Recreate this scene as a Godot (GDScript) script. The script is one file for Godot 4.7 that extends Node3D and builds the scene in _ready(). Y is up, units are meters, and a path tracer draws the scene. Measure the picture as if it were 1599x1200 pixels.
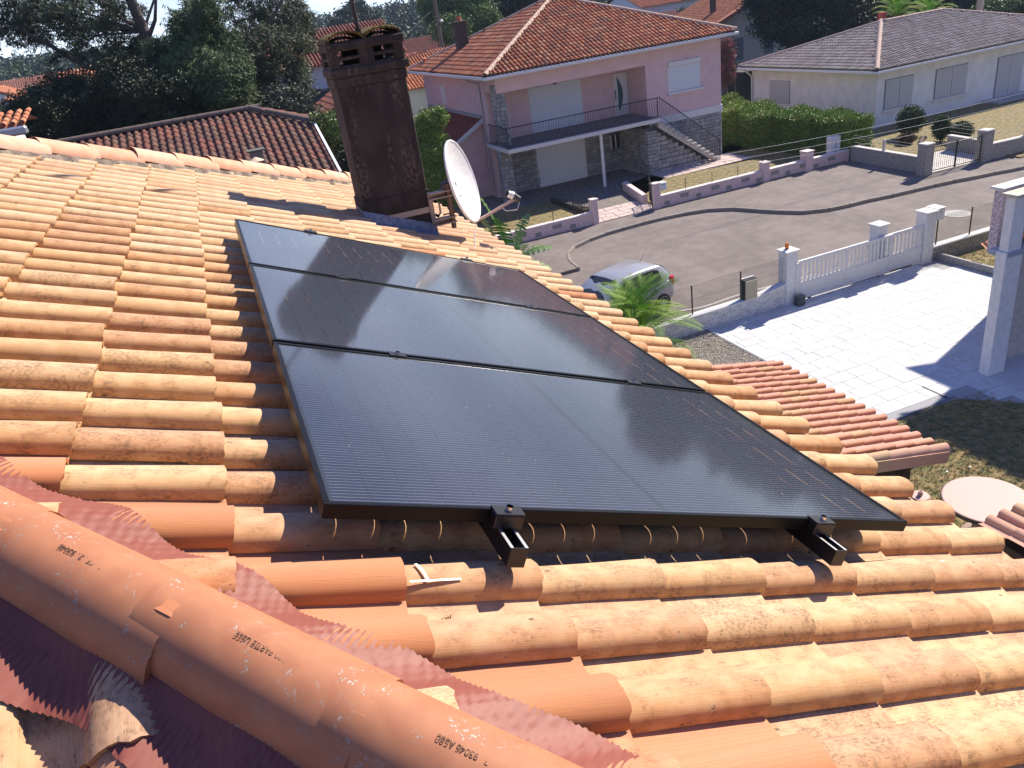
extends Node3D

const GROUND := -7.84
const SLOPE := 0.4105            # pitch of the house roof, radians
var rng := RandomNumberGenerator.new()
var used := {}
var ex := Vector3(cos(SLOPE), -sin(SLOPE), 0)   # down the slope of the roof face that carries the panels
var en := Vector3(sin(SLOPE), cos(SLOPE), 0)
var ew := Vector3(0, 0, 1)
var M := {}


# ---------------------------------------------------------------- mesh builder
class MB:
	var v := PackedVector3Array()
	var n := PackedVector3Array()
	var t := PackedVector2Array()
	var k := PackedColorArray()
	var i := PackedInt32Array()
	var col := Color.WHITE
	var xf := Transform3D()

	func pt(p: Vector3, nn: Vector3, uv := Vector2.ZERO) -> int:
		v.append(xf * p)
		n.append((xf.basis * nn).normalized())
		t.append(uv)
		k.append(col)
		return v.size() - 1

	func tri(a: Vector3, b: Vector3, c: Vector3) -> void:   # counter-clockwise seen from outside
		var nn := (b - a).cross(c - a).normalized()
		var s := pt(a, nn)
		pt(b, nn)
		pt(c, nn)
		i.append_array([s, s + 2, s + 1])

	func quad(a: Vector3, b: Vector3, c: Vector3, d: Vector3, u0 := Vector2.ZERO, u1 := Vector2.ONE) -> void:
		var nn := (b - a).cross(d - a)
		if nn.length_squared() < 1e-14:
			nn = (c - a).cross(d - a)
		nn = nn.normalized()
		var s := pt(a, nn, u0)
		pt(b, nn, Vector2(u1.x, u0.y))
		pt(c, nn, u1)
		pt(d, nn, Vector2(u0.x, u1.y))
		i.append_array([s, s + 2, s + 1, s, s + 3, s + 2])

	func poly(pts: Array) -> void:   # convex, counter-clockwise from outside
		for j in range(1, pts.size() - 1):
			tri(pts[0], pts[j], pts[j + 1])

	func box(lo: Vector3, hi: Vector3) -> void:
		var a := Vector3(lo.x, lo.y, hi.z)
		var b := Vector3(hi.x, lo.y, hi.z)
		var c := Vector3(hi.x, hi.y, hi.z)
		var d := Vector3(lo.x, hi.y, hi.z)
		var e := Vector3(lo.x, lo.y, lo.z)
		var f := Vector3(hi.x, lo.y, lo.z)
		var g := Vector3(hi.x, hi.y, lo.z)
		var h := Vector3(lo.x, hi.y, lo.z)
		quad(a, b, c, d)
		quad(f, e, h, g)
		quad(b, f, g, c)
		quad(e, a, d, h)
		quad(d, c, g, h)
		quad(e, f, b, a)

	func cbox(lo: Vector3, hi: Vector3, ch: float) -> void:  # box with chamfered edges
		var c := (lo + hi) * 0.5
		var h := (hi - lo) * 0.5
		ch = minf(ch, minf(h.x, minf(h.y, h.z)) * 0.45)
		var sg := [-1.0, 1.0]
		for ax in 3:
			var u := (ax + 1) % 3
			var w := (ax + 2) % 3
			for s in sg:
				var q := []
				for pr in [[-1, -1], [1, -1], [1, 1], [-1, 1]]:
					var p := Vector3.ZERO
					p[ax] = s * h[ax]
					p[u] = pr[0] * (h[u] - ch)
					p[w] = pr[1] * (h[w] - ch)
					q.append(c + p)
				if s < 0:
					q.reverse()
				quad(q[0], q[1], q[2], q[3])
			for s1 in sg:
				for s2 in sg:
					var a := Vector3.ZERO
					var b := Vector3.ZERO
					a[u] = s1 * h[u]
					a[w] = s2 * (h[w] - ch)
					b[u] = s1 * (h[u] - ch)
					b[w] = s2 * h[w]
					var a0 := a
					var b0 := b
					a[ax] = -(h[ax] - ch)
					b[ax] = a[ax]
					a0[ax] = h[ax] - ch
					b0[ax] = a0[ax]
					var out := Vector3.ZERO
					out[u] = s1
					out[w] = s2
					if (b - a).cross(a0 - a).dot(out) > 0:
						quad(c + a, c + b, c + b0, c + a0)
					else:
						quad(c + b, c + a, c + a0, c + b0)
		for sx in sg:
			for sy in sg:
				for sz in sg:
					var s := Vector3(sx, sy, sz)
					var a := c + Vector3(sx * h.x, sy * (h.y - ch), sz * (h.z - ch))
					var b := c + Vector3(sx * (h.x - ch), sy * h.y, sz * (h.z - ch))
					var d := c + Vector3(sx * (h.x - ch), sy * (h.y - ch), sz * h.z)
					if (b - a).cross(d - a).dot(s) > 0:
						tri(a, b, d)
					else:
						tri(b, a, d)

	func tube(path: Array, r0: float, r1 := -1.0, sides := 6, caps := true) -> void:
		if r1 < 0:
			r1 = r0
		var rings := []
		var up := Vector3.UP
		var m := path.size()
		for j in m:
			var d: Vector3 = (path[mini(j + 1, m - 1)] - path[maxi(j - 1, 0)]).normalized()
			var a := d.cross(up)
			if a.length() < 0.05:
				a = d.cross(Vector3.RIGHT)
			a = a.normalized()
			up = a.cross(d).normalized()
			var r := lerpf(r0, r1, float(j) / maxf(1, m - 1))
			var ring := []
			for s in sides:
				var an := TAU * s / sides
				var o := a * cos(an) + up * sin(an)
				ring.append(pt(path[j] + o * r, o, Vector2(float(s) / sides, j)))
			rings.append(ring)
		for j in m - 1:
			for s in sides:
				var a: int = rings[j][s]
				var b: int = rings[j][(s + 1) % sides]
				var c: int = rings[j + 1][(s + 1) % sides]
				var d: int = rings[j + 1][s]
				i.append_array([a, b, c, a, c, d])
		if caps:
			for e in [0, m - 1]:
				var d: Vector3 = (path[1] - path[0]).normalized() * -1.0 if e == 0 else (path[m - 1] - path[m - 2]).normalized()
				var cc := pt(path[e], d)
				var first := []
				for s in sides:
					first.append(pt(xf.affine_inverse() * v[rings[e][s]], d))
				for s in sides:
					if e == 0:
						i.append_array([cc, first[s], first[(s + 1) % sides]])
					else:
						i.append_array([cc, first[(s + 1) % sides], first[s]])

	func lathe(prof: Array, sides := 16, c := Vector3.ZERO) -> void:  # prof of Vector2(radius, height), from below upwards
		for j in prof.size() - 1:
			var p: Vector2 = prof[j]
			var q: Vector2 = prof[j + 1]
			var d := q - p
			if d.length() < 1e-6:
				continue
			var nr := Vector2(d.y, -d.x).normalized()
			for s in sides:
				var a := TAU * s / sides
				var b := TAU * (s + 1) / sides
				var va := Vector3(cos(a), 0, sin(a))
				var vb := Vector3(cos(b), 0, sin(b))
				var na := va * nr.x + Vector3.UP * nr.y
				var nb := vb * nr.x + Vector3.UP * nr.y
				var o := pt(c + va * p.x + Vector3.UP * p.y, na)
				pt(c + vb * p.x + Vector3.UP * p.y, nb)
				pt(c + vb * q.x + Vector3.UP * q.y, nb)
				pt(c + va * q.x + Vector3.UP * q.y, na)
				i.append_array([o, o + 1, o + 2, o, o + 2, o + 3])

	func grid(nu: int, nv: int, f: Callable, flip := false) -> void:  # smooth sheet f(u, v)
		var base := v.size()
		var pp := []
		for b in nv + 1:
			for a in nu + 1:
				pp.append(f.call(float(a) / nu, float(b) / nv))
		for b in nv + 1:
			for a in nu + 1:
				var du: Vector3 = pp[b * (nu + 1) + mini(a + 1, nu)] - pp[b * (nu + 1) + maxi(a - 1, 0)]
				var dv: Vector3 = pp[mini(b + 1, nv) * (nu + 1) + a] - pp[maxi(b - 1, 0) * (nu + 1) + a]
				var nn := du.cross(dv).normalized()
				pt(pp[b * (nu + 1) + a], -nn if flip else nn, Vector2(float(a) / nu, float(b) / nv))
		for b in nv:
			for a in nu:
				var q := base + b * (nu + 1) + a
				var r := q + nu + 1
				if flip:
					i.append_array([q, q + 1, r + 1, q, r + 1, r])
				else:
					i.append_array([q, r + 1, q + 1, q, r, r + 1])

	func prism(poly2: Array, lo: float, hi: float, ax := 1) -> void:  # simple polygon in the two other axes, drawn out along ax
		var pk := PackedVector2Array(poly2)
		if Geometry2D.is_polygon_clockwise(pk):
			pk.reverse()
		var tr := Geometry2D.triangulate_polygon(pk)
		var mk := func(p: Vector2, h: float) -> Vector3:
			return Vector3(p.x, h, -p.y) if ax == 1 else (Vector3(p.x, p.y, h) if ax == 2 else Vector3(h, p.y, -p.x))
		for j in range(0, tr.size(), 3):
			var a := pk[tr[j]]
			var b := pk[tr[j + 1]]
			var c := pk[tr[j + 2]]
			if (b - a).cross(c - a) < 0:
				var z := b
				b = c
				c = z
			tri(mk.call(a, hi), mk.call(b, hi), mk.call(c, hi))
			tri(mk.call(a, lo), mk.call(c, lo), mk.call(b, lo))
		for j in pk.size():
			var a := pk[j]
			var b := pk[(j + 1) % pk.size()]
			quad(mk.call(a, lo), mk.call(b, lo), mk.call(b, hi), mk.call(a, hi))

	func mesh() -> ArrayMesh:
		var arr := []
		arr.resize(Mesh.ARRAY_MAX)
		arr[Mesh.ARRAY_VERTEX] = v
		arr[Mesh.ARRAY_NORMAL] = n
		arr[Mesh.ARRAY_TEX_UV] = t
		arr[Mesh.ARRAY_COLOR] = k
		arr[Mesh.ARRAY_INDEX] = i
		var m := ArrayMesh.new()
		m.add_surface_from_arrays(Mesh.PRIMITIVE_TRIANGLES, arr)
		return m


# ---------------------------------------------------------------- things, parts, labels
func numbered(called: String) -> String:
	var c: int = used.get(called, -1) + 1
	used[called] = c
	return called if c == 0 else "%s_%03d" % [called, c]

func tag(o: Node, label: String, category: String, group := "", kind := "") -> Node:
	o.set_meta("label", label)
	if category:
		o.set_meta("category", category)
	if group:
		o.set_meta("group", group)
	if kind:
		o.set_meta("kind", kind)
	return o

func thing(called: String, label: String, category: String, at := Vector3.ZERO, turn := 0.0, group := "") -> Node3D:
	var o := Node3D.new()
	o.name = numbered(called)
	add_child(o)
	o.position = at
	o.rotation.y = turn
	tag(o, label, category, group)
	return o

func put(called: String, m: Mesh, material: Material, parent: Node = null) -> MeshInstance3D:
	var o := MeshInstance3D.new()
	o.mesh = m
	o.material_override = material
	if parent == null:
		o.name = numbered(called)
		add_child(o)
	else:
		o.name = called
		parent.add_child(o, true)
	return o

func obj(called: String, mb: MB, material: Material, parent: Node = null) -> MeshInstance3D:
	return put(called, mb.mesh(), material, parent)

func struct(called: String, mb: MB, material: Material) -> MeshInstance3D:
	var o := obj(called, mb, material)
	o.set_meta("kind", "structure")
	return o

func multi(called: String, m: Mesh, material: Material, xs: Array, cols: Array, parent: Node) -> MultiMeshInstance3D:
	var mm := MultiMesh.new()
	mm.transform_format = MultiMesh.TRANSFORM_3D
	mm.use_colors = cols.size() > 0
	mm.mesh = m
	mm.instance_count = xs.size()
	for j in xs.size():
		mm.set_instance_transform(j, xs[j])
		if cols.size():
			mm.set_instance_color(j, cols[j])
	var o := MultiMeshInstance3D.new()
	o.multimesh = mm
	o.material_override = material
	if parent == null:
		o.name = numbered(called)
		add_child(o)
	else:
		o.name = called
		parent.add_child(o, true)
	o.set_meta("kind", "stuff")
	return o

func boxed(called: String, lo: Vector3, hi: Vector3, material: Material, parent: Node, ch := 0.0) -> MeshInstance3D:
	var b := MB.new()
	if ch > 0:
		b.cbox(lo, hi, ch)
	else:
		b.box(lo, hi)
	return obj(called, b, material, parent)

func rr(a: float, b: float) -> float:
	return rng.randf_range(a, b)


# ---------------------------------------------------------------- materials
func lin(r: float, g: float, b: float, a := 1.0) -> Color:
	var c := Color(r, g, b).linear_to_srgb()
	c.a = a
	return c

func mat(r: float, g: float, b: float, rough := 0.8, metal := 0.0) -> StandardMaterial3D:
	var m := StandardMaterial3D.new()
	m.albedo_color = lin(r, g, b)
	m.roughness = rough
	m.metallic = metal
	return m

func noise(freq: float, sd: int, oct := 4, type := FastNoiseLite.TYPE_SIMPLEX_SMOOTH) -> FastNoiseLite:
	var f := FastNoiseLite.new()
	f.noise_type = type
	f.frequency = freq
	f.seed = sd
	f.fractal_octaves = oct
	return f

func ntex(freq: float, sd: int, ramp: Array, oct := 4, size := 512) -> NoiseTexture2D:  # ramp of [offset, Color]
	var t := NoiseTexture2D.new()
	t.width = size
	t.height = size
	t.seamless = true
	t.noise = noise(freq, sd, oct)
	if ramp.size():
		var g := Gradient.new()
		var off := PackedFloat32Array()
		var cl := PackedColorArray()
		for r in ramp:
			off.append(r[0])
			cl.append(r[1])
		g.offsets = off
		g.colors = cl
		t.color_ramp = g
	return t

# a surface whose colour wanders between two tones, laid on by place in the world
func nmat(c0: Color, c1: Color, scale: Vector3, rough := 0.85, freq := 0.012, sd := 1, bump: Texture2D = null, relief := 0.4) -> StandardMaterial3D:
	var m := StandardMaterial3D.new()
	m.albedo_texture = ntex(freq, sd, [[0.25, c0], [0.75, c1]], 5)
	m.uv1_triplanar = true
	m.uv1_world_triplanar = true
	m.uv1_scale = scale
	m.roughness = rough
	if bump:
		m.heightmap_enabled = true
		m.heightmap_texture = bump
		m.heightmap_scale = relief
	return m


# ---------------------------------------------------------------- roof tiles
# One interlocking canal tile: x runs down the slope to the lower end at 0, y is up from the roof plane, z runs across, from its flat channel to the near lip of its roll at 0.
func tile_profile() -> Array:
	var q := [Vector2(-0.221, 0.014), Vector2(-0.203, 0.004), Vector2(-0.172, -0.001), Vector2(-0.138, 0.000), Vector2(-0.122, 0.006)]
	for j in 13:
		var a := PI * j / 12.0
		q.append(Vector2(-0.058 - 0.057 * cos(a), 0.017 + 0.044 * pow(sin(a), 0.85) - 0.006 * (1.0 - j / 12.0)))
	return q

func tile_mesh(sd: int, length := 0.40) -> ArrayMesh:
	var g := RandomNumberGenerator.new()
	g.seed = sd
	var prof := tile_profile()
	var ph := g.randf() * 6.0
	var am := g.randf_range(0.0008, 0.0022)
	var chip := []
	for j in prof.size():
		chip.append(g.randf_range(-0.0035, 0.003))
	var m := MB.new()
	var at := func(j: int, e: float, drop: float) -> Vector3:  # e: 0 upper end, 1 lower end
		var p: Vector2 = prof[j]
		var wide := lerpf(0.93, 1.05, e) if j >= 4 else 1.0
		var z := -0.058 + (p.x + 0.058) * wide
		return Vector3(-length * (1.0 - e) + (chip[j] if e > 0.99 else 0.0), p.y * lerpf(0.94, 1.04, e) + 0.017 * e + am * sin(ph + p.x * 40.0 + e * 3.0) - drop, z)
	var np := prof.size() - 1
	m.grid(np, 2, func(u, v): return at.call(roundi(u * np), v, 0.0))
	for j in m.k.size():      # untinted up to the crest, then more orange towards the near lip
		var f: float = m.t[j].x * np
		m.k[j] = Color(1, 1, 1).lerp(Color(1.0, 0.80, 0.55), clampf((f - 10.5) / 5.0, 0.0, 1.0))
	m.col = Color(1.0, 0.80, 0.55)
	for j in np:      # the thick lower end
		m.quad(at.call(j, 1.0, 0.012), at.call(j, 1.0, 0.0), at.call(j + 1, 1.0, 0.0), at.call(j + 1, 1.0, 0.012))
	# lip along the near side of the roll and the hollow inside it
	for e in 2:
		var a0 := e * 0.5
		var a1 := a0 + 0.5
		m.quad(at.call(np, a0, 0.012), at.call(np, a1, 0.012), at.call(np, a1, 0.0), at.call(np, a0, 0.0))
		m.quad(at.call(np - 2, a0, 0.012) + Vector3(0, 0, -0.008), at.call(np - 2, a1, 0.012) + Vector3(0, 0, -0.008), at.call(np, a1, 0.012), at.call(np, a0, 0.012))
	return m.mesh()

# cut a mesh, in its own axes, to the side of planes where normal.dot(p) > d
func cut(src: ArrayMesh, planes: Array) -> ArrayMesh:
	var a := src.surface_get_arrays(0)
	var vs: PackedVector3Array = a[Mesh.ARRAY_VERTEX]
	var ns: PackedVector3Array = a[Mesh.ARRAY_NORMAL]
	var ks: PackedColorArray = a[Mesh.ARRAY_COLOR]
	var ix: PackedInt32Array = a[Mesh.ARRAY_INDEX]
	var m := MB.new()
	for q in range(0, ix.size(), 3):
		var p := []
		for c in 3:
			p.append([vs[ix[q + c]], ns[ix[q + c]], ks[ix[q + c]]])
		for pl: Plane in planes:
			var r := []
			for c in p.size():
				var x = p[c]
				var y = p[(c + 1) % p.size()]
				var dx: float = pl.distance_to(x[0])
				var dy: float = pl.distance_to(y[0])
				if dx >= 0:
					r.append(x)
				if (dx >= 0) != (dy >= 0):
					var f := dx / (dx - dy)
					r.append([x[0].lerp(y[0], f), x[1].lerp(y[1], f), x[2].lerp(y[2], f)])
			p = r
			if p.size() < 3:
				break
		if p.size() >= 3:
			var s := m.v.size()
			for x in p:
				m.col = x[2]
				m.pt(x[0], x[1])
			for c in range(1, p.size() - 1):
				m.i.append_array([s, s + c, s + c + 1])
	return m.mesh() if m.i.size() else null

# half-round tile for hips and ridges: x runs to the lower end at 0, y up, z across
func cap_mesh(length: float, r: float, sd := 0, thick := 0.013, sides := 14) -> ArrayMesh:
	var g := RandomNumberGenerator.new()
	g.seed = sd + 77
	var m := MB.new()
	var chip := []
	for j in sides + 1:
		chip.append(g.randf_range(-0.003, 0.003))
	var at := func(u: float, v: float, d: float) -> Vector3:
		var a := PI * (u * 1.06 - 0.03)
		var rad := r * lerpf(0.88, 1.05, v) - d
		return Vector3(-length * (1.0 - v) + (chip[roundi(u * sides)] if v > 0.99 else 0.0), rad * sin(a) * 1.0, -rad * cos(a))
	m.grid(sides, 3, func(u, v): return at.call(u, v, 0.0))
	for j in sides:
		var u0 := float(j) / sides
		var u1 := float(j + 1) / sides
		m.quad(at.call(u0, 1.0, thick), at.call(u0, 1.0, 0.0), at.call(u1, 1.0, 0.0), at.call(u1, 1.0, thick))
	for v in 3:
		var v0 := v / 3.0
		var v1 := (v + 1) / 3.0
		m.quad(at.call(1.0, v0, thick), at.call(1.0, v1, thick), at.call(1.0, v1, 0.0), at.call(1.0, v0, 0.0))
		m.quad(at.call(0.0, v0, 0.0), at.call(0.0, v1, 0.0), at.call(0.0, v1, thick), at.call(0.0, v0, thick))
	m.grid(sides, 1, func(u, v): return at.call(u, v, thick), true)
	return m.mesh()

# stains: a thin veil of dirt, pale dust, and lichen dots gathered in patches; an RGBA picture laid over the fired clay
func stain_image(sd: int, dark: float, dust: float, tone: Color, size := 512) -> ImageTexture:
	var a := noise(0.010, sd, 4).get_seamless_image(size, size).get_data()
	var b := noise(0.06, sd + 1, 4).get_seamless_image(size, size).get_data()
	var out := PackedByteArray()
	out.resize(size * size * 4)
	var veil := PackedFloat32Array()
	veil.resize(size * size)
	for j in size * size:
		var p := a[j] / 255.0
		var q := b[j] / 255.0
		var al := clampf((p - 0.60 + dark * 0.35) * 3.2, 0.0, 1.0) * clampf(0.25 + (q - 0.40) * 2.4, 0.0, 1.0)
		veil[j] = al
		var r := tone.r
		var g := tone.g
		var bl := tone.b
		al *= 0.48
		var du := clampf((0.52 - p) * 3.0, 0.0, 1.0) * dust * clampf(0.5 + q, 0.0, 1.0)
		if du > al:
			r = 0.93
			g = 0.83
			bl = 0.66
			al = du
		out[j * 4] = int(r * 255)
		out[j * 4 + 1] = int(g * 255)
		out[j * 4 + 2] = int(bl * 255)
		out[j * 4 + 3] = int(clampf(al, 0.0, 0.9) * 255)
	var dots := RandomNumberGenerator.new()
	dots.seed = sd
	for k in int(5200 + 9000 * dark):
		var cx := dots.randi() % size
		var cy := dots.randi() % size
		if dots.randf() > 0.10 + 1.1 * veil[cy * size + cx]:
			continue
		var rad := 0.6 + 2.3 * pow(dots.randf(), 3.5)
		if dots.randf() < 0.015:
			rad *= 2.6
		var grey := dots.randf() < 0.18
		var str := dots.randf_range(0.45, 0.95)
		var el := dots.randf_range(0.6, 1.0)
		for y in range(-ceili(rad), ceili(rad) + 1):
			for x in range(-ceili(rad), ceili(rad) + 1):
				var d := sqrt(x * x * el * el + y * y / (el * el))
				if d < rad:
					var j := (posmod(cy + y, size) * size + posmod(cx + x, size)) * 4
					var f := clampf((rad - d) * 1.4, 0.0, 1.0) * str
					out[j] = int(lerpf(tone.r * 0.62, 0.50, 0.7 if grey else 0.0) * 255)
					out[j + 1] = int(lerpf(tone.g * 0.60, 0.46, 0.7 if grey else 0.0) * 255)
					out[j + 2] = int(lerpf(tone.b * 0.60, 0.41, 0.7 if grey else 0.0) * 255)
					out[j + 3] = maxi(out[j + 3], int(f * 235))
	return ImageTexture.create_from_image(Image.create_from_data(size, size, false, Image.FORMAT_RGBA8, out))

func clay(r: float, g: float, b: float, stain: Texture2D, grooves: Texture2D, relief: float, off: Vector3, instanced := false) -> StandardMaterial3D:
	var m := mat(r, g, b, 0.88)
	m.albedo_texture = M.lines
	m.uv1_triplanar = true
	m.uv1_scale = Vector3(1.0, 9, 9)
	m.uv1_offset = off
	m.heightmap_enabled = true
	m.heightmap_texture = grooves
	m.heightmap_scale = relief
	if stain:
		m.detail_enabled = true
		m.detail_albedo = stain
		m.detail_uv_layer = BaseMaterial3D.DETAIL_UV_2
		m.uv2_triplanar = true
		m.uv2_scale = Vector3(2.0, 3.0, 3.0)
		m.uv2_offset = off * 1.7
	m.vertex_color_use_as_albedo = true
	return m

func face_xf(o: Vector3, d: Vector3, nn: Vector3, w: Vector3) -> Transform3D:
	return Transform3D(Basis(d, nn, w), o)

# Lay tiles over a roof face. xf: origin and axes (down, normal, across). keep: planes in world space. Returns [transform, inside] for every place.
func lay(xf: Transform3D, rows: Array, z0: float, pitch: float, ends: Array, keep: Array, length := 0.40, tilt := 1.0) -> Array:
	var r := []
	for k in range(rows[0], rows[1] + 1):
		var wob := rr(-0.004, 0.004)
		for e in ends:
			var l := Transform3D(Basis.from_euler(Vector3(0, rr(-0.009, 0.009) * tilt, rr(-0.006, 0.006) * tilt)), Vector3(e + rr(-0.010, 0.010) * tilt, rr(0.0, 0.004) * tilt, z0 + pitch * k + wob + rr(-0.003, 0.003) * tilt))
			var t := xf * l
			var hit := 0
			var out := false
			for pl: Plane in keep:
				var lo := 1e9
				var hi := -1e9
				for c in [Vector3(0, 0, 0.01), Vector3(-length, 0, 0.01), Vector3(0, 0, -0.215), Vector3(-length, 0, -0.215)]:
					var dd := pl.distance_to(t * c)
					lo = minf(lo, dd)
					hi = maxf(hi, dd)
				if hi <= 0.0:
					out = true
				elif lo < 0.0:
					hit += 1
			if not out:
				r.append([t, hit])
	return r

func seen_at(p: Vector3) -> Vector3:  # where the photograph has it: x, y in 0..1, z the distance
	var q: Vector3 = cam.transform.affine_inverse() * p
	if q.z > -0.15:
		return Vector3(-9, -9, q.length())
	var f := 0.5 / tan(deg_to_rad(cam.fov) * 0.5)
	return Vector3(0.5 + f * q.x / -q.z * 0.75, 0.5 - f * q.y / -q.z, q.length())

func in_view(p: Vector3, pad := 0.06) -> bool:
	var s := seen_at(p)
	return s.x > -pad and s.x < 1.0 + pad and s.y > -pad and s.y < 1.0 + pad

var cam: Camera3D
const BASE := 0.179               # the roof plane lies this far under the plane of the panels
const HIP := 0.52                # near hip: z = x + HIP
const FAR_HIP := 6.1             # far hip: z = -x - FAR_HIP

func roof_y(x: float, z: float) -> float:   # height of the roof plane of our house
	var yb := -BASE / cos(SLOPE)
	return minf(minf(yb - x * tan(SLOPE), yb - (z - HIP) * tan(SLOPE)), yb + (z + FAR_HIP) * tan(SLOPE))

func our_house() -> void:
	var h := thing("tiled_house", "house under the viewer with ochre canal-tile hip roof, tall brown chimney and red flashing", "house")
	var grooves = groove_image()
	M.grain = ntex(0.05, 12, [[0.2, Color(0.86, 0.86, 0.86)], [0.8, Color(1, 1, 1)]], 3, 512)
	M.lines = groove_image()
	var st := [stain_image(3, 0.50, 0.15, Color(0.27, 0.20, 0.15)), stain_image(17, 0.95, 0.10, Color(0.22, 0.16, 0.13)), stain_image(29, 0.22, 0.18, Color(0.31, 0.24, 0.18))]
	var tones := [[0.56, 0.365, 0.205], [0.60, 0.40, 0.235], [0.54, 0.325, 0.18], [0.58, 0.40, 0.25], [0.62, 0.43, 0.26], [0.53, 0.32, 0.195]]
	var ochre := []
	for j in 18:
		var c = tones[j % 6]
		ochre.append(clay(c[0], c[1], c[2], st[[0, 2, 0, 1, 2, 0][(j * 5 + j / 6) % 6]], grooves, 0.11, Vector3(j * 0.37, j * 0.61, j * 0.23)))
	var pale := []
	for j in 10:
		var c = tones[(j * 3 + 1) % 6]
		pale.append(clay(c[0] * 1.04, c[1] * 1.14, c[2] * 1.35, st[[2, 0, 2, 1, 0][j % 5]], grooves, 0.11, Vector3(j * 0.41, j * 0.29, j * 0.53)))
	var salmon := []
	for j in 5:
		salmon.append(clay(0.46 + 0.02 * j, 0.215 + 0.009 * j, 0.112 + 0.006 * j, st[2] if j % 2 else null, grooves, 0.05, Vector3(j * 0.3, j * 0.2, j * 0.7)))
	M.ochre = ochre
	M.salmon = salmon
	M.grooves = grooves
	M.stains = st
	var tiles := []
	for j in 5:
		tiles.append(tile_mesh(100 + j))
	M.tiles = tiles

	# the two faces in the picture
	var yb := -BASE / cos(SLOPE)
	var fa := face_xf(en * -BASE, ex, en, ew)
	var fb := face_xf(Vector3(0, yb, HIP), Vector3(0, -sin(SLOPE), cos(SLOPE)), Vector3(0, cos(SLOPE), sin(SLOPE)), Vector3(-1, 0, 0))
	var near_a := Plane(Vector3(1, 0, -1).normalized(), -HIP / sqrt(2.0) + 0.012)
	var far_a := Plane(Vector3(1, 0, 1).normalized(), -FAR_HIP / sqrt(2.0) + 0.02)
	var near_b := Plane(Vector3(-1, 0, 1).normalized(), HIP / sqrt(2.0) + 0.012)
	var ea := []
	for j in range(-11, 7):
		ea.append(0.164 + 0.327 * j)
	ea.append(2.425)
	var eb := []
	for j in range(-9, 8):
		eb.append(0.14 + 0.327 * j)
	# keep the chimney clear
	var all := []
	for q in lay(fa, [-43, 13], 0.120, 0.196, ea, [near_a, far_a]):
		all.append([q[0], q[1], [near_a, far_a], true])
	for q in lay(fb, [-14, 20], 0.06, 0.196, eb, [near_b]):
		all.append([q[0], q[1], [near_b], false])
	var few := []
	var rest := []
	for q in all:
		var c: Vector3 = q[0] * Vector3(-0.2, 0.05, -0.1)
		if c.x > 1.03 and c.x < 1.47 and c.z > -5.34 and c.z < -4.86:
			continue
		if in_view(c, 0.12) and not (c.y < roof_y(c.x, c.z) - 0.2):
			few.append([c.distance_to(cam.position), q])
		elif q[1] == 0:
			rest.append(q)
	few.sort_custom(func(a, b): return a[0] < b[0])
	var many := []
	var cols := []
	var made := 0
	for f in few:
		var q = f[1]
		var t: Transform3D = q[0]
		var c: Vector3 = t * Vector3(-0.2, 0.05, -0.1)
		var which: int = rng.randi() % 5
		var to_hip := absf(c.z - c.x - HIP) / sqrt(2.0)
		var m: Material
		if (q[3] and to_hip < 0.31 and rng.randf() < 0.75) or (not q[3] and rng.randf() < 0.4) or rng.randf() < 0.025:
			m = salmon[rng.randi() % 5]
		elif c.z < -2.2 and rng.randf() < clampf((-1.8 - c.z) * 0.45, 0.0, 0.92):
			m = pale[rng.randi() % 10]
		else:
			m = ochre[rng.randi() % 18]
		if made >= 296:
			if q[1] == 0:
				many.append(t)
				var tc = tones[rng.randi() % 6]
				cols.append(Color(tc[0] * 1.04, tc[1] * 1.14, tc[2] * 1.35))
			else:
				var cm := cut(tiles[which], local_planes(t, q[2]))
				if cm:
					var cl := put("roof_tile_end", cm, m, h)
					cl.transform = t
			continue
		var me: Mesh = tiles[which]
		if q[1] > 0:
			me = cut(tiles[which], local_planes(t, q[2]))
			if me == null:
				continue
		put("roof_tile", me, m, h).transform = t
		made += 1
	for q in rest:
		many.append(q[0])
		var tc = tones[rng.randi() % 6]
		cols.append(Color(tc[0], tc[1] * 1.05, tc[2] * 1.15))
	multi("roof_tile_field", tiles[0], clay(1, 1, 1, st[2], grooves, 0.10, Vector3(0.1, 0.5, 0.9), true), many, cols, h)

	# deck under the tiles on all four sides, walls, gutter
	var half := 2.21 - -3.31
	var ap := Vector3(-3.31, roof_y(-3.31, -2.79) - 0.03, -2.79)
	var ey := roof_y(2.21, -2.79) - 0.03
	var c0 := Vector3(ap.x + half, ey, ap.z + half)
	var c1 := Vector3(ap.x + half, ey, ap.z - half)
	var c2 := Vector3(ap.x - half, ey, ap.z - half)
	var c3 := Vector3(ap.x - half, ey, ap.z + half)
	var d := MB.new()
	d.tri(c0, c1, ap)
	d.tri(c1, c2, ap)
	d.tri(c2, c3, ap)
	d.tri(c3, c0, ap)
	d.quad(c0, c3, c2, c1)
	obj("roof_deck", d, mat(0.33, 0.16, 0.09, 0.95), h)
	boxed("wall", Vector3(ap.x - half + 0.5, GROUND - 0.2, ap.z - half + 0.5), Vector3(ap.x + half - 0.5, ey - 0.06, ap.z + half - 0.5), M.render_white, h)
	var gt := MB.new()
	gt.grid(10, 1, func(u, v): return Vector3(2.18 - 0.06 * cos(PI * u), ey - 0.03 - 0.06 * sin(PI * u), lerpf(c1.z, c0.z, v)), true)
	gt.tube([Vector3(2.24, ey - 0.03, c1.z), Vector3(2.24, ey - 0.03, c0.z)], 0.008, -1, 6)
	obj("gutter", gt, mat(0.30, 0.31, 0.32, 0.45, 0.4), h)

	hips(h)
	chimney(h)

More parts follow.
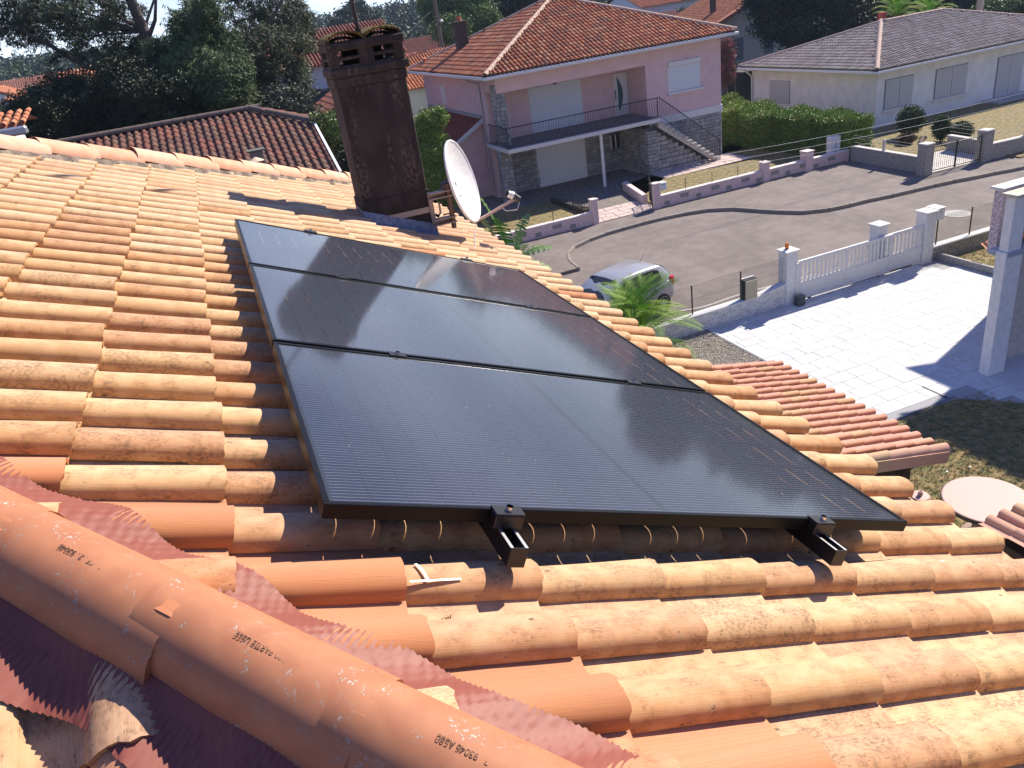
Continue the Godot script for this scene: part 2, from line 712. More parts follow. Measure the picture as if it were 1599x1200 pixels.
func local_planes(t: Transform3D, ps: Array) -> Array:
	var r := []
	var inv := t.affine_inverse()
	for p: Plane in ps:
		r.append(inv * p)
	return r

func hips(h: Node3D) -> void:
	var yb := -BASE / cos(SLOPE)
	var capm := nmat(lin(0.33, 0.120, 0.055), lin(0.40, 0.160, 0.075), Vector3(1.4, 1.4, 1.4), 0.72, 0.02, 5)
	capm.detail_enabled = true
	capm.detail_albedo = lichen_image(41)
	capm.detail_uv_layer = BaseMaterial3D.DETAIL_UV_2
	capm.uv2_triplanar = true
	capm.uv2_world_triplanar = true
	capm.uv2_scale = Vector3(1.9, 1.9, 1.9)
	# near hip: big half-round tiles, each lower end riding on the next
	var dir := Vector3(1, -tan(SLOPE), 1).normalized()
	var side := Vector3(-1, 0, 1).normalized()
	var up := side.cross(dir).normalized()
	if up.y < 0:
		up = -up
		side = -side
	var bas := Basis(dir, up, dir.cross(up))
	var caps := [cap_mesh(0.43, 0.090, 1), cap_mesh(0.43, 0.090, 2)]
	var clipm := mat(0.52, 0.20, 0.085, 0.5)
	for k in range(-11, 9):
		var z := 0.240 + 0.247 * k
		var x := z - HIP
		if x < -3.3:
			continue
		var lift := bas * Basis.from_euler(Vector3(rr(-0.02, 0.02), rr(-0.008, 0.008), -0.05))
		var t := Transform3D(lift, Vector3(x, yb - x * tan(SLOPE) + 0.046, z))
		put("hip_tile", caps[absi(k) % 2], capm, h).transform = t
		if k >= -3 and k <= 5:
			var c := MB.new()     # bent metal clip over the end of each hip tile
			var w := 0.0155
			var pr := [Vector2(-0.070, 0.109), Vector2(-0.050, 0.1105), Vector2(-0.034, 0.114), Vector2(-0.005, 0.115), Vector2(0.004, 0.111), Vector2(0.007, 0.100), Vector2(0.007, 0.086)]
			for j in pr.size() - 1:
				var a: Vector2 = pr[j]
				var b: Vector2 = pr[j + 1]
				var nn := Vector2(-(b - a).y, (b - a).x).normalized() * 0.0025
				c.quad(Vector3(a.x, a.y, w), Vector3(b.x, b.y, w), Vector3(b.x, b.y, -w), Vector3(a.x, a.y, -w))
				c.quad(Vector3(a.x - nn.x, a.y - nn.y, -w), Vector3(b.x - nn.x, b.y - nn.y, -w), Vector3(b.x - nn.x, b.y - nn.y, w), Vector3(a.x - nn.x, a.y - nn.y, w))
				c.quad(Vector3(a.x - nn.x, a.y - nn.y, w), Vector3(b.x - nn.x, b.y - nn.y, w), Vector3(b.x, b.y, w), Vector3(a.x, a.y, w))
			var co := obj("hip_clip", c, clipm, h)
			co.transform = t * Transform3D(Basis(Vector3.RIGHT, 0.18).scaled(Vector3(0.8, 0.86, 0.8)), Vector3.ZERO)
		if k >= -1 and k <= 3:
			var words: String = ["040 . CE . 2 . 93046", "A580 PARTIE USEE", "F40 . 2 . 93046 A580"][absi(k) % 3]
			var tm := TextMesh.new()
			tm.text = words
			var sf := SystemFont.new()
			sf.font_names = PackedStringArray(["Droid Sans"])
			tm.font = sf
			tm.font_size = 16
			tm.pixel_size = 0.0008
			tm.depth = 0.0008
			var to := put("stamped_lettering", tm, mat(0.10, 0.055, 0.035, 0.9), h)
			to.transform = t * Transform3D(Basis(Vector3(-1, 0, 0), Vector3(0, 0.02, 1).normalized(), Vector3(0, 1, -0.02).normalized()), Vector3(-0.205, 0.0870, 0.006))
	# pleated flashing draped over the tiles on both sides of the near hip
	var red := mat(0.22, 0.058, 0.038, 0.60)
	for s in [1.0, -1.0]:
		var f := MB.new()
		var z0 := -0.75
		var nn := 560
		var pts := func(u: float, v: float) -> Vector3:
			var zc := z0 + u * 2.3
			var reach := lerpf(0.055, 0.190 + 0.014 * sin(u * 61.0 + s) + 0.010 * sin(u * 23.0), v)
			var p = Vector3(zc - HIP, 0, zc) + Vector3(1, 0, -1).normalized() * (s * reach)
			p.y = roof_y(p.x, p.z) + drape(p, s)
			p.y = lerpf(roof_y(p.x, p.z) + 0.075, p.y, clampf((reach - 0.05) / 0.06, 0.0, 1.0))
			var pl := (0.0030 if roundi(u * nn) % 2 else -0.0030) * clampf(v * 4.0, 0.2, 1.0)
			return p + Vector3(0, pl + 0.010, 0)
		f.grid(nn, 8, pts, s < 0)
		obj("ridge_flashing", f, red, h)
	# far hip: pale pink half-round tiles bedded in mortar
	var d2 := Vector3(1, -tan(SLOPE), -1).normalized()
	var s2 := d2.cross(Vector3.UP).normalized()
	var u2 := s2.cross(d2).normalized()
	var b2 := Basis(d2, u2, s2)
	var pink := nmat(lin(0.60, 0.31, 0.19), lin(0.68, 0.40, 0.27), Vector3(1.1, 1.1, 1.1), 0.85, 0.02, 9)
	var pinks := [pink, nmat(lin(0.56, 0.27, 0.16), lin(0.62, 0.35, 0.23), Vector3(1.1, 1.1, 1.1), 0.85, 0.02, 10), nmat(lin(0.62, 0.35, 0.23), lin(0.70, 0.45, 0.32), Vector3(1.1, 1.1, 1.1), 0.85, 0.02, 11)]
	var cap2 := cap_mesh(0.44, 0.104, 3)
	for k in range(0, 24):
		var x := -3.2 + 0.26 * k
		if x > 2.25:
			break
		var o := put("hip_tile", cap2, pinks[k % 3], h)
		o.transform = Transform3D(b2 * Basis.from_euler(Vector3(rr(-0.03, 0.03), rr(-0.02, 0.02), -0.085)), Vector3(x, yb - x * tan(SLOPE) + 0.05 + rr(-0.006, 0.006), -x - FAR_HIP))
	var mo := MB.new()
	mo.grid(260, 3, func(u, v):
		var x := lerpf(-3.2, 2.2, u)
		var p = Vector3(x, 0, -x - FAR_HIP) + Vector3(1, 0, 1).normalized() * (0.12 + 0.045 * v + 0.012 * sin(u * 410.0) + 0.01 * sin(u * 173.0))
		p.y = roof_y(p.x, p.z) + lerpf(0.095, -0.01, v)
		return p)
	obj("mortar_bed", mo, nmat(lin(0.10, 0.075, 0.06), lin(0.42, 0.35, 0.28), Vector3(6, 6, 6), 0.95, 0.03, 13), h)

func drape(p: Vector3, s: float) -> float:  # how high a tile stands over the roof plane at a place, softened as a stiff sheet lies on it
	var sum := 0.0
	for k in range(-3, 4):
		sum += tile_height(fposmod((p.z - 0.120) if s > 0 else (-p.x - 0.06), 0.196) + k * 0.020)
	return sum / 7.0 + 0.026

func tile_height(off: float) -> float:
	var w := fposmod(off, 0.196) - 0.196
	var q := tile_profile()
	for j in q.size() - 1:
		if w >= q[j].x and w <= q[j + 1].x:
			return lerpf(q[j].y, q[j + 1].y, (w - q[j].x) / maxf(1e-6, q[j + 1].x - q[j].x))
	return 0.02

# the fine parallel lines that the extruder leaves along each tile
func groove_image() -> ImageTexture:
	var g := RandomNumberGenerator.new()
	g.seed = 4
	var im := Image.create(192, 512, false, Image.FORMAT_RGB8)
	var y := 0
	while y < 512:
		var n := g.randi_range(6, 16)
		var deep := g.randf_range(0.25, 1.0)
		for k in n:
			var hgt := 1.0 - deep * (1.0 if k < 2 else (0.45 if k < 4 else 0.0))
			for x in 192:
				if y + k < 512:
					var v := clampf(0.80 + 0.18 * hgt + g.randf_range(-0.07, 0.05), 0.0, 1.0)
					im.set_pixel(x, y + k, Color(v, v * 0.99, v * 0.97))
		y += n
	return ImageTexture.create_from_image(im)

func lichen_image(sd: int, size := 512) -> ImageTexture:
	var a := noise(0.012, sd, 2).get_seamless_image(size, size).get_data()
	var b := noise(0.10, sd + 4, 3).get_seamless_image(size, size).get_data()
	var out := PackedByteArray()
	out.resize(size * size * 4)
	for j in size * size:
		var p := a[j] / 255.0
		var q := b[j] / 255.0
		var al := clampf((p - 0.66) * 8.0, 0.0, 1.0) * clampf((q - 0.60) * 12.0, 0.0, 1.0)
		var pale := 1.0 if q > 0.72 else 0.0
		out[j * 4] = int(lerpf(0.42, 0.82, pale) * 255)
		out[j * 4 + 1] = int(lerpf(0.42, 0.80, pale) * 255)
		out[j * 4 + 2] = int(lerpf(0.38, 0.76, pale) * 255)
		out[j * 4 + 3] = int(al * 240)
	return ImageTexture.create_from_image(Image.create_from_data(size, size, false, Image.FORMAT_RGBA8, out))


func chimney(h: Node3D) -> void:
	var dirt := nmat(lin(0.022, 0.016, 0.0145), lin(0.042, 0.031, 0.028), Vector3(0.8, 0.35, 0.8), 0.9, 0.016, 21, M.grit, 0.5)
	dirt.detail_enabled = true
	dirt.detail_albedo = stain_streaks(71)
	dirt.detail_uv_layer = BaseMaterial3D.DETAIL_UV_2
	dirt.uv2_triplanar = true
	dirt.uv2_world_triplanar = true
	dirt.uv2_scale = Vector3(1.1, 0.75, 1.1)
	dirt.uv2_offset = Vector3(0.15, 0.3, 0.1)
	var x0 := 0.99
	var x1 := 1.535
	var z0 := -5.24
	var z1 := -4.9
	var ch := boxed("chimney", Vector3(x0, -1.25, z0), Vector3(x1, 0.44, z1), dirt, h, 0.008)
	boxed("base_band", Vector3(x0 - 0.012, -1.25, z0 - 0.012), Vector3(x1 + 0.012, -0.425, z1 + 0.012), dirt, ch, 0.008)
	boxed("collar", Vector3(x0 - 0.015, 0.437, z0 - 0.015), Vector3(x1 + 0.015, 0.515, z1 + 0.015), dirt, ch, 0.010)
	boxed("collar", Vector3(x0 - 0.03, 0.513, z0 - 0.02), Vector3(x1 + 0.045, 0.578, z1 + 0.03), dirt, ch, 0.012)
	# pierced head: two rows of slots between posts
	var a := Vector3(x0 - 0.018, 0.575, z0 - 0.018)
	var b := Vector3(x1 + 0.018, 0.700, z1 + 0.018)
	var w := 0.075
	for px in [a.x, (a.x + b.x - w * 1.5) * 0.5, b.x - w]:
		for pz in [a.z, b.z - w]:
			boxed("head_post", Vector3(px, a.y, pz), Vector3(px + (w * 1.5 if px > a.x and px < b.x - w - 0.01 else w), b.y, pz + w), dirt, ch, 0.006)
	for y in [[0.575, 0.592], [0.628, 0.652]]:
		boxed("head_bar", Vector3(a.x + 0.006, y[0], a.z + 0.006), Vector3(b.x - 0.006, y[1], b.z - 0.006), dirt, ch, 0.004)
	boxed("flue", Vector3(x0 + 0.12, 0.57, z0 + 0.12), Vector3(x1 - 0.12, 0.70, z1 - 0.12), mat(0.012, 0.009, 0.008, 0.95), ch)
	boxed("head_slab", Vector3(x0 - 0.02, 0.693, z0 - 0.01), Vector3(x1 + 0.035, 0.757, z1 + 0.035), dirt, ch, 0.010)
	# two arched, moss-striped cap tiles on top
	var moss := nmat(lin(0.030, 0.022, 0.014), lin(0.36, 0.25, 0.035), Vector3(3.0, 3.0, 26.0), 0.95, 0.02, 33, M.grit, 0.8)
	for s in 2:
		var m := MB.new()
		var cx := x0 + 0.135 + s * 0.285
		var zc := (z0 + z1) * 0.5
		var shell := func(u, v, r):
			var an = PI * u
			var edge := 0.012 * sin(v * 40.0 + s * 2.0)
			return Vector3(cx - (r + 0.012) * cos(an) * 1.05, 0.755 + (r * 0.50 + edge * 0.4) * sin(an), lerpf(z0 - 0.01, z1 + 0.025 + edge, v))
		m.grid(14, 14, shell.bind(0.135))
		m.grid(14, 14, shell.bind(0.112), true)
		for j in 14:
			var u0 := j / 14.0
			var u1 := (j + 1) / 14.0
			var o1: Vector3 = shell.call(u0, 1.0, 0.135)
			var o2: Vector3 = shell.call(u1, 1.0, 0.135)
			var i1: Vector3 = shell.call(u0, 1.0, 0.112)
			var i2: Vector3 = shell.call(u1, 1.0, 0.112)
			m.quad(i1, i2, o2, o1)
		obj("cap_tile", m, moss, ch)
		var bed := MB.new()
		bed.grid(10, 6, func(u, v): return Vector3(lerpf(cx - 0.10, cx + 0.10, u), 0.757 + 0.035 * sin(PI * u) * (0.7 + 0.3 * sin(v * 9.0)), lerpf(z0, z1 + 0.025, v)))
		obj("moss_bed", bed, moss, ch)
	# lead flashing at the foot
	var fl := MB.new()
	var yb := -BASE / cos(SLOPE)
	var f := func(x: float, up: float) -> float: return yb - x * tan(SLOPE) + up
	fl.quad(Vector3(x0 - 0.02, f.call(x0, 0.06), z1 + 0.035), Vector3(x1 + 0.02, f.call(x1, 0.06), z1 + 0.035), Vector3(x1 + 0.02, f.call(x1, 0.135), z1 + 0.016), Vector3(x0 - 0.02, f.call(x0, 0.135), z1 + 0.016))
	fl.quad(Vector3(x0 - 0.02, f.call(x0, 0.03), z1 + 0.12), Vector3(x1 + 0.04, f.call(x1, 0.03), z1 + 0.12), Vector3(x1 + 0.02, f.call(x1, 0.06), z1 + 0.035), Vector3(x0 - 0.02, f.call(x0, 0.06), z1 + 0.035))
	fl.quad(Vector3(x0 - 0.016, f.call(x0, 0.0), z0), Vector3(x0 - 0.016, f.call(x0, 0.0), z1 + 0.03), Vector3(x0 - 0.014, f.call(x0, 0.13), z1 + 0.02), Vector3(x0 - 0.014, f.call(x0, 0.13), z0))
	fl.quad(Vector3(x1 + 0.016, f.call(x1, 0.0), z1 + 0.03), Vector3(x1 + 0.016, f.call(x1, 0.0), z0), Vector3(x1 + 0.014, f.call(x1, 0.13), z0), Vector3(x1 + 0.014, f.call(x1, 0.13), z1 + 0.02))
	obj("lead_flashing", fl, nmat(lin(0.10, 0.13, 0.20), lin(0.22, 0.26, 0.34), Vector3(2, 2, 2), 0.5, 0.02, 8), ch)

	# mast standing in the cap
	var mast := thing("antenna_mast", "thin dark metal mast rising from the moss-covered top of the brown chimney", "mast", Vector3(1.27, 0.757, -5.06))
	var mb := MB.new()
	mb.tube([Vector3(0, -0.04, 0), Vector3(0.0, 0.12, 0), Vector3(-0.01, 2.3, 0.0)], 0.017, 0.015, 8)
	obj("pole", mb, mat(0.05, 0.03, 0.025, 0.6, 0.3), mast)
	var mc := MB.new()
	mc.tube([Vector3(0, -0.02, 0), Vector3(0, 0.07, 0)], 0.026, -1, 8)
	obj("sleeve", mc, mat(0.05, 0.03, 0.025, 0.6, 0.3), mast)

	dish()


func stain_streaks(sd: int, size := 512) -> ImageTexture:
	var a := noise(0.008, sd, 3).get_seamless_image(size, size).get_data()
	var b := noise(0.05, sd + 1, 4).get_seamless_image(size, size).get_data()
	var out := PackedByteArray()
	out.resize(size * size * 4)
	for y in size:
		for x in size:
			var p := a[(y / 3) * size + x] / 255.0
			var q := b[y * size + x] / 255.0
			var al := clampf((p - 0.58) * 5.0, 0.0, 1.0) * clampf((q - 0.45) * 4.0, 0.0, 1.0)
			var j := (y * size + x) * 4
			out[j] = 128
			out[j + 1] = 112
			out[j + 2] = 106
			out[j + 3] = int(al * 80)
	return ImageTexture.create_from_image(Image.create_from_data(size, size, false, Image.FORMAT_RGBA8, out))


func dish() -> void:
	var d := thing("satellite_dish", "white satellite dish on a bracket strapped round the brown chimney", "satellite dish", Vector3(1.70, -0.8, -4.94))
	var o := d.position
	var steel := nmat(lin(0.30, 0.22, 0.17), lin(0.52, 0.44, 0.37), Vector3(5, 5, 5), 0.55, 0.03, 3)
	var white := nmat(lin(0.70, 0.68, 0.66), lin(0.82, 0.81, 0.80), Vector3(2, 2, 2), 0.45, 0.02, 4)
	d.position = o + Vector3(-0.017, 0.02, 0.1)
	# strap round the chimney
	var s := MB.new()
	for y in [[-0.640, -0.594]]:
		s.box(Vector3(0.982, y[0], -4.988), Vector3(1.57, y[1], -4.983))
		s.box(Vector3(0.980, y[0], -5.341), Vector3(0.987, y[1], -4.983))
		s.box(Vector3(1.563, y[0], -5.341), Vector3(1.570, y[1], -4.983))
	s.box(Vector3(0.982, -0.640, -5.345), Vector3(1.57, -0.594, -5.341))
	for j in s.v.size():
		s.v[j] -= o
	obj("strap", s, mat(0.36, 0.30, 0.27, 0.45, 0.5), d)
	# bracket: two bent arms and a corner plate that hold the upright
	var pb := Vector3(1.705, 0, -4.93)
	for y in [-0.505, -0.725]:
		var a := MB.new()
		for q in [[Vector3(1.535, y - 0.026, -4.976), Vector3(1.735, y + 0.026, -4.966)], [Vector3(1.535, y + 0.016, -4.976), Vector3(1.735, y + 0.027, -4.90)], [Vector3(1.535, y - 0.027, -4.976), Vector3(1.735, y - 0.016, -4.90)]]:
			a.cbox(q[0] - o, q[1] - o, 0.003)
		obj("bracket_arm", a, steel, d)
	var cp := MB.new()
	cp.cbox(Vector3(1.535, -0.752, -4.980) - o, Vector3(1.572, -0.478, -4.962) - o, 0.004)
	cp.tube([Vector3(1.60, -0.56, -4.965) - o, Vector3(1.62, -0.58, -4.965) - o, Vector3(1.62, -0.66, -4.965) - o, Vector3(1.60, -0.68, -4.965) - o], 0.009, -1, 6)
	obj("bracket_plate", cp, steel, d)
	for y in [-0.555, -0.675]:
		var bo := MB.new()
		bo.tube([Vector3(1.585, y, -4.985) - o, Vector3(1.585, y, -4.93) - o], 0.013, -1, 6)
		bo.tube([Vector3(1.63, y, -4.93) - o, Vector3(1.80, y + 0.01, -4.90) - o], 0.006, -1, 6)
		obj("bolt", bo, mat(0.08, 0.075, 0.07, 0.5, 0.6), d)
	var up := MB.new()
	up.tube([Vector3(1.705, -0.80, -4.93) - o, Vector3(1.708, -0.43, -4.93) - o], 0.021, -1, 10)
	obj("upright", up, mat(0.16, 0.11, 0.09, 0.5, 0.4), d)
	# reflector
	var n := Vector3(0.80, 0.20, 0.52).normalized()
	var r := n.cross(Vector3.UP).normalized()
	var u := r.cross(n).normalized()
	var c := Vector3(1.845, -0.435, -4.90) - o
	var rim := 0.335
	var bowl := MB.new()
	var sf := func(a, b, depth):
		var an: float = TAU * a
		var rad: float = rim * b
		return c + r * (rad * 0.92 * cos(an)) + u * (rad * sin(an)) + n * (0.075 * (b * b - 1.0) - depth)
	bowl.grid(40, 10, sf.bind(0.0), true)
	bowl.grid(40, 10, sf.bind(0.006))
	obj("reflector", bowl, white, d)
	var lipm := MB.new()
	var ring := []
	for j in 41:
		var an := TAU * j / 40.0
		ring.append(c + r * (rim * 0.925 * cos(an)) + u * (rim * 1.005 * sin(an)) - n * 0.008)
	lipm.tube(ring, 0.011, -1, 8, false)
	obj("rim", lipm, white, d)
	var bk := MB.new()
	bk.tube([c - n * 0.20, c - n * 0.085], 0.045, 0.06, 8)
	bk.tube([c - n * 0.17, Vector3(1.706, -0.5, -4.93) - o], 0.03, -1, 6)
	obj("back_mount", bk, mat(0.11, 0.09, 0.085, 0.5, 0.4), d)
	# feed arm with its receiver
	var foot := c - u * (rim + 0.015) - n * 0.02
	var tip := Vector3(2.245, -0.665, -4.86) - o
	var arm := MB.new()
	arm.tube([c - u * 0.18 - n * 0.09, foot - n * 0.02, foot.lerp(tip, 0.5), tip], 0.013, -1, 8)
	obj("feed_arm", arm, nmat(lin(0.42, 0.27, 0.21), lin(0.56, 0.42, 0.35), Vector3(6, 6, 6), 0.5, 0.03, 6), d)
	var ld := (c + u * 0.0 - tip).normalized()
	var ln := MB.new()
	ln.tube([tip + Vector3(0, 0.015, 0) - ld * 0.05, tip + Vector3(0, 0.03, 0) + ld * 0.005], 0.028, 0.030, 12)
	obj("receiver", ln, mat(0.05, 0.045, 0.045, 0.4), d)
	var lw := MB.new()
	lw.tube([tip + Vector3(0, 0.03, 0) + ld * 0.005, tip + Vector3(0, 0.032, 0) + ld * 0.055], 0.033, 0.026, 12)
	obj("feed_cap", lw, mat(0.75, 0.72, 0.70, 0.4), d)
	var cab := MB.new()
	cab.tube([tip + Vector3(0, -0.01, 0.0) - ld * 0.05, tip + Vector3(-0.02, -0.07, 0.03) - ld * 0.03, tip + Vector3(-0.09, -0.075, 0.02), foot.lerp(tip, 0.68) + Vector3(0, -0.01, 0)], 0.005, -1, 6)
	cab.tube([foot, foot + Vector3(-0.07, -0.10, 0.10), foot + Vector3(-0.15, -0.22, 0.30)], 0.004, -1, 6)
	obj("cable", cab, mat(0.55, 0.53, 0.50, 0.6), d)
	# loose cable ties and patch of cement on the tiles below
	var yb := -BASE / cos(SLOPE)
	var cem := MB.new()
	cem.grid(12, 6, func(uu, v):
		var x := lerpf(1.56, 1.98, uu)
		var z = lerpf(-4.86, -4.72, v) + 0.06 * uu + 0.015 * sin(uu * 14.0)
		return Vector3(x, yb - x * tan(SLOPE) + 0.035 + 0.02 * sin(uu * 9.0 + v * 4.0), z))
	tag(obj("cement_patch", cem, nmat(lin(0.5, 0.47, 0.43), lin(0.72, 0.68, 0.63), Vector3(4, 4, 4), 0.9, 0.03, 15)), "whitish cement patch on the tiles at the right foot of the chimney", "mortar patch")


func panels() -> void:
	var frame := mat(0.006, 0.006, 0.007, 0.32, 0.0)
	frame.metallic_specular = 0.28
	var back := mat(0.006, 0.006, 0.009, 0.6)
	back.metallic_specular = 0.1
	var sheet := StandardMaterial3D.new()
	sheet.transparency = BaseMaterial3D.TRANSPARENCY_ALPHA
	sheet.albedo_color = Color(0.9, 0.95, 1.0, 0.03)
	sheet.roughness = 0.075
	sheet.metallic_specular = 0.5
	# cell print: silver wires down the cell over blue-black silicon
	var im := Image.create(4, 192, false, Image.FORMAT_RGB8)
	for y in 192:
		var near := absf(fposmod(y, 16.0) - 8.0)
		for x in 4:
			im.set_pixel(x, y, Color(0.62, 0.62, 0.65) if near < 1.0 else (Color(0.12, 0.125, 0.18) if near < 1.9 else Color(0.045, 0.055, 0.135)))
	var ct := ImageTexture.create_from_image(im)
	var cells := []
	for j in 4:
		var cm := mat(1, 1, 1, 0.55)
		cm.albedo_texture = ct
		cm.albedo_color = Color(0.93 + 0.022 * j, 0.95 + 0.012 * (3 - j), 1.0)
		cm.metallic_specular = 0.08
		cells.append(cm)
	var L := 1.755
	var W := 1.03
	var pl := Transform3D(Basis(ex, en, ew), Vector3.ZERO)
	var names := ["black solar panel nearest the viewer, its lower-left corner over the near tiles", "middle black solar panel of the three in the row", "black solar panel farthest up the row, just below the brown chimney"]
	var cellm := MB.new()
	cellm.quad(Vector3(0, 0, 0.1640), Vector3(0.0826, 0, 0.1640), Vector3(0.0826, 0, 0), Vector3(0, 0, 0), Vector2(0, 0), Vector2(1, 1))
	var cell := cellm.mesh()
	for p in 3:
		var t := thing("solar_panel", names[p], "solar panel", Vector3.ZERO, 0.0, "row of three solar panels")
		t.transform = pl * Transform3D(Basis(), Vector3(0, 0, -p * (W + 0.02)))
		var f := MB.new()
		var fh := 0.035
		var lip := 0.014
		f.cbox(Vector3(0, -fh, -lip), Vector3(L, 0, 0), 0.0015)
		f.cbox(Vector3(0, -fh, -W), Vector3(L, 0, -W + lip), 0.0015)
		f.cbox(Vector3(0, -fh + 0.0004, -W + lip), Vector3(lip, -0.0004, -lip), 0.0012)
		f.cbox(Vector3(L - lip, -fh + 0.0004, -W + lip), Vector3(L, -0.0004, -lip), 0.0012)
		obj("frame", f, frame, t)
		var lmb := MB.new()
		lmb.box(Vector3(lip - 0.002, -0.012, -W + lip), Vector3(0.026, -0.0062, -lip))
		lmb.box(Vector3(L - 0.034, -0.012, -W + lip), Vector3(L - lip + 0.002, -0.0062, -lip))
		lmb.box(Vector3(0.862, -0.012, -W + lip), Vector3(0.884, -0.0062, -lip))
		lmb.box(Vector3(0.026, -0.0119, -0.0215), Vector3(L - 0.034, -0.0063, -lip))
		lmb.box(Vector3(0.026, -0.0119, -W + lip), Vector3(L - 0.034, -0.0063, -W + 0.0195))
		for b in 5:
			lmb.box(Vector3(0.026, -0.0119, -0.0205 - 0.1653 * (b + 1) - 0.004), Vector3(L - 0.034, -0.0063, -0.0205 - 0.1653 * (b + 1) + 0.006))
		var lam := obj("laminate", lmb, back, t)
		for a in 20:
			for b in 6:
				var c := put("photovoltaic_cell", cell, cells[rng.randi() % 4], lam)
				c.position = Vector3(0.0235 + a * 0.0842 + (0.017 if a >= 10 else 0.0), -0.0054, -0.0205 - 0.1640 - b * 0.1653)
		var g := MB.new()
		g.box(Vector3(lip + 0.0005, -0.0042, -W + lip + 0.0005), Vector3(L - lip - 0.0005, -0.0038, -lip - 0.0005))
		var gl := MB.new()
		gl.quad(Vector3(lip, -0.0030, -lip), Vector3(L - lip, -0.0030, -lip), Vector3(L - lip, -0.0030, -W + lip), Vector3(lip, -0.0030, -W + lip))
		obj("glass", gl, sheet, t)
	# two aluminium rails under the row, with clamps
	var alu := mat(0.55, 0.55, 0.56, 0.35, 0.75)
	var black := mat(0.010, 0.010, 0.012, 0.35, 0.1)
	var full := 3.0 * W + 0.04
	for q in 2:
		var s: float = [0.412, 1.385][q]
		var r := thing("mounting_rail", ["mounting rail end sticking out under the left half of the nearest solar panel", "mounting rail end sticking out under the right end of the nearest solar panel"][q], "mounting rail", Vector3.ZERO, 0.0, "rails under the solar panels")
		r.transform = pl * Transform3D(Basis(), Vector3(s, 0, 0))
		var b := MB.new()
		b.box(Vector3(-0.021, -0.082, -full - 0.06), Vector3(-0.017, -0.036, 0.105))
		b.box(Vector3(0.017, -0.082, -full - 0.06), Vector3(0.021, -0.036, 0.105))
		b.box(Vector3(-0.017, -0.082, -full - 0.06), Vector3(0.017, -0.079, 0.105))
		obj("rail_body", b, black, r)
		var lipm := MB.new()
		lipm.box(Vector3(-0.0215, -0.036, -full - 0.06), Vector3(-0.014, -0.0345, 0.1052))
		lipm.box(Vector3(0.014, -0.036, -full - 0.06), Vector3(0.0215, -0.0345, 0.1052))
		lipm.box(Vector3(-0.0165, -0.0785, -full - 0.06), Vector3(0.0165, -0.0775, 0.104))
		lipm.box(Vector3(-0.0165, -0.0775, -full - 0.06), Vector3(-0.0155, -0.037, 0.104))
		obj("rail_channel", lipm, alu, r)
		var ec := MB.new()
		ec.box(Vector3(-0.0215, -0.0825, 0.105), Vector3(0.0215, -0.034, 0.1075))
		obj("end_cap", ec, black, r)
		for z in [0.0, -full]:
			var e := MB.new()
			var sg := 1.0 if z > -0.5 else -1.0
			var za = z + sg * 0.001
			e.cbox(Vector3(-0.036, -0.034, minf(za, za + sg * 0.030)), Vector3(0.036, 0.0005, maxf(za, za + sg * 0.030)), 0.002)
			e.cbox(Vector3(-0.036, 0.0006, minf(z - sg * 0.011, za + sg * 0.030)), Vector3(0.036, 0.0045, maxf(z - sg * 0.011, za + sg * 0.030)), 0.001)
			var cl := obj("end_clamp", e, black, r)
			var bolt := MB.new()
			bolt.tube([Vector3(0, 0.004, za + sg * 0.012), Vector3(0, 0.016, za + sg * 0.012)], 0.0085, -1, 12)
			obj("bolt", bolt, mat(0.75, 0.75, 0.76, 0.25, 0.9), cl)
			var soc := MB.new()
			soc.tube([Vector3(0, 0.0161, za + sg * 0.012), Vector3(0, 0.0164, za + sg * 0.012)], 0.0042, -1, 6)
			obj("socket", soc, mat(0.03, 0.03, 0.03, 0.6), cl)
		for j in [1, 2]:
			var z = -j * (W + 0.02) + 0.01
			var e := MB.new()
			e.cbox(Vector3(-0.030, 0.0005, z - 0.019), Vector3(0.030, 0.0035, z + 0.019), 0.001)
			e.box(Vector3(-0.030, -0.034, z - 0.0085), Vector3(0.030, 0.0005, z + 0.0085))
			var cl := obj("mid_clamp", e, black, r)
			var bolt := MB.new()
			bolt.tube([Vector3(0, 0.003, z), Vector3(0, 0.011, z)], 0.0075, -1, 10)
			obj("bolt", bolt, mat(0.75, 0.75, 0.76, 0.25, 0.9), cl)
		for j in 4:
			var z := -0.35 - j * 0.83
			boxed("roof_hook", Vector3(0.022, -0.17, z - 0.02), Vector3(0.030, -0.05, z + 0.02), alu, r)
	# chalk marks the fitters left on two tiles
	for q in [[0.182, 0.100, 0.115], [1.94, 0.028, 0.13]]:
		var m := MB.new()
		for seg in [[Vector3(q[0], 0, q[1]), Vector3(q[0] + q[2], 0, q[1] - 0.004)], [Vector3(q[0] + q[2] * 0.35, 0, q[1]), Vector3(q[0] + q[2] * 0.22, 0, q[1] - 0.055)]]:
			var a: Vector3 = seg[0]
			var b: Vector3 = seg[1]
			var n := 8
			for j in n:
				var p := a.lerp(b, j / float(n))
				var r2 := a.lerp(b, (j + 1) / float(n))
				var si := (b - a).normalized().cross(Vector3.UP) * 0.0035
				var hp := drape2(p.z) - BASE
				var hr := drape2(r2.z) - BASE
				m.quad(pl * (p + Vector3.UP * hp + si), pl * (p + Vector3.UP * hp - si), pl * (r2 + Vector3.UP * hr - si), pl * (r2 + Vector3.UP * hr + si))
		tag(obj("chalk_mark", m, mat(0.85, 0.84, 0.82, 0.95)), ["white chalk cross on the tile just left of the left rail end", "white chalk line on the tile beyond the nearest panel's right corner"][0 if q[0] < 1.0 else 1], "chalk mark")
	# dry moss cushions caught on the tiles
	var mm := nmat(lin(0.05, 0.035, 0.015), lin(0.16, 0.11, 0.05), Vector3(20, 20, 20), 0.98, 0.03, 61)
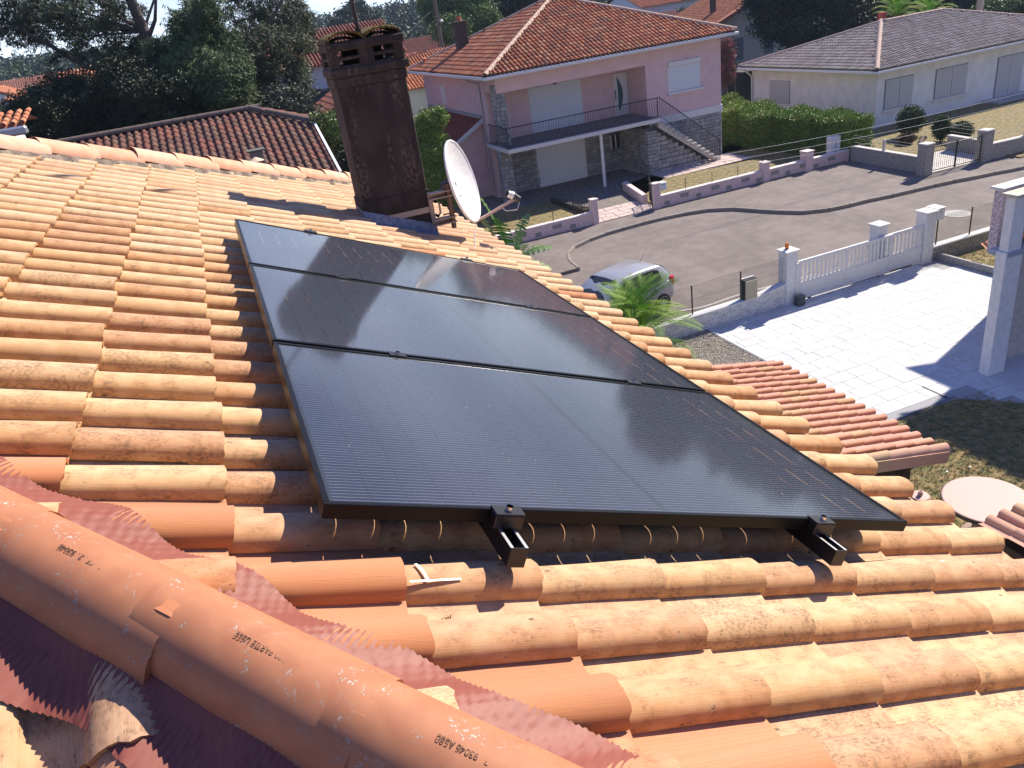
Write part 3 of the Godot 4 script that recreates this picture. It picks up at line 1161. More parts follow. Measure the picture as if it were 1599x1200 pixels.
	var spots := [[0.25, 0.185, 0.013, "small brown moss ball on the pale channel left of centre, below the chalk cross"], [0.863, 0.588, 0.012, "brown moss ball low on the right, two tile rows above the bottom edge"]]
	for q in spots:
		var m := MB.new()
		var r: float = q[2]
		for j in 70:
			var dv := Vector3(rr(-1, 1), rr(-0.2, 1), rr(-1, 1)).normalized()
			m.tube([dv * r * 0.2, dv * r * rr(0.8, 1.2) + Vector3(rr(-1, 1), rr(-1, 1), rr(-1, 1)) * r * 0.2], r * 0.16, r * 0.05, 4, false)
		var o := obj("moss_cushion", m, mm)
		o.position = pl * Vector3(q[0], drape2(q[1]) - BASE + 0.004, q[1])
		tag(o, q[3], "moss")


func drape2(z: float) -> float:
	return tile_height(fposmod(z - 0.120, 0.196)) + 0.010


# ---------------------------------------------------------------- ground, street, terrace
func sheet(called: String, pts: Array, y: float, material: Material, thick := 0.0) -> MeshInstance3D:  # pts of [x, z]
	var pl := []
	for p in pts:
		pl.append(Vector2(p[0], -p[1]))
	var m := MB.new()
	m.prism(pl, y - maxf(thick, 0.02), y)
	return struct(called, m, material)

func smooth(pts: Array, per := 4) -> Array:
	var r := []
	for j in pts.size() - 1:
		var a: Vector2 = pts[maxi(j - 1, 0)]
		var b: Vector2 = pts[j]
		var c: Vector2 = pts[j + 1]
		var d: Vector2 = pts[mini(j + 2, pts.size() - 1)]
		for k in per:
			r.append(b.cubic_interpolate(c, a, d, k / float(per)))
	r.append(pts[-1])
	return r

func site() -> void:
	var g := GROUND
	var asphalt := nmat(lin(0.142, 0.118, 0.107), lin(0.170, 0.143, 0.131), Vector3(0.22, 0.22, 0.22), 0.92, 0.014, 91, M.grit, 0.5)
	asphalt.detail_enabled = true
	asphalt.detail_albedo = patch_image(92)
	asphalt.detail_uv_layer = BaseMaterial3D.DETAIL_UV_2
	asphalt.uv2_triplanar = true
	asphalt.uv2_world_triplanar = true
	asphalt.uv2_scale = Vector3(0.11, 0.11, 0.11)
	M.asphalt = asphalt
	var dry := nmat(lin(0.11, 0.11, 0.04), lin(0.27, 0.185, 0.085), Vector3(0.35, 0.35, 0.35), 0.97, 0.02, 55, M.grit, 1.2)
	M.dry = dry
	var green := nmat(lin(0.055, 0.075, 0.025), lin(0.14, 0.12, 0.05), Vector3(0.03, 0.03, 0.03), 0.97, 0.02, 57)
	# ground as far as the horizon
	var m := MB.new()
	m.grid(40, 40, func(u, v):
		var x := lerpf(-1.0, 1.0, u)
		var z := lerpf(-1.0, 1.0, v)
		return Vector3(signf(x) * pow(absf(x), 2.2) * 2500.0 + 15.0, g - 0.22, signf(z) * pow(absf(z), 2.2) * 2500.0 - 30.0))
	for j in m.n.size():
		m.n[j] = Vector3.UP
	struct("ground", m, green)
	# street, pavement, kerb
	sheet("road", [[-6, -15.6], [70, -15.6], [70, -22], [29, -24], [20, -24], [18.5, -25.6], [8, -25.9], [-6, -24]], g - 0.11, asphalt, 0.1)
	var kp := [Vector2(10.7, -22.4), Vector2(10.88, -23.66), Vector2(11.36, -24.55), Vector2(11.98, -25.02), Vector2(13.0, -25.42), Vector2(14.0, -25.57), Vector2(15.2, -25.66), Vector2(16.8, -25.54), Vector2(18.0, -25.19), Vector2(18.76, -24.54), Vector2(19.3, -23.4), Vector2(20.1, -22.1), Vector2(21.2, -21.60), Vector2(22.7, -21.50), Vector2(24.0, -21.31), Vector2(26.1, -21.15), Vector2(28.5, -20.75), Vector2(34.0, -20.4), Vector2(70.0, -20.2)]
	var ks := smooth(kp, 5)
	var pave := []
	for p: Vector2 in ks:
		pave.append([p.x, p.y - 0.02])
	pave.append_array([[70, -24], [30.2, -22.6], [26.6, -22.7], [27.0, -26.9], [10.5, -27.4], [-6, -28], [-6, -22.4]])
	sheet("pavement", pave, g, asphalt, 0.2)
	var kerb := Node3D.new()
	kerb.name = "kerb"
	add_child(kerb)
	kerb.set_meta("kind", "structure")
	var kmats := []
	for j in 3:
		kmats.append(nmat(lin(0.16, 0.14, 0.12), lin(0.36, 0.32, 0.28), Vector3(1.5, 1.5, 1.5) * (1.0 + j * 0.3), 0.93, 0.02, 95 + j, M.grit, 0.5))
	var acc := 0.0
	var start: Vector2 = ks[0]
	for j in range(1, ks.size()):
		var a: Vector2 = ks[j]
		if a.distance_to(start) < 0.80:
			continue
		while a.distance_to(start) > 0.5 and start.x < 34.0:
			var dir := (a - start).normalized()
			var ln := minf(1.0, a.distance_to(start))
			var e := start + dir * ln
			var sd := Vector2(-dir.y, dir.x)
			if sd.y < 0:
				sd = -sd
			var bm := MB.new()
			bm.xf = Transform3D(Basis(Vector3(dir.x, 0, dir.y), Vector3.UP, Vector3(dir.x, 0, dir.y).cross(Vector3.UP)), Vector3(start.x, g, start.y))
			bm.cbox(Vector3(0.006, -0.25, -0.05), Vector3(ln - 0.006, 0.022 + rr(-0.004, 0.006), 0.05), 0.012)
			obj("kerb_stone", bm, kmats[rng.randi() % 3], kerb)
			start = e
	# pale worn edge of the near footway
	var ne := MB.new()
	var np := [Vector2(6, -17.0), Vector2(10.5, -17.05), Vector2(12.0, -16.75), Vector2(13.4, -16.85), Vector2(16.0, -16.7)]
	np = smooth(np, 4)
	for j in np.size() - 1:
		var a: Vector2 = np[j]
		var b: Vector2 = np[j + 1]
		ne.quad(Vector3(a.x, g - 0.098, a.y + 0.05), Vector3(b.x, g - 0.098, b.y + 0.05), Vector3(b.x, g - 0.098, b.y - 0.05), Vector3(a.x, g - 0.098, a.y - 0.05))
	struct("gutter_stones", ne, nmat(lin(0.30, 0.27, 0.24), lin(0.50, 0.46, 0.42), Vector3(2, 2, 2), 0.9, 0.03, 99))
	# manhole
	var mh := thing("manhole_cover", "round pale manhole cover in the road behind the white mailbox pillar", "manhole cover", Vector3(23.4, g - 0.106, -18.15))
	var mm := MB.new()
	mm.lathe([Vector2(0.46, -0.02), Vector2(0.46, 0.006), Vector2(0.40, 0.008), Vector2(0.395, 0.004), Vector2(0, 0.004)], 28)
	obj("cover", mm, nmat(lin(0.22, 0.21, 0.20), lin(0.42, 0.40, 0.38), Vector3(4, 4, 4), 0.7, 0.05, 98), mh)
	var mr := MB.new()
	for j in 9:
		for k in 9:
			var q := Vector2(j - 4, k - 4) * 0.085
			if q.length() < 0.36:
				mr.cbox(Vector3(q.x - 0.022, 0.0045, q.y - 0.022), Vector3(q.x + 0.022, 0.012, q.y + 0.022), 0.003)
	obj("stud_pattern", mr, mat(0.45, 0.43, 0.41, 0.6), mh)

	terrace()
	# dry lawn by the terrace and behind the annex
	sheet("lawn", [[2.0, -9.0], [4, -9.0], [11.3, -9.0], [13.0, -8.9], [13.8, -8.1], [30, -8.1], [30, 12], [2.0, 12]], g - 0.012, dry, 0.2)
	sheet("lawn", [[19.15, -15.0], [30, -15.0], [30, -10.0], [19.15, -12.0]], g - 0.010, dry, 0.2)
	tufts("dry_grass", [[9.2, -8.8, 13.6, -4.6], [19.3, -14.8, 21.5, -13.2]], 6000, lin(0.34, 0.235, 0.09), 0.03, "short yellowed grass of the lawn by the round table")
	# gravel bed in the corner by the low wall
	sheet("gravel_bed", [[6.5, -15.1], [11.0, -15.15], [11.05, -13.9], [10.9, -12.0], [6.5, -12.0]], g - 0.005, nmat(lin(0.22, 0.18, 0.13), lin(0.42, 0.36, 0.28), Vector3(2, 2, 2), 0.95, 0.09, 52, M.grit, 1.5), 0.2)
	var pb := MB.new()
	pb.lathe([Vector2(0.010, 0), Vector2(0.014, 0.006), Vector2(0.010, 0.013), Vector2(0.0, 0.016)], 6)
	var xs := []
	var cs := []
	for j in 9000:
		var b := Basis.from_euler(Vector3(rr(-0.4, 0.4), rr(0, TAU), rr(-0.4, 0.4))).scaled(Vector3.ONE * rr(0.6, 1.5))
		xs.append(Transform3D(b, Vector3(rr(9.0, 10.98), g - 0.006, rr(-15.1, -12.5))))
		var t := rr(0.16, 0.48)
		cs.append(Color(t, t * 0.88, t * 0.72))
	var pm := mat(1, 1, 1, 0.9)
	pm.vertex_color_use_as_albedo = true
	multi("gravel", pb.mesh(), pm, xs, cs, null).set_meta("label", "loose beige gravel in the bed at the corner of the low wall")


func patch_image(sd: int, size := 512) -> ImageTexture:
	var a := noise(0.006, sd, 4).get_seamless_image(size, size).get_data()
	var b := noise(0.15, sd + 1, 2).get_seamless_image(size, size).get_data()
	var out := PackedByteArray()
	out.resize(size * size * 4)
	for j in size * size:
		var p := a[j] / 255.0
		var q := b[j] / 255.0
		var dark := p < 0.42
		var al := clampf(absf(p - 0.5) * 2.6 - 0.15, 0.0, 0.5) + clampf((q - 0.55) * 1.2, 0.0, 0.3)
		out[j * 4] = 88 if dark else 138
		out[j * 4 + 1] = 80 if dark else 127
		out[j * 4 + 2] = 77 if dark else 122
		out[j * 4 + 3] = int(clampf(al, 0.0, 0.6) * 110)
	return ImageTexture.create_from_image(Image.create_from_data(size, size, false, Image.FORMAT_RGBA8, out))


func tufts(called: String, areas: Array, count: int, c: Color, high: float, label: String) -> void:
	var b := MB.new()
	for j in 7:
		var a := TAU * j / 7.0 + 0.3 * j
		var d := Vector3(cos(a), 0, sin(a))
		var s := Vector3(-d.z, 0, d.x) * 0.006
		var f := d * 0.01
		b.tri(f - s, f + s, d * rr(0.02, 0.05) + Vector3.UP * rr(0.5, 1.0) * high)
	var xs := []
	var cs := []
	for j in count:
		var ar = areas[j % areas.size()] if j % 7 == 0 else areas[0]
		xs.append(Transform3D(Basis(Vector3.UP, rr(0, TAU)).scaled(Vector3.ONE * rr(0.6, 1.5)), Vector3(rr(ar[0], ar[2]), GROUND - 0.012, rr(ar[1], ar[3]))))
		var t := rr(0.6, 1.35)
		var gr := rr(0.0, 1.0)
		var lc := c.srgb_to_linear()
		cs.append(Color(lc.r * t * lerpf(1.0, 0.7, gr * gr), lc.g * t * lerpf(1.0, 1.1, gr * gr), lc.b * t))
	var m := mat(1, 1, 1, 0.95)
	m.vertex_color_use_as_albedo = true
	multi(called, b.mesh(), m, xs, cs, null).set_meta("label", label)


func terrace() -> void:
	var g := GROUND
	var t := Node3D.new()
	t.name = "terrace"
	add_child(t)
	t.set_meta("kind", "structure")
	# bedding under the slabs shows as the joints
	var b := MB.new()
	b.prism([Vector2(11.0, 15.2), Vector2(19.15, 15.2), Vector2(19.15, 8.0), Vector2(13.75, 8.02), Vector2(12.92, 8.87), Vector2(11.0, 8.95)], g - 0.2, g - 0.008)
	obj("bedding", b, mat(0.30, 0.30, 0.30, 0.95), t)
	var ms := []
	for j in 5:
		ms.append(nmat(lin(0.43 + 0.015 * j, 0.43 + 0.015 * j, 0.435 + 0.015 * j), lin(0.51 + 0.012 * j, 0.51 + 0.012 * j, 0.515 + 0.012 * j), Vector3(0.7, 0.7, 0.7), 0.75, 0.012 + 0.003 * j, 200 + j))
	var meshes := {}
	var w := 0.40
	var z := -15.16
	var row := 0
	while z < -8.1:
		var x := 11.02 - (0.3 if row % 2 else 0.0) - 0.15 * (row % 3)
		while x < 19.1:
			var l := 0.60 if (row + int(x * 3.0)) % 5 else 0.40
			var x0 := maxf(x, 11.02)
			var x1 := minf(x + l, 19.12)
			if x1 - x0 > 0.08 and (z + w < -8.95 or x0 > 13.4 or (z + w < -8.45 and x0 > 13.0)):
				var k := "%.2f" % (x1 - x0)
				if not meshes.has(k):
					var q := MB.new()
					q.cbox(Vector3(0.003, -0.04, 0.003), Vector3(x1 - x0 - 0.003, 0, w - 0.003), 0.004)
					meshes[k] = q.mesh()
				var big := seen_at(Vector3(x0, g, z)).z < 26.0
				if big:
					var o := put("paving_slab", meshes[k], ms[rng.randi() % 5], t)
					o.position = Vector3(x0, g + rr(-0.0015, 0.0015), z)
			x += l
		z += w
		row += 1
	# dark edging strips
	boxed("edging", Vector3(10.94, g - 0.2, -15.2), Vector3(11.0, g + 0.012, -8.95), mat(0.10, 0.10, 0.11, 0.9), t)
	var e := MB.new()
	e.xf = Transform3D(Basis(Vector3.UP, 0.02), Vector3(11.0, g, -8.93))
	e.box(Vector3(0, -0.2, 0.0), Vector3(1.93, 0.01, 0.05))
	obj("edging", e, mat(0.16, 0.16, 0.17, 0.9), t)
	var ed := thing("concrete_edging", "low grey concrete edging between the white terrace and the dry lawn by the street", "edging", Vector3(19.2, g, -15.2))
	var em := MB.new()
	em.cbox(Vector3(-0.06, -0.2, 0), Vector3(0.05, 0.20, 5.2), 0.012)
	obj("edging_block", em, nmat(lin(0.24, 0.23, 0.22), lin(0.38, 0.36, 0.34), Vector3(1, 1, 1), 0.9, 0.02, 71), ed)
	var dr := thing("drain_slot", "dark narrow drain slot in the shaded terrace paving before the white pilaster", "drain", Vector3(12.75, g + 0.002, -9.6))
	var dm := MB.new()
	dm.box(Vector3(0, -0.01, -0.03), Vector3(0.05, 0.002, 0.62))
	obj("slot", dm, mat(0.02, 0.02, 0.02, 0.7), dr)
	var dg := MB.new()
	for j in 12:
		dg.box(Vector3(0.006, 0.002, -0.02 + j * 0.052), Vector3(0.044, 0.004, 0.0 + j * 0.052))
	obj("grille", dg, mat(0.05, 0.05, 0.05, 0.5, 0.5), dr)


# ---------------------------------------------------------------- our street front
func pillar(lo: Vector3, w: float, high: float, label: String, cap := 0.05) -> Node3D:
	var p := thing("gate_pillar", label, "gate pillar", lo, 0.0, "white gate pillars along the street")
	boxed("shaft", Vector3(-w * 0.5, -0.2, -w * 0.5), Vector3(w * 0.5, high - 0.06, w * 0.5), M.paint_white, p, 0.012)
	boxed("cap", Vector3(-w * 0.5 - cap, high - 0.06, -w * 0.5 - cap), Vector3(w * 0.5 + cap, high - 0.025, w * 0.5 + cap), M.cap_stone, p, 0.008)
	var m := MB.new()
	var a := w * 0.5 + cap - 0.01
	var y := high - 0.025
	var t := Vector3(0, high + 0.02, 0)
	m.tri(Vector3(-a, y, a), Vector3(a, y, a), t)
	m.tri(Vector3(a, y, a), Vector3(a, y, -a), t)
	m.tri(Vector3(a, y, -a), Vector3(-a, y, -a), t)
	m.tri(Vector3(-a, y, -a), Vector3(-a, y, a), t)
	obj("cap_top", m, M.cap_stone, p)
	return p

func chain_link(parent: Node, a: Vector3, b: Vector3, high: float, wire: Material) -> void:
	var m := MB.new()
	var d := b - a
	var ln := d.length()
	d = d.normalized()
	var step := 0.075
	var n := int(ln / step)
	for j in range(-int(high / step), n):
		for s in 2:
			var x0 := j * step
			var p := Vector2(x0, 0.0) if s == 0 else Vector2(x0, high)
			var q := Vector2(x0 + high, high) if s == 0 else Vector2(x0 + high, 0.0)
			var f0 := clampf((0.0 - p.x) / high, 0.0, 1.0)
			var f1 := clampf((ln - p.x) / high, 0.0, 1.0)
			if f1 - f0 < 0.01:
				continue
			var u := p.lerp(q, f0)
			var v := p.lerp(q, f1)
			m.tube([a + d * u.x + Vector3.UP * u.y, a + d * v.x + Vector3.UP * v.y], 0.0026, -1, 3, false)
	for y in [0.02, high * 0.5, high]:
		m.tube([a + Vector3.UP * y, b + Vector3.UP * y], 0.003, -1, 4, false)
	var o := obj("wire_mesh", m, wire, parent)
	o.set_meta("kind", "stuff")

func street_front() -> void:
	var g := GROUND
	var zc := -15.2
	var wire := mat(0.045, 0.055, 0.045, 0.5, 0.2)
	# low rendered wall left of the gate, with a raised, sloping end
	var lw := thing("low_wall", "low white rendered garden wall with weathered face, left of the white sliding gate", "wall", Vector3(8.2, g, zc))
	var m := MB.new()
	m.prism([Vector2(0.0, -0.2), Vector2(5.42, -0.2), Vector2(5.42, 0.62), Vector2(4.45, 0.48), Vector2(0.0, 0.46)], -0.09, 0.09, 2)
	obj("wall_body", m, M.stained_white, lw)
	var cp := MB.new()
	cp.prism([Vector2(-0.02, 0.46), Vector2(4.45, 0.48), Vector2(5.42, 0.62), Vector2(5.42, 0.665), Vector2(4.44, 0.525), Vector2(-0.02, 0.505)], -0.13, 0.13, 2)
	obj("coping", cp, M.cap_stone, lw)
	var cl := thing("chain_link_fence", "dark chain-link fence on the low wall left of the gate, before the parked car", "fence", Vector3(8.2, g, zc))
	chain_link(cl, Vector3(0, 0.50, -0.02), Vector3(5.40, 0.60, -0.02), 0.78, wire)
	for x in [0.4, 2.45, 4.0]:
		var p := MB.new()
		p.tube([Vector3(x, 0.45, -0.02), Vector3(x, 1.33, -0.02)], 0.020, -1, 8)
		obj("post", p, mat(0.02, 0.025, 0.022, 0.5), cl)
	# meter box
	var mb := thing("meter_box", "beige electricity meter box standing on the low white wall left of the orange beacon", "meter box", Vector3(12.45, g + 0.50, zc + 0.02))
	boxed("door", Vector3(-0.19, 0.0, 0.075), Vector3(0.19, 0.56, 0.105), nmat(lin(0.42, 0.36, 0.24), lin(0.50, 0.43, 0.30), Vector3(3, 3, 3), 0.6, 0.02, 14), mb, 0.008)
	boxed("body", Vector3(-0.20, 0.0, -0.06), Vector3(0.20, 0.575, 0.073), mat(0.03, 0.032, 0.035, 0.5), mb, 0.004)
	boxed("back_shell", Vector3(-0.215, 0.0, -0.13), Vector3(0.205, 0.60, -0.062), mat(0.60, 0.60, 0.56, 0.6), mb, 0.006)
	# pillars
	var p1 := Vector3(13.78, g, zc - 0.05)
	var p2 := Vector3(17.02, g, zc - 0.12)
	var p3 := Vector3(18.72, g, zc - 0.05)
	pillar(p1, 0.36, 1.60, "white gate pillar carrying the orange beacon, at the left end of the sliding gate")
	pillar(p2, 0.34, 1.58, "white gate pillar between the wide sliding gate and the narrow garden gate")
	pillar(p3, 0.38, 1.60, "white gate pillar with the white mailbox fixed to its right side")
	var be := thing("gate_beacon", "orange warning beacon on top of the left white gate pillar", "beacon", p1 + Vector3(-0.06, 1.60, 0.02))
	var bm := MB.new()
	bm.lathe([Vector2(0.055, 0), Vector2(0.055, 0.03), Vector2(0.0, 0.03)], 14)
	obj("base", bm, mat(0.03, 0.03, 0.03, 0.5), be)
	var bl := MB.new()
	bl.lathe([Vector2(0.052, 0.03), Vector2(0.055, 0.08), Vector2(0.048, 0.15), Vector2(0.03, 0.175), Vector2(0, 0.18)], 16)
	obj("lens", bl, mat(0.85, 0.22, 0.02, 0.25), be)
	# sliding gate
	var sg := thing("sliding_gate", "long white sliding gate with upright slats above solid lower panels", "gate", Vector3(14.02, g, zc + 0.10))
	var white = M.paint_white
	var L := 3.30
	boxed("bottom_rail", Vector3(0, 0.07, -0.03), Vector3(L, 0.17, 0.03), white, sg, 0.006)
	boxed("middle_rail", Vector3(0, 0.50, -0.028), Vector3(L, 0.58, 0.028), white, sg, 0.006)
	boxed("top_rail", Vector3(0, 1.13, -0.035), Vector3(L, 1.22, 0.035), white, sg, 0.010)
	for x in [0.0, 1.62, L - 0.09]:
		boxed("stile", Vector3(x, 0.165, -0.029), Vector3(x + 0.09, 1.135, 0.029), white, sg, 0.006)
	for q in [[0.09, 1.62], [1.71, L - 0.09]]:
		boxed("lower_panel", Vector3(q[0], 0.165, -0.012), Vector3(q[1], 0.505, 0.012), white, sg)
		var n := 10
		for j in n:
			var x: float = lerpf(q[0] + 0.05, q[1] - 0.05, (j + 0.5) / n)
			boxed("slat", Vector3(x - 0.042, 0.575, -0.011), Vector3(x + 0.042, 1.135, 0.011), white, sg, 0.003)
	for x in [0.35, 2.8]:
		boxed("wheel", Vector3(x, 0.015, -0.015), Vector3(x + 0.11, 0.075, 0.015), mat(0.1, 0.1, 0.1, 0.6), sg, 0.01)
	boxed("end_post", Vector3(-0.11, 0.0, -0.05), Vector3(-0.03, 1.17, 0.05), white, sg, 0.008)
	var gr := thing("guide_rail", "thin white guide rail on the paving under the sliding gate", "rail", Vector3(13.9, g, zc + 0.10))
	boxed("rail", Vector3(0, 0.0, -0.035), Vector3(3.2, 0.018, 0.035), M.cap_stone, gr, 0.003)
	boxed("dark_channel", Vector3(-0.2, -0.006, -0.11), Vector3(3.3, 0.003, -0.036), mat(0.05, 0.05, 0.05, 0.8), gr)
	var mo := thing("gate_motor", "dark grey gate motor housing at the foot of the left white pillar", "gate motor", Vector3(13.93, g, zc + 0.30))
	boxed("housing", Vector3(-0.13, 0.0, -0.10), Vector3(0.13, 0.24, 0.10), mat(0.06, 0.065, 0.07, 0.6), mo, 0.03)
	boxed("lid", Vector3(-0.12, 0.235, -0.09), Vector3(0.12, 0.29, 0.09), mat(0.075, 0.08, 0.085, 0.55), mo, 0.025)
	# narrow gate
	var ng := thing("garden_gate", "narrow white garden gate with slats, left of the mailbox pillar", "gate", Vector3(17.22, g, zc + 0.05))
	var L2 := 1.28
	boxed("bottom_rail", Vector3(0, 0.08, -0.025), Vector3(L2, 0.17, 0.025), white, ng, 0.006)
	boxed("middle_rail", Vector3(0, 0.50, -0.025), Vector3(L2, 0.58, 0.025), white, ng, 0.006)
	boxed("top_rail", Vector3(0, 1.13, -0.03), Vector3(L2, 1.22, 0.03), white, ng, 0.008)
	for x in [0.0, L2 - 0.08]:
		boxed("stile", Vector3(x, 0.165, -0.026), Vector3(x + 0.08, 1.135, 0.026), white, ng, 0.006)
	boxed("lower_panel", Vector3(0.08, 0.165, -0.012), Vector3(L2 - 0.08, 0.505, 0.012), white, ng)
	for j in 7:
		var x := lerpf(0.12, L2 - 0.12, (j + 0.5) / 7.0)
		boxed("slat", Vector3(x - 0.040, 0.575, -0.011), Vector3(x + 0.040, 1.135, 0.011), white, ng, 0.003)
	var hn := MB.new()
	hn.tube([Vector3(0.04, 0.98, 0.026), Vector3(0.04, 0.98, 0.07), Vector3(0.16, 0.98, 0.07)], 0.012, -1, 8)
	obj("handle", hn, mat(0.5, 0.48, 0.42, 0.3, 0.8), ng)
	boxed("lock_plate", Vector3(0.015, 0.88, 0.026), Vector3(0.065, 1.06, 0.032), mat(0.5, 0.48, 0.42, 0.3, 0.8), ng)
	# mailbox
	var ml := thing("mailbox", "white mailbox with a flap on the right side of the last white gate pillar", "mailbox", p3 + Vector3(0.36, 1.24, -0.02))
	boxed("box", Vector3(-0.15, 0, -0.20), Vector3(0.15, 0.33, 0.20), white, ml, 0.010)
	boxed("lid", Vector3(-0.17, 0.33, -0.22), Vector3(0.17, 0.36, 0.22), M.cap_stone, ml, 0.008)
	boxed("key_plate", Vector3(-0.02, 0.20, 0.2), Vector3(0.02, 0.25, 0.204), mat(0.3, 0.3, 0.3, 0.4, 0.6), ml)
	# low wall and fence to the right
	var rw := thing("low_wall", "low white-topped wall right of the mailbox pillar with a dark grey face", "wall", Vector3(18.92, g, zc))
	boxed("wall_body", Vector3(0, -0.2, -0.09), Vector3(9.0, 0.40, 0.09), nmat(lin(0.20, 0.20, 0.17), lin(0.34, 0.33, 0.30), Vector3(0.8, 0.8, 0.8), 0.92, 0.02, 73), rw)  # mottled grey body, darker than its coping
	boxed("coping", Vector3(0, 0.40, -0.13), Vector3(9.0, 0.45, 0.13), M.cap_stone, rw, 0.008)
	var fr := thing("chain_link_fence", "dark chain-link fence with black posts on the low wall right of the mailbox", "fence", Vector3(18.92, g, zc))
	chain_link(fr, Vector3(0, 0.47, 0), Vector3(8.0, 0.47, 0), 0.80, wire)
	for x in [0.22, 1.55, 3.5]:
		var p := MB.new()
		p.tube([Vector3(x, 0.44, 0), Vector3(x, 1.29, 0)], 0.020, -1, 8)
		obj("post", p, mat(0.02, 0.025, 0.022, 0.5), fr)
	# spare roof tiles
	for k in 5:
		var o := put("spare_roof_tile", M.tiles[k % 5], M.salmon[k % 5])
		o.transform = Transform3D(Basis(Vector3.UP, 1.25) * Basis.from_euler(Vector3(0.0, 0.0, 0.25)), Vector3(20.25 - 0.1 * k, g + 0.22 + 0.09 * k, -13.55 - 0.13 * k))
		tag(o, "red roof tile leaning in the small stack on the dry grass behind the white pilaster", "roof tile", "red spare roof tiles stacked on the grass")


# ---------------------------------------------------------------- small buildings round us
func tile_roof(parent: Node, xf: Transform3D, rows: Array, z0: float, pitch: float, ends: Array, mats: Array, keep: Array, meshes: Array, skip_out := true) -> void:
	for q in lay(xf, rows, z0, pitch, ends, keep, 0.42, 0.6):
		var t: Transform3D = q[0]
		var c := t * Vector3(-0.2, 0.04, -0.1)
		if skip_out and not in_view(c, 0.05):
			continue
		var me: Mesh = meshes[rng.randi() % meshes.size()]
		if q[1] > 0:
			me = cut(me, local_planes(t, keep))
			if me == null:
				continue
		put("roof_tile", me, mats[rng.randi() % mats.size()], parent).transform = t

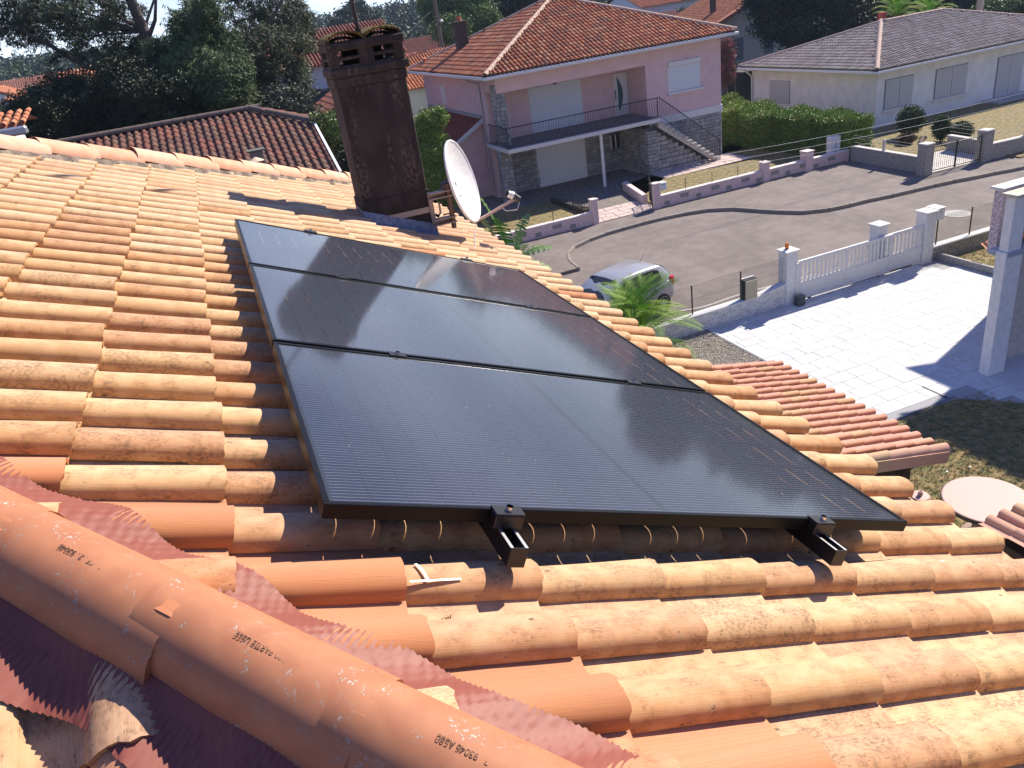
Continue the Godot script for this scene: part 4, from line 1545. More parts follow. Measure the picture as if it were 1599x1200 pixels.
func annex() -> void:
	var g := GROUND
	var rosy := []
	for j in 6:
		rosy.append(clay(0.52 + 0.022 * (j % 3), 0.29 + 0.018 * (j % 4), 0.215 + 0.014 * (j % 3), null, M.grooves, 0.05, Vector3(j * 0.7, j * 0.31, j * 0.17)))
	M.rosy = rosy
	var a := thing("garden_shed", "dark wooden lean-to below our eave with a pinkish-red canal-tile roof", "shed")
	# roof plane: falls from the house wall to an eave at x = 7.7, y = -5.15
	var tn := 0.235
	var an := atan(tn)
	var d := Vector3(cos(an), -sin(an), 0)
	var nn := Vector3(sin(an), cos(an), 0)
	var o := Vector3(7.72, -5.17, 0)
	var ends := []
	for j in range(0, 16):
		ends.append(-0.34 * j)
	tile_roof(a, face_xf(o, d, nn, Vector3.BACK), [0, 15], -8.0, 0.2, ends, rosy, [], M.tiles)
	# verge tiles with a skirt along the near edge
	for j in range(0, 16):
		var m := MB.new()
		var e := -0.34 * j
		m.grid(10, 1, func(u, v):
			var ag: float = PI * 0.95 * u
			return Vector3(lerpf(-0.42, 0.0, v), 0.012 + 0.085 * sin(ag) + 0.016 * v, -0.075 + 0.0 - 0.075 * cos(ag)))
		m.box(Vector3(-0.355, -0.13, 0.0), Vector3(0.0, 0.03, 0.014 + 0.003 * (j % 2)))
		if j == 0:
			m.box(Vector3(-0.005, -0.12, -0.13), Vector3(0.0, 0.05, 0.013))
		var q := obj("verge_tile", m, rosy[j % 6], a)
		q.transform = face_xf(o + d * (e + 0.01) + Vector3(0, 0, -4.76) + nn * (0.002 * (j % 2)), d, nn, Vector3.BACK)
	var dk := MB.new()
	dk.xf = face_xf(o, d, nn, Vector3.BACK)
	dk.box(Vector3(-5.6, -0.06, -8.15), Vector3(-0.08, -0.015, -4.80))
	obj("roof_deck", dk, mat(0.06, 0.035, 0.02, 0.9), a)
	var wood := nmat(lin(0.020, 0.011, 0.006), lin(0.050, 0.030, 0.017), Vector3(6, 0.6, 6), 0.8, 0.03, 44)
	var x := 3.2
	while x < 7.15:
		var top := -5.17 + (7.72 - x - 0.1) * tn - 0.09
		boxed("board", Vector3(x, g - 0.1, -4.99), Vector3(x + 0.128, top, -4.965), wood, a, 0.004)
		x += 0.134
	boxed("post", Vector3(7.17, g - 0.1, -5.05), Vector3(7.29, -5.24, -4.93), wood, a, 0.006)
	boxed("post", Vector3(7.17, g - 0.1, -8.0), Vector3(7.29, -5.24, -7.88), wood, a, 0.006)
	boxed("front_beam", Vector3(7.17, -5.30, -8.0), Vector3(7.29, -5.16, -4.93), wood, a, 0.006)

	# corner roof at the bottom right: falls away from us, rows run along z
	var c := thing("porch_roof", "corner of a smooth pink-red tile roof at the right edge, beside the round table", "porch roof")
	var tn2 := 0.10
	var an2 := atan(tn2)
	var oc := Vector3(6.64, -5.02, -3.42)
	var d2 := Vector3(0, -sin(an2), -cos(an2))
	var n2 := Vector3(0, cos(an2), -sin(an2))
	var w2 := d2.cross(n2)
	var e2 := []
	for j in 8:
		e2.append(-0.34 * j)
	tile_roof(c, face_xf(oc, d2, n2, w2), [1, 16] if w2.x > 0 else [-16, -1], 0.0, 0.205, e2, rosy, [], M.tiles, false)
	var dk2 := MB.new()
	dk2.box(Vector3(6.66, -5.35, -3.36), Vector3(9.9, -5.09, -0.9))
	obj("roof_frame", dk2, wood, c)
	for q in [[6.75, -3.2], [9.6, -3.2], [6.75, -1.1], [9.6, -1.1]]:
		boxed("post", Vector3(q[0], g - 0.1, q[1]), Vector3(q[0] + 0.14, -5.34, q[1] + 0.14), wood, c, 0.006)

	# round table and stool
	var gran := nmat(lin(0.36, 0.19, 0.16), lin(0.54, 0.37, 0.33), Vector3(9, 9, 9), 0.6, 0.05, 81)
	var dark := mat(0.06, 0.045, 0.04, 0.6)
	var tb := thing("garden_table", "large round pink granite garden table with a dark rim standing on the dry lawn", "table", Vector3(9.62, g, -5.50))
	var tm := MB.new()
	tm.lathe([Vector2(0.0, 0.665), Vector2(0.62, 0.665), Vector2(0.645, 0.68), Vector2(0.645, 0.735), Vector2(0.63, 0.745)], 56)
	obj("rim", tm, dark, tb)
	var tt := MB.new()
	tt.lathe([Vector2(0.632, 0.7445), Vector2(0.615, 0.75), Vector2(0.0, 0.75)], 56)
	obj("top", tt, gran, tb)
	var tp := MB.new()
	tp.lathe([Vector2(0.30, 0.0), Vector2(0.30, 0.08), Vector2(0.16, 0.14), Vector2(0.13, 0.5), Vector2(0.2, 0.66)], 24)
	obj("pedestal", tp, mat(0.30, 0.22, 0.19, 0.8), tb)
	var sb := thing("parasol_base", "small round pink stone disc with a centre hole, left of the big round table", "parasol base", Vector3(9.60, g, -6.69))
	var sm := MB.new()
	sm.lathe([Vector2(0.15, 0.0), Vector2(0.165, 0.03), Vector2(0.165, 0.09), Vector2(0.145, 0.115), Vector2(0.04, 0.12), Vector2(0.038, 0.20), Vector2(0.024, 0.20), Vector2(0.024, 0.10), Vector2(0, 0.10)], 28)
	obj("disc", sm, gran, sb)
	for j in 3:
		var q := MB.new()
		q.cbox(Vector3(-0.02, 0, -0.015), Vector3(0.02, 0.012, 0.015), 0.004)
		var o2 := obj("litter_scrap", q, mat(0.8, 0.78, 0.75, 0.8))
		o2.position = [Vector3(11.05, g + 0.02, -6.95), Vector3(10.62, g + 0.02, -7.05), Vector3(10.84, g + 0.02, -6.55)][j]
		tag(o2, ["tiny white scrap on the lawn farthest from the round table", "tiny white scrap on the lawn nearest the wooden shed wall", "tiny white scrap on the lawn between shed and round table"][j], "scrap")


func right_building() -> void:
	var g := GROUND
	var b := thing("white_outbuilding", "white rendered outbuilding at the right edge with pilaster, parapet and downpipe", "building")
	var w = M.stained_white2
	boxed("pilaster", Vector3(14.15, g - 0.2, -9.42), Vector3(14.62, -5.06, -9.18), w, b, 0.01)
	boxed("pilaster_upper", Vector3(14.19, -5.06, -9.40), Vector3(14.56, -3.93, -9.20), w, b, 0.01)
	boxed("pilaster_cap", Vector3(14.12, -3.93, -9.47), Vector3(15.6, -3.87, -9.12), nmat(lin(0.42, 0.36, 0.28), lin(0.62, 0.56, 0.46), Vector3(2, 2, 2), 0.9, 0.02, 64), b, 0.008)
	boxed("front_wall", Vector3(14.62, g - 0.2, -9.75), Vector3(19.0, -5.16, -9.55), nmat(lin(0.52, 0.45, 0.38), lin(0.62, 0.55, 0.48), Vector3(0.5, 0.5, 0.5), 0.9, 0.02, 65), b)
	boxed("ledge", Vector3(14.16, -5.16, -9.6), Vector3(19.0, -5.05, -9.16), nmat(lin(0.30, 0.33, 0.40), lin(0.42, 0.45, 0.52), Vector3(1, 1, 1), 0.6, 0.02, 66), b, 0.006)
	# stained gable wall behind, with a strip of roof falling to the ledge
	var gm := MB.new()
	gm.prism([Vector2(14.56, -5.3), Vector2(19.0, -5.3), Vector2(19.0, -3.95), Vector2(14.56, -3.95)], -9.95, -9.75, 2)
	obj("gable_wall", gm, nmat(lin(0.40, 0.30, 0.31), lin(0.68, 0.61, 0.63), Vector3(1.3, 1.3, 1.3), 0.9, 0.02, 67), b)
	boxed("gable_coping", Vector3(14.5, -3.95, -10.02), Vector3(19.0, -3.90, -9.70), M.cap_stone, b, 0.006)
	var tn := 0.45
	var an := atan(tn)
	var oc := Vector3(14.75, -4.98, -9.20)
	tile_roof(b, face_xf(oc, Vector3(0, -sin(an), cos(an)), Vector3(0, cos(an), sin(an)), Vector3(-1, 0, 0)), [-18, 0], 0.0, 0.205, [0.0, -0.25], M.salmon, [], M.tiles, false)
	var dp := MB.new()
	dp.tube([Vector3(14.80, -5.2, -9.46), Vector3(14.80, -5.35, -9.44), Vector3(14.80, g + 0.12, -9.44), Vector3(14.80, g + 0.02, -9.38)], 0.05, -1, 12)
	obj("downpipe", dp, mat(0.58, 0.52, 0.46, 0.5), b)
		# the tall main house out of the picture to the right; its roof edge throws the scalloped shadow on terrace and lawn
	var h := thing("neighbour_house", "tall white neighbouring house just beyond the right edge whose roof shades the terrace and lawn", "house")
	boxed("wall", Vector3(20.2, g - 0.2, -12.0), Vector3(29, -0.5, 6), M.render_white, h)
	boxed("rear_wing", Vector3(21.6, g - 0.2, -13.3), Vector3(29, -0.45, -12.0), M.render_white, h)
	var rf := MB.new()
	rf.quad(Vector3(19.6, -0.36, 6.4), Vector3(19.6, -0.36, -12.2), Vector3(25, 1.9, -12.2), Vector3(25, 1.9, 6.4))
	rf.quad(Vector3(19.6, -0.40, -12.2), Vector3(19.6, -0.40, 6.4), Vector3(25, 1.86, 6.4), Vector3(25, 1.86, -12.2))
	rf.quad(Vector3(21.25, -0.34, -12.2), Vector3(21.25, -0.34, -13.65), Vector3(25, 1.2, -13.65), Vector3(25, 1.2, -12.2))
	obj("roof", rf, M.rosy[0], h)
	for j in 88:
		var o := put("eave_tile", M.tiles[j % 5], M.rosy[j % 6], h)
		o.transform = face_xf(Vector3(19.52 + 0.06 * (j % 2), -0.36, -12.1 + j * 0.2), Vector3(-0.92, -0.38, 0).normalized(), Vector3(-0.38, 0.92, 0).normalized(), Vector3(0, 0, -1))


# ---------------------------------------------------------------- houses further off
func lite_tile() -> ArrayMesh:   # light canal tile for roofs some tens of metres away; lower end at x = 0
	var m := MB.new()
	var at := func(u: float, v: float) -> Vector3:
		var a: float = PI * u
		var w := lerpf(0.90, 1.08, v)
		return Vector3(-0.42 * (1.0 - v), (0.012 + 0.068 * sin(a)) * lerpf(0.9, 1.05, v) + 0.02 * v, -0.062 * cos(a) * w)
	m.grid(6, 1, at)
	for j in 6:
		m.quad(at.call(j / 6.0, 1.0) - Vector3(0, 0.02, 0), at.call(j / 6.0, 1.0), at.call((j + 1) / 6.0, 1.0), at.call((j + 1) / 6.0, 1.0) - Vector3(0, 0.02, 0))
	return m.mesh()

# one face of a roof: eave from a to b (counter-clockwise seen from above), rising at tn; li, ri: how the sides close (0 square, 1 hip at 45 degrees)
func face_places(a: Vector3, b: Vector3, run: float, tn: float, li: float, ri: float, pitch := 0.21, gauge := 0.35) -> Array:
	var u := (b - a)
	var ln := u.length()
	u = u / ln
	var inn := Vector3.UP.cross(u)   # towards the ridge
	var sl := Vector3(inn.x, tn, inn.z).normalized()
	var d := -sl
	var n := u.cross(d)
	if n.y < 0:
		n = -n
	var w := d.cross(n)
	var r := []
	var k := 0
	var slant := run * sqrt(1.0 + tn * tn)
	var s := -0.04
	while s < slant - 0.05:
		var h := maxf(s, 0.0) / sqrt(1.0 + tn * tn)
		var x := pitch * 0.5
		while x < ln:
			if x > li * (h + 0.05) and x < ln - ri * (h + 0.05):
				r.append(Transform3D(Basis(d, n, w), a + u * (x + rr(-0.006, 0.006)) + sl * (s + rr(-0.012, 0.012)) + n * (0.035 + rr(0.0, 0.004))))
			x += pitch
		s += gauge
		k += 1
	return r

func hip_caps(parent: Node, pts: Array, r: float, m: Material, each := 0.36) -> void:   # half-round tiles along a line from the low end to the high end
	var cm := cap_mesh(each + 0.07, r, 5, 0.012, 7)
	for j in pts.size() - 1:
		var a: Vector3 = pts[j]
		var b: Vector3 = pts[j + 1]
		var d := (a - b).normalized()
		var s := d.cross(Vector3.UP).normalized()
		var u := s.cross(d).normalized()
		var n := int(a.distance_to(b) / each)
		for q in n + 1:
			var p := a + (b - a).normalized() * q * each
			put("ridge_tile", cm, m, parent).transform = Transform3D(Basis(d, u, s) * Basis.from_euler(Vector3(0, rr(-0.015, 0.015), -0.03)), p + Vector3(0, 0.01, 0))

func shade_of(pal: Array) -> Color:
	var c: Array = pal[rng.randi() % pal.size()]
	var t := rr(0.92, 1.08)
	return Color(c[0] * t, c[1] * t, c[2] * t)

func slab_face(m: MB, p: Array) -> void:
	m.poly(p)

func tinted(rough := 0.85, relief := 0.0) -> StandardMaterial3D:
	var t := mat(1, 1, 1, rough)
	t.vertex_color_use_as_albedo = true
	t.albedo_texture = M.grain
	t.uv1_triplanar = true
	t.uv1_world_triplanar = true
	t.uv1_scale = Vector3(3, 3, 3)
	if relief > 0:
		t.heightmap_enabled = true
		t.heightmap_texture = M.grit
		t.heightmap_scale = relief
	return t

# a hipped roof over the rectangle x0..x1, z0..z1 (eaves), ridge along the longer side
func hip_roof(parent: Node, x0: float, x1: float, z0: float, z1: float, y: float, tn: float, pal: Array, ridge: Material, deck: Material, faces := "fblr") -> void:
	var hw := minf(x1 - x0, z1 - z0) * 0.5
	var top := y + hw * tn
	var along_x := (x1 - x0) > (z1 - z0)
	var ra := Vector3(x0 + hw, top, (z0 + z1) * 0.5) if along_x else Vector3((x0 + x1) * 0.5, top, z1 - hw)
	var rb := Vector3(x1 - hw, top, (z0 + z1) * 0.5) if along_x else Vector3((x0 + x1) * 0.5, top, z0 + hw)
	var c := [Vector3(x0, y, z1), Vector3(x1, y, z1), Vector3(x1, y, z0), Vector3(x0, y, z0)]
	var m := MB.new()
	if along_x:
		m.poly([c[0], c[1], rb, ra])
		m.poly([c[1], c[2], rb])
		m.poly([c[2], c[3], ra, rb])
		m.poly([c[3], c[0], ra])
	else:
		m.poly([c[0], c[1], ra])
		m.poly([c[1], c[2], rb, ra])
		m.poly([c[2], c[3], rb])
		m.poly([c[3], c[0], ra, rb])
	m.poly([c[3], c[2], c[1], c[0]])
	obj("roof_deck", m, deck, parent)
	var xs := []
	for f in [["f", 0, 1], ["r", 1, 2], ["b", 2, 3], ["l", 3, 0]]:
		if f[0] in faces:
			xs.append_array(face_places(c[f[1]], c[f[2]], hw, tn, 1.0, 1.0))
	var cs := []
	for x in xs:
		cs.append(shade_of(pal))
	multi("roof_tiles", M.lite, M.tinted, xs, cs, parent)
	hip_caps(parent, [c[0] + Vector3(0, 0.06, 0), (ra) + Vector3(0, 0.06, 0)], 0.12, ridge)
	if "r" in faces:
		hip_caps(parent, [c[1] + Vector3(0, 0.06, 0), (rb if along_x else ra) + Vector3(0, 0.06, 0)], 0.12, ridge)
	if "l" in faces:
		hip_caps(parent, [c[3] + Vector3(0, 0.06, 0), (ra if along_x else rb) + Vector3(0, 0.06, 0)], 0.12, ridge)
	if ra.distance_to(rb) > 0.3:
		hip_caps(parent, [ra + Vector3(0, 0.06, 0), rb + Vector3(0, 0.06, 0)], 0.12, ridge)

func gutter_round(parent: Node, x0: float, x1: float, z0: float, z1: float, y: float, m: Material) -> void:
	for q in [[Vector3(x0 - 0.1, y - 0.13, z1), Vector3(x1 + 0.1, y + 0.01, z1 + 0.12)], [Vector3(x0 - 0.1, y - 0.13, z0 - 0.12), Vector3(x1 + 0.1, y + 0.01, z0)], [Vector3(x0 - 0.12, y - 0.13, z0), Vector3(x0, y + 0.01, z1)], [Vector3(x1, y - 0.13, z0), Vector3(x1 + 0.12, y + 0.01, z1)]]:
		boxed("gutter", q[0], q[1], m, parent, 0.03)

# grey stone facing: courses of blocks, each block its own height and tone, on the plane through o along u; out is the outward side
func stone_face(parent: Node, o: Vector3, u: Vector3, out: Vector3, w: float, h: float, bw := 0.36, bh := 0.17) -> void:
	var m := MB.new()
	m.xf = Transform3D(Basis(u, Vector3.UP, out), o)
	var y := 0.0
	var row := 0
	while y < h - 0.03:
		var hh := minf(bh * rr(0.85, 1.1), h - y)
		var x := 0.0 if row % 2 else -bw * 0.5
		while x < w - 0.02:
			var ww := bw * rr(0.7, 1.25)
			var a := maxf(x, 0.0)
			var b := minf(x + ww, w)
			if b - a > 0.04:
				var t := rr(0.27, 0.46)
				m.col = Color(t, t * 0.985, t * 0.97)
				m.cbox(Vector3(a + 0.010, y + 0.010, -0.02), Vector3(b - 0.010, y + hh - 0.010, 0.028 + rr(0, 0.022)), 0.012)
			x += ww
		y += hh
		row += 1
	var s := obj("stone_facing", m, M.stone, parent)
	s.set_meta("kind", "stuff")

func pink_house() -> void:
	var g := GROUND
	var h := thing("pink_house", "two-storey pink house with stone base, long balcony, outside stairs and orange hip roof", "house")
	var pink := nmat(lin(0.66, 0.45, 0.44), lin(0.71, 0.495, 0.485), Vector3(0.25, 0.25, 0.25), 0.92, 0.012, 121, M.grit, 0.3)
	M.pink = pink
	var trim := mat(0.68, 0.66, 0.64, 0.7)
	var ey := g + 5.72
	var x0 := 12.5
	var x1 := 24.5
	var zf := -33.45
	var zr := -35.30
	var zb := -45.6
	# walls: the right block comes forward, the left part is set back behind the balcony
	boxed("wall", Vector3(20.22, g + 2.50, zb), Vector3(x1, ey, zf), pink, h)
	boxed("base_wall", Vector3(19.6, g - 0.2, zb + 0.1), Vector3(x1 - 0.03, g + 2.18, zf - 0.03), M.joint, h)
	boxed("band", Vector3(20.24, g + 2.18, zb + 0.05), Vector3(x1 + 0.05, g + 2.52, zf + 0.05), trim, h, 0.01)
	boxed("recess_wall", Vector3(x0 + 0.02, g + 2.60, zb + 0.03), Vector3(20.23, ey - 0.02, zr), pink, h)
	boxed("ground_floor", Vector3(x0 + 0.01, g - 0.2, zb + 0.02), Vector3(19.7, g + 2.62, zr + 0.004), M.joint, h)
	boxed("beam", Vector3(x0, g + 5.02, zr), Vector3(20.23, ey - 0.01, zf), pink, h)
	boxed("side_wall", Vector3(x0, g - 0.15, zb), Vector3(x0 + 0.2, ey - 0.02, zr + 0.15), pink, h)
	boxed("side_beam_post", Vector3(x0 - 0.02, g + 2.6, zr - 0.2), Vector3(x0 + 0.16, ey - 0.02, zr + 0.35), pink, h)
	# stone parts
	stone_face(h, Vector3(19.62, g, zf - 0.01), Vector3.RIGHT, Vector3.BACK, 4.86, 2.18)
	stone_face(h, Vector3(x1 - 0.03, g, zf), Vector3.FORWARD, Vector3.RIGHT, 4.0, 2.18)
	stone_face(h, Vector3(x0 + 0.25, g, zr), Vector3.RIGHT, Vector3.BACK, 2.15, 2.5)
	stone_face(h, Vector3(17.55, g, zr), Vector3.RIGHT, Vector3.BACK, 1.45, 2.5)
	stone_face(h, Vector3(19.0, g, zr + 0.01), Vector3.RIGHT, Vector3.BACK, 0.65, 1.05)
	stone_face(h, Vector3(19.6, g, zr), Vector3.BACK, Vector3.LEFT, 1.85, 2.18)
	for q in [[12.42, zf - 0.05, 0.50, 2.62, ey - 0.35 - g], [12.34, -33.55, 0.52, 0.0, 2.52]]:
		var s: float = q[2]
		boxed("stone_pillar", Vector3(q[0] + 0.02, g + q[3], q[1] - s + 0.02), Vector3(q[0] + s - 0.02, g + q[4], q[1] - 0.02), M.joint, h)
		stone_face(h, Vector3(q[0], g + q[3], q[1] - 0.02), Vector3.RIGHT, Vector3.BACK, s, q[4] - q[3], 0.26, 0.20)
		stone_face(h, Vector3(q[0] + 0.02, g + q[3], q[1] - s), Vector3.BACK, Vector3.LEFT, s, q[4] - q[3], 0.26, 0.20)
		stone_face(h, Vector3(q[0] + s - 0.02, g + q[3], q[1]), Vector3.FORWARD, Vector3.RIGHT, s, q[4] - q[3], 0.26, 0.20)
	# ceiling of the recess and roof edge
	boxed("soffit", Vector3(x0 - 0.55, ey - 0.02, zb - 0.5), Vector3(x1 + 0.5, ey + 0.03, zf + 0.5), trim, h)
	gutter_round(h, x0 - 0.58, x1 + 0.53, zb - 0.55, zf + 0.53, ey + 0.10, trim)
	# openings
	var shutter := nmat(lin(0.62, 0.64, 0.66), lin(0.70, 0.72, 0.74), Vector3(0.5, 8, 0.5), 0.6, 0.02, 122)
	var blind := func(a: Vector3, b: Vector3, called: String) -> void:   # roller shutter: slats one above the other
		var fr := boxed(called, Vector3(a.x - 0.07, a.y - 0.05, a.z - 0.03), Vector3(b.x + 0.07, b.y + 0.04, a.z + 0.012), trim, h, 0.004)
		var n := int((b.y - a.y) / 0.11)
		var m := MB.new()
		for j in n:
			m.cbox(Vector3(a.x, lerpf(a.y, b.y, float(j) / n) + 0.004, a.z), Vector3(b.x, lerpf(a.y, b.y, float(j + 1) / n) - 0.004, a.z + 0.028), 0.008)
		obj("shutter_slats", m, shutter, fr).set_meta("kind", "stuff")
	blind.call(Vector3(21.50, g + 3.62, zf + 0.006), Vector3(23.22, g + 4.72, zf), "roller_shutter")
	boxed("shutter_box", Vector3(21.46, g + 4.74, zf + 0.001), Vector3(23.28, g + 4.95, zf + 0.12), trim, h, 0.01)
	boxed("window_sill", Vector3(21.36, g + 3.46, zf - 0.05), Vector3(23.38, g + 3.56, zf + 0.14), trim, h, 0.01)
	blind.call(Vector3(14.86, g + 2.70, zr + 0.006), Vector3(17.56, g + 4.78, zr), "roller_shutter")
	blind.call(Vector3(14.82, g + 0.02, zr + 0.012), Vector3(17.48, g + 2.02, zr), "garage_door")
	var dr := boxed("front_door", Vector3(19.42, g + 2.68, zr + 0.002), Vector3(20.2, g + 4.72, zr + 0.05), trim, h, 0.006)
	var cr := MB.new()
	var arc := []
	for j in 13:
		var a := lerpf(-1.0, 1.0, j / 12.0)
		arc.append(Vector2(19.60 + 0.30 * (1.0 - a * a), g + 3.72 + a * 0.86))
	for j in 13:
		var a := lerpf(1.0, -1.0, j / 12.0)
		arc.append(Vector2(19.60 + 0.02 * (1.0 - a * a), g + 3.72 + a * 0.86))
	arc.remove_at(13)
	arc.remove_at(arc.size() - 1)
	cr.prism(arc, zr + 0.051, zr + 0.058, 2)
	obj("crescent_pane", cr, mat(0.06, 0.12, 0.12, 0.15), dr)
	boxed("door_handle", Vector3(19.46, g + 3.45, zr + 0.05), Vector3(19.49, g + 3.95, zr + 0.09), mat(0.05, 0.05, 0.05, 0.4, 0.5), dr)
	var win := boxed("cellar_window", Vector3(19.0, g + 1.12, zr - 0.02), Vector3(19.62, g + 1.80, zr + 0.02), mat(0.035, 0.04, 0.045, 0.2), h)
	boxed("frame", Vector3(19.0, g + 1.12, zr + 0.02), Vector3(19.06, g + 1.80, zr + 0.05), trim, win)
	boxed("frame", Vector3(19.56, g + 1.12, zr + 0.02), Vector3(19.62, g + 1.80, zr + 0.05), trim, win)
	boxed("frame", Vector3(19.27, g + 1.12, zr + 0.02), Vector3(19.32, g + 1.80, zr + 0.05), trim, win)
	boxed("wall_lamp", Vector3(16.1, g + 4.78, zr + 0.03), Vector3(16.3, g + 4.94, zr + 0.22), mat(0.03, 0.03, 0.03, 0.4), h, 0.05)
	# balcony
	var sl := boxed("balcony_slab", Vector3(12.30, g + 2.50, zr), Vector3(20.2, g + 2.68, -32.32), mat(0.62, 0.60, 0.58, 0.8), h, 0.008)
	boxed("balcony_floor", Vector3(12.36, g + 2.681, zr + 0.01), Vector3(20.2, g + 2.692, -32.40), mat(0.18, 0.16, 0.15, 0.85), sl)
	var po := MB.new()
	po.tube([Vector3(17.1, g - 0.1, -32.55), Vector3(17.1, g + 2.5, -32.55)], 0.075, -1, 12)
	obj("balcony_post", po, mat(0.72, 0.71, 0.70, 0.5), h)
	var iron := mat(0.015, 0.015, 0.017, 0.5, 0.3)
	var rail := func(pts: Array, high: float) -> void:
		var m := MB.new()
		for j in pts.size() - 1:
			var a: Vector3 = pts[j]
			var b: Vector3 = pts[j + 1]
			m.tube([a + Vector3.UP * high, b + Vector3.UP * high], 0.022, -1, 6)
			m.tube([a + Vector3.UP * 0.09, b + Vector3.UP * 0.09], 0.012, -1, 5)
			var n := int(a.distance_to(b) / 0.125)
			for q in n:
				var p := a.lerp(b, (q + 0.5) / n)
				var o := Vector3.BACK * 0.05 if absf(b.x - a.x) > absf(b.z - a.z) else Vector3.LEFT * 0.05
				m.tube([p + Vector3.UP * 0.09, p + Vector3.UP * 0.28 + o, p + Vector3.UP * 0.42 + o * 0.6, p + Vector3.UP * 0.62 - o * 0.3, p + Vector3.UP * high], 0.009, -1, 4, false)
			m.tube([b, b + Vector3.UP * (high + 0.02)], 0.02, -1, 6)
		obj("railing", m, iron, h)
	rail.call([Vector3(12.36, g + 2.69, -34.8), Vector3(12.36, g + 2.69, -32.38), Vector3(20.15, g + 2.69, -32.38)], 0.92)
	# outside stairs
	var conc := nmat(lin(0.40, 0.38, 0.35), lin(0.58, 0.55, 0.52), Vector3(1.5, 1.5, 1.5), 0.9, 0.02, 124)
	var n := 14
	for j in n:
		var y := g + 2.62 - (j + 1) * 2.62 / (n + 0.3)
		var x := 20.2 + j * 0.245
		boxed("stair_tread", Vector3(x, y - 0.055, -33.40), Vector3(x + 0.32, y, -32.30), conc, h, 0.006)
	var st := MB.new()
	st.prism([Vector2(20.15, g + 2.62), Vector2(20.15, g + 2.25), Vector2(23.45, g - 0.1), Vector2(23.65, g - 0.1), Vector2(23.65, g + 0.06)], -32.55, -32.40, 2)
	obj("stair_string", st, conc, h)
	stone_face(h, Vector3(19.62, g, -32.62), Vector3.RIGHT, Vector3.BACK, 0.55, 2.1)
	stone_face(h, Vector3(19.63, g, -33.3), Vector3.BACK, Vector3.LEFT, 0.66, 2.2)
	var tri := MB.new()
	tri.prism([Vector2(19.64, g - 0.1), Vector2(23.0, g - 0.1), Vector2(20.2, g + 2.05), Vector2(19.64, g + 2.3)], -33.3, -32.66, 2)
	obj("stair_wall", tri, M.joint, h)
	# stone courses under the flight, shortening with it
	for k in 9:
		var w := 3.1 * (1.0 - (k + 0.8) / 9.4)
		if w > 0.1:
			stone_face(h, Vector3(20.17, g + 0.22 * k, -32.66), Vector3.RIGHT, Vector3.BACK, w, 0.22, 0.36, 0.22)
	rail.call([Vector3(20.2, g + 2.69, -32.36), Vector3(23.6, g + 0.08, -32.36)], 0.95)
	# roof
	hip_roof(h, x0 - 0.6, x1 + 0.55, zb - 0.55, zf + 0.55, ey + 0.12, 0.40, [[0.47, 0.145, 0.065], [0.42, 0.125, 0.058], [0.52, 0.19, 0.085], [0.36, 0.11, 0.055], [0.54, 0.25, 0.125], [0.30, 0.12, 0.07]], nmat(lin(0.36, 0.22, 0.15), lin(0.62, 0.50, 0.40), Vector3(3, 3, 3), 0.9, 0.03, 126), mat(0.045, 0.018, 0.011, 0.95))
	var ck := boxed("chimney", Vector3(13.75, ey + 0.6, -42.3), Vector3(14.35, ey + 2.25, -41.75), mat(0.06, 0.045, 0.04, 0.9), h, 0.01)
	boxed("chimney_cap", Vector3(13.68, ey + 2.25, -42.37), Vector3(14.42, ey + 2.36, -41.68), mat(0.06, 0.045, 0.04, 0.9), ck, 0.02)
	var pot := MB.new()
	pot.lathe([Vector2(0.16, 0), Vector2(0.13, 0.2), Vector2(0.16, 0.24), Vector2(0.1, 0.24)], 10, Vector3(14.05, ey + 2.36, -42.02))
	obj("chimney_pot", pot, mat(0.45, 0.14, 0.06, 0.8), ck)
	var vent := MB.new()
	vent.lathe([Vector2(0.10, 0), Vector2(0.10, 0.3), Vector2(0.16, 0.32), Vector2(0.0, 0.42)], 10, Vector3(12.6, ey + 0.36, -45.0))
	obj("roof_vent", vent, mat(0.48, 0.16, 0.08, 0.8), h)
	var dp := MB.new()
	dp.tube([Vector3(12.0, ey - 0.05, -36.3), Vector3(12.2, ey - 0.2, -36.3), Vector3(12.44, ey - 0.35, -35.6), Vector3(12.44, g + 0.1, -35.5)], 0.045, -1, 8)
	obj("downpipe", dp, mat(0.50, 0.42, 0.40, 0.6), h)
	boxed("side_window", Vector3(x0 - 0.02, g + 4.1, -42.4), Vector3(x0 + 0.05, g + 5.1, -41.5), trim, h, 0.01)

	# lean-to garage on its left side
	var a := thing("lean_to_garage", "low pink lean-to with dark red tiled roof at the pink house's left side", "garage")
	boxed("wall", Vector3(10.35, g - 0.2, -45.0), Vector3(12.48, g + 2.35, -36.25), pink, a)
	var gm := MB.new()
	gm.prism([Vector2(10.3, g - 0.2), Vector2(12.49, g - 0.2), Vector2(12.49, g + 3.62), Vector2(10.3, g + 2.42)], -36.3, -36.1, 2)
	obj("gable_wall", gm, pink, a)
	boxed("white_corner", Vector3(10.12, g - 0.2, -36.28), Vector3(10.32, g + 2.4, -36.06), trim, a)
	var tn := 0.56
	var an := atan(tn)
	var vm := MB.new()
	vm.prism([Vector2(9.95, g + 2.16), Vector2(12.5, g + 3.58), Vector2(12.5, g + 3.76), Vector2(9.95, g + 2.33)], -36.10, -35.85, 2)
	obj("verge_board", vm, trim, a)
	var dk := MB.new()
	dk.quad(Vector3(9.9, g + 2.25, -36.0), Vector3(12.5, g + 3.71, -36.0), Vector3(12.5, g + 3.71, -45.2), Vector3(9.9, g + 2.25, -45.2))
	obj("roof_deck", dk, mat(0.12, 0.03, 0.02, 0.9), a)
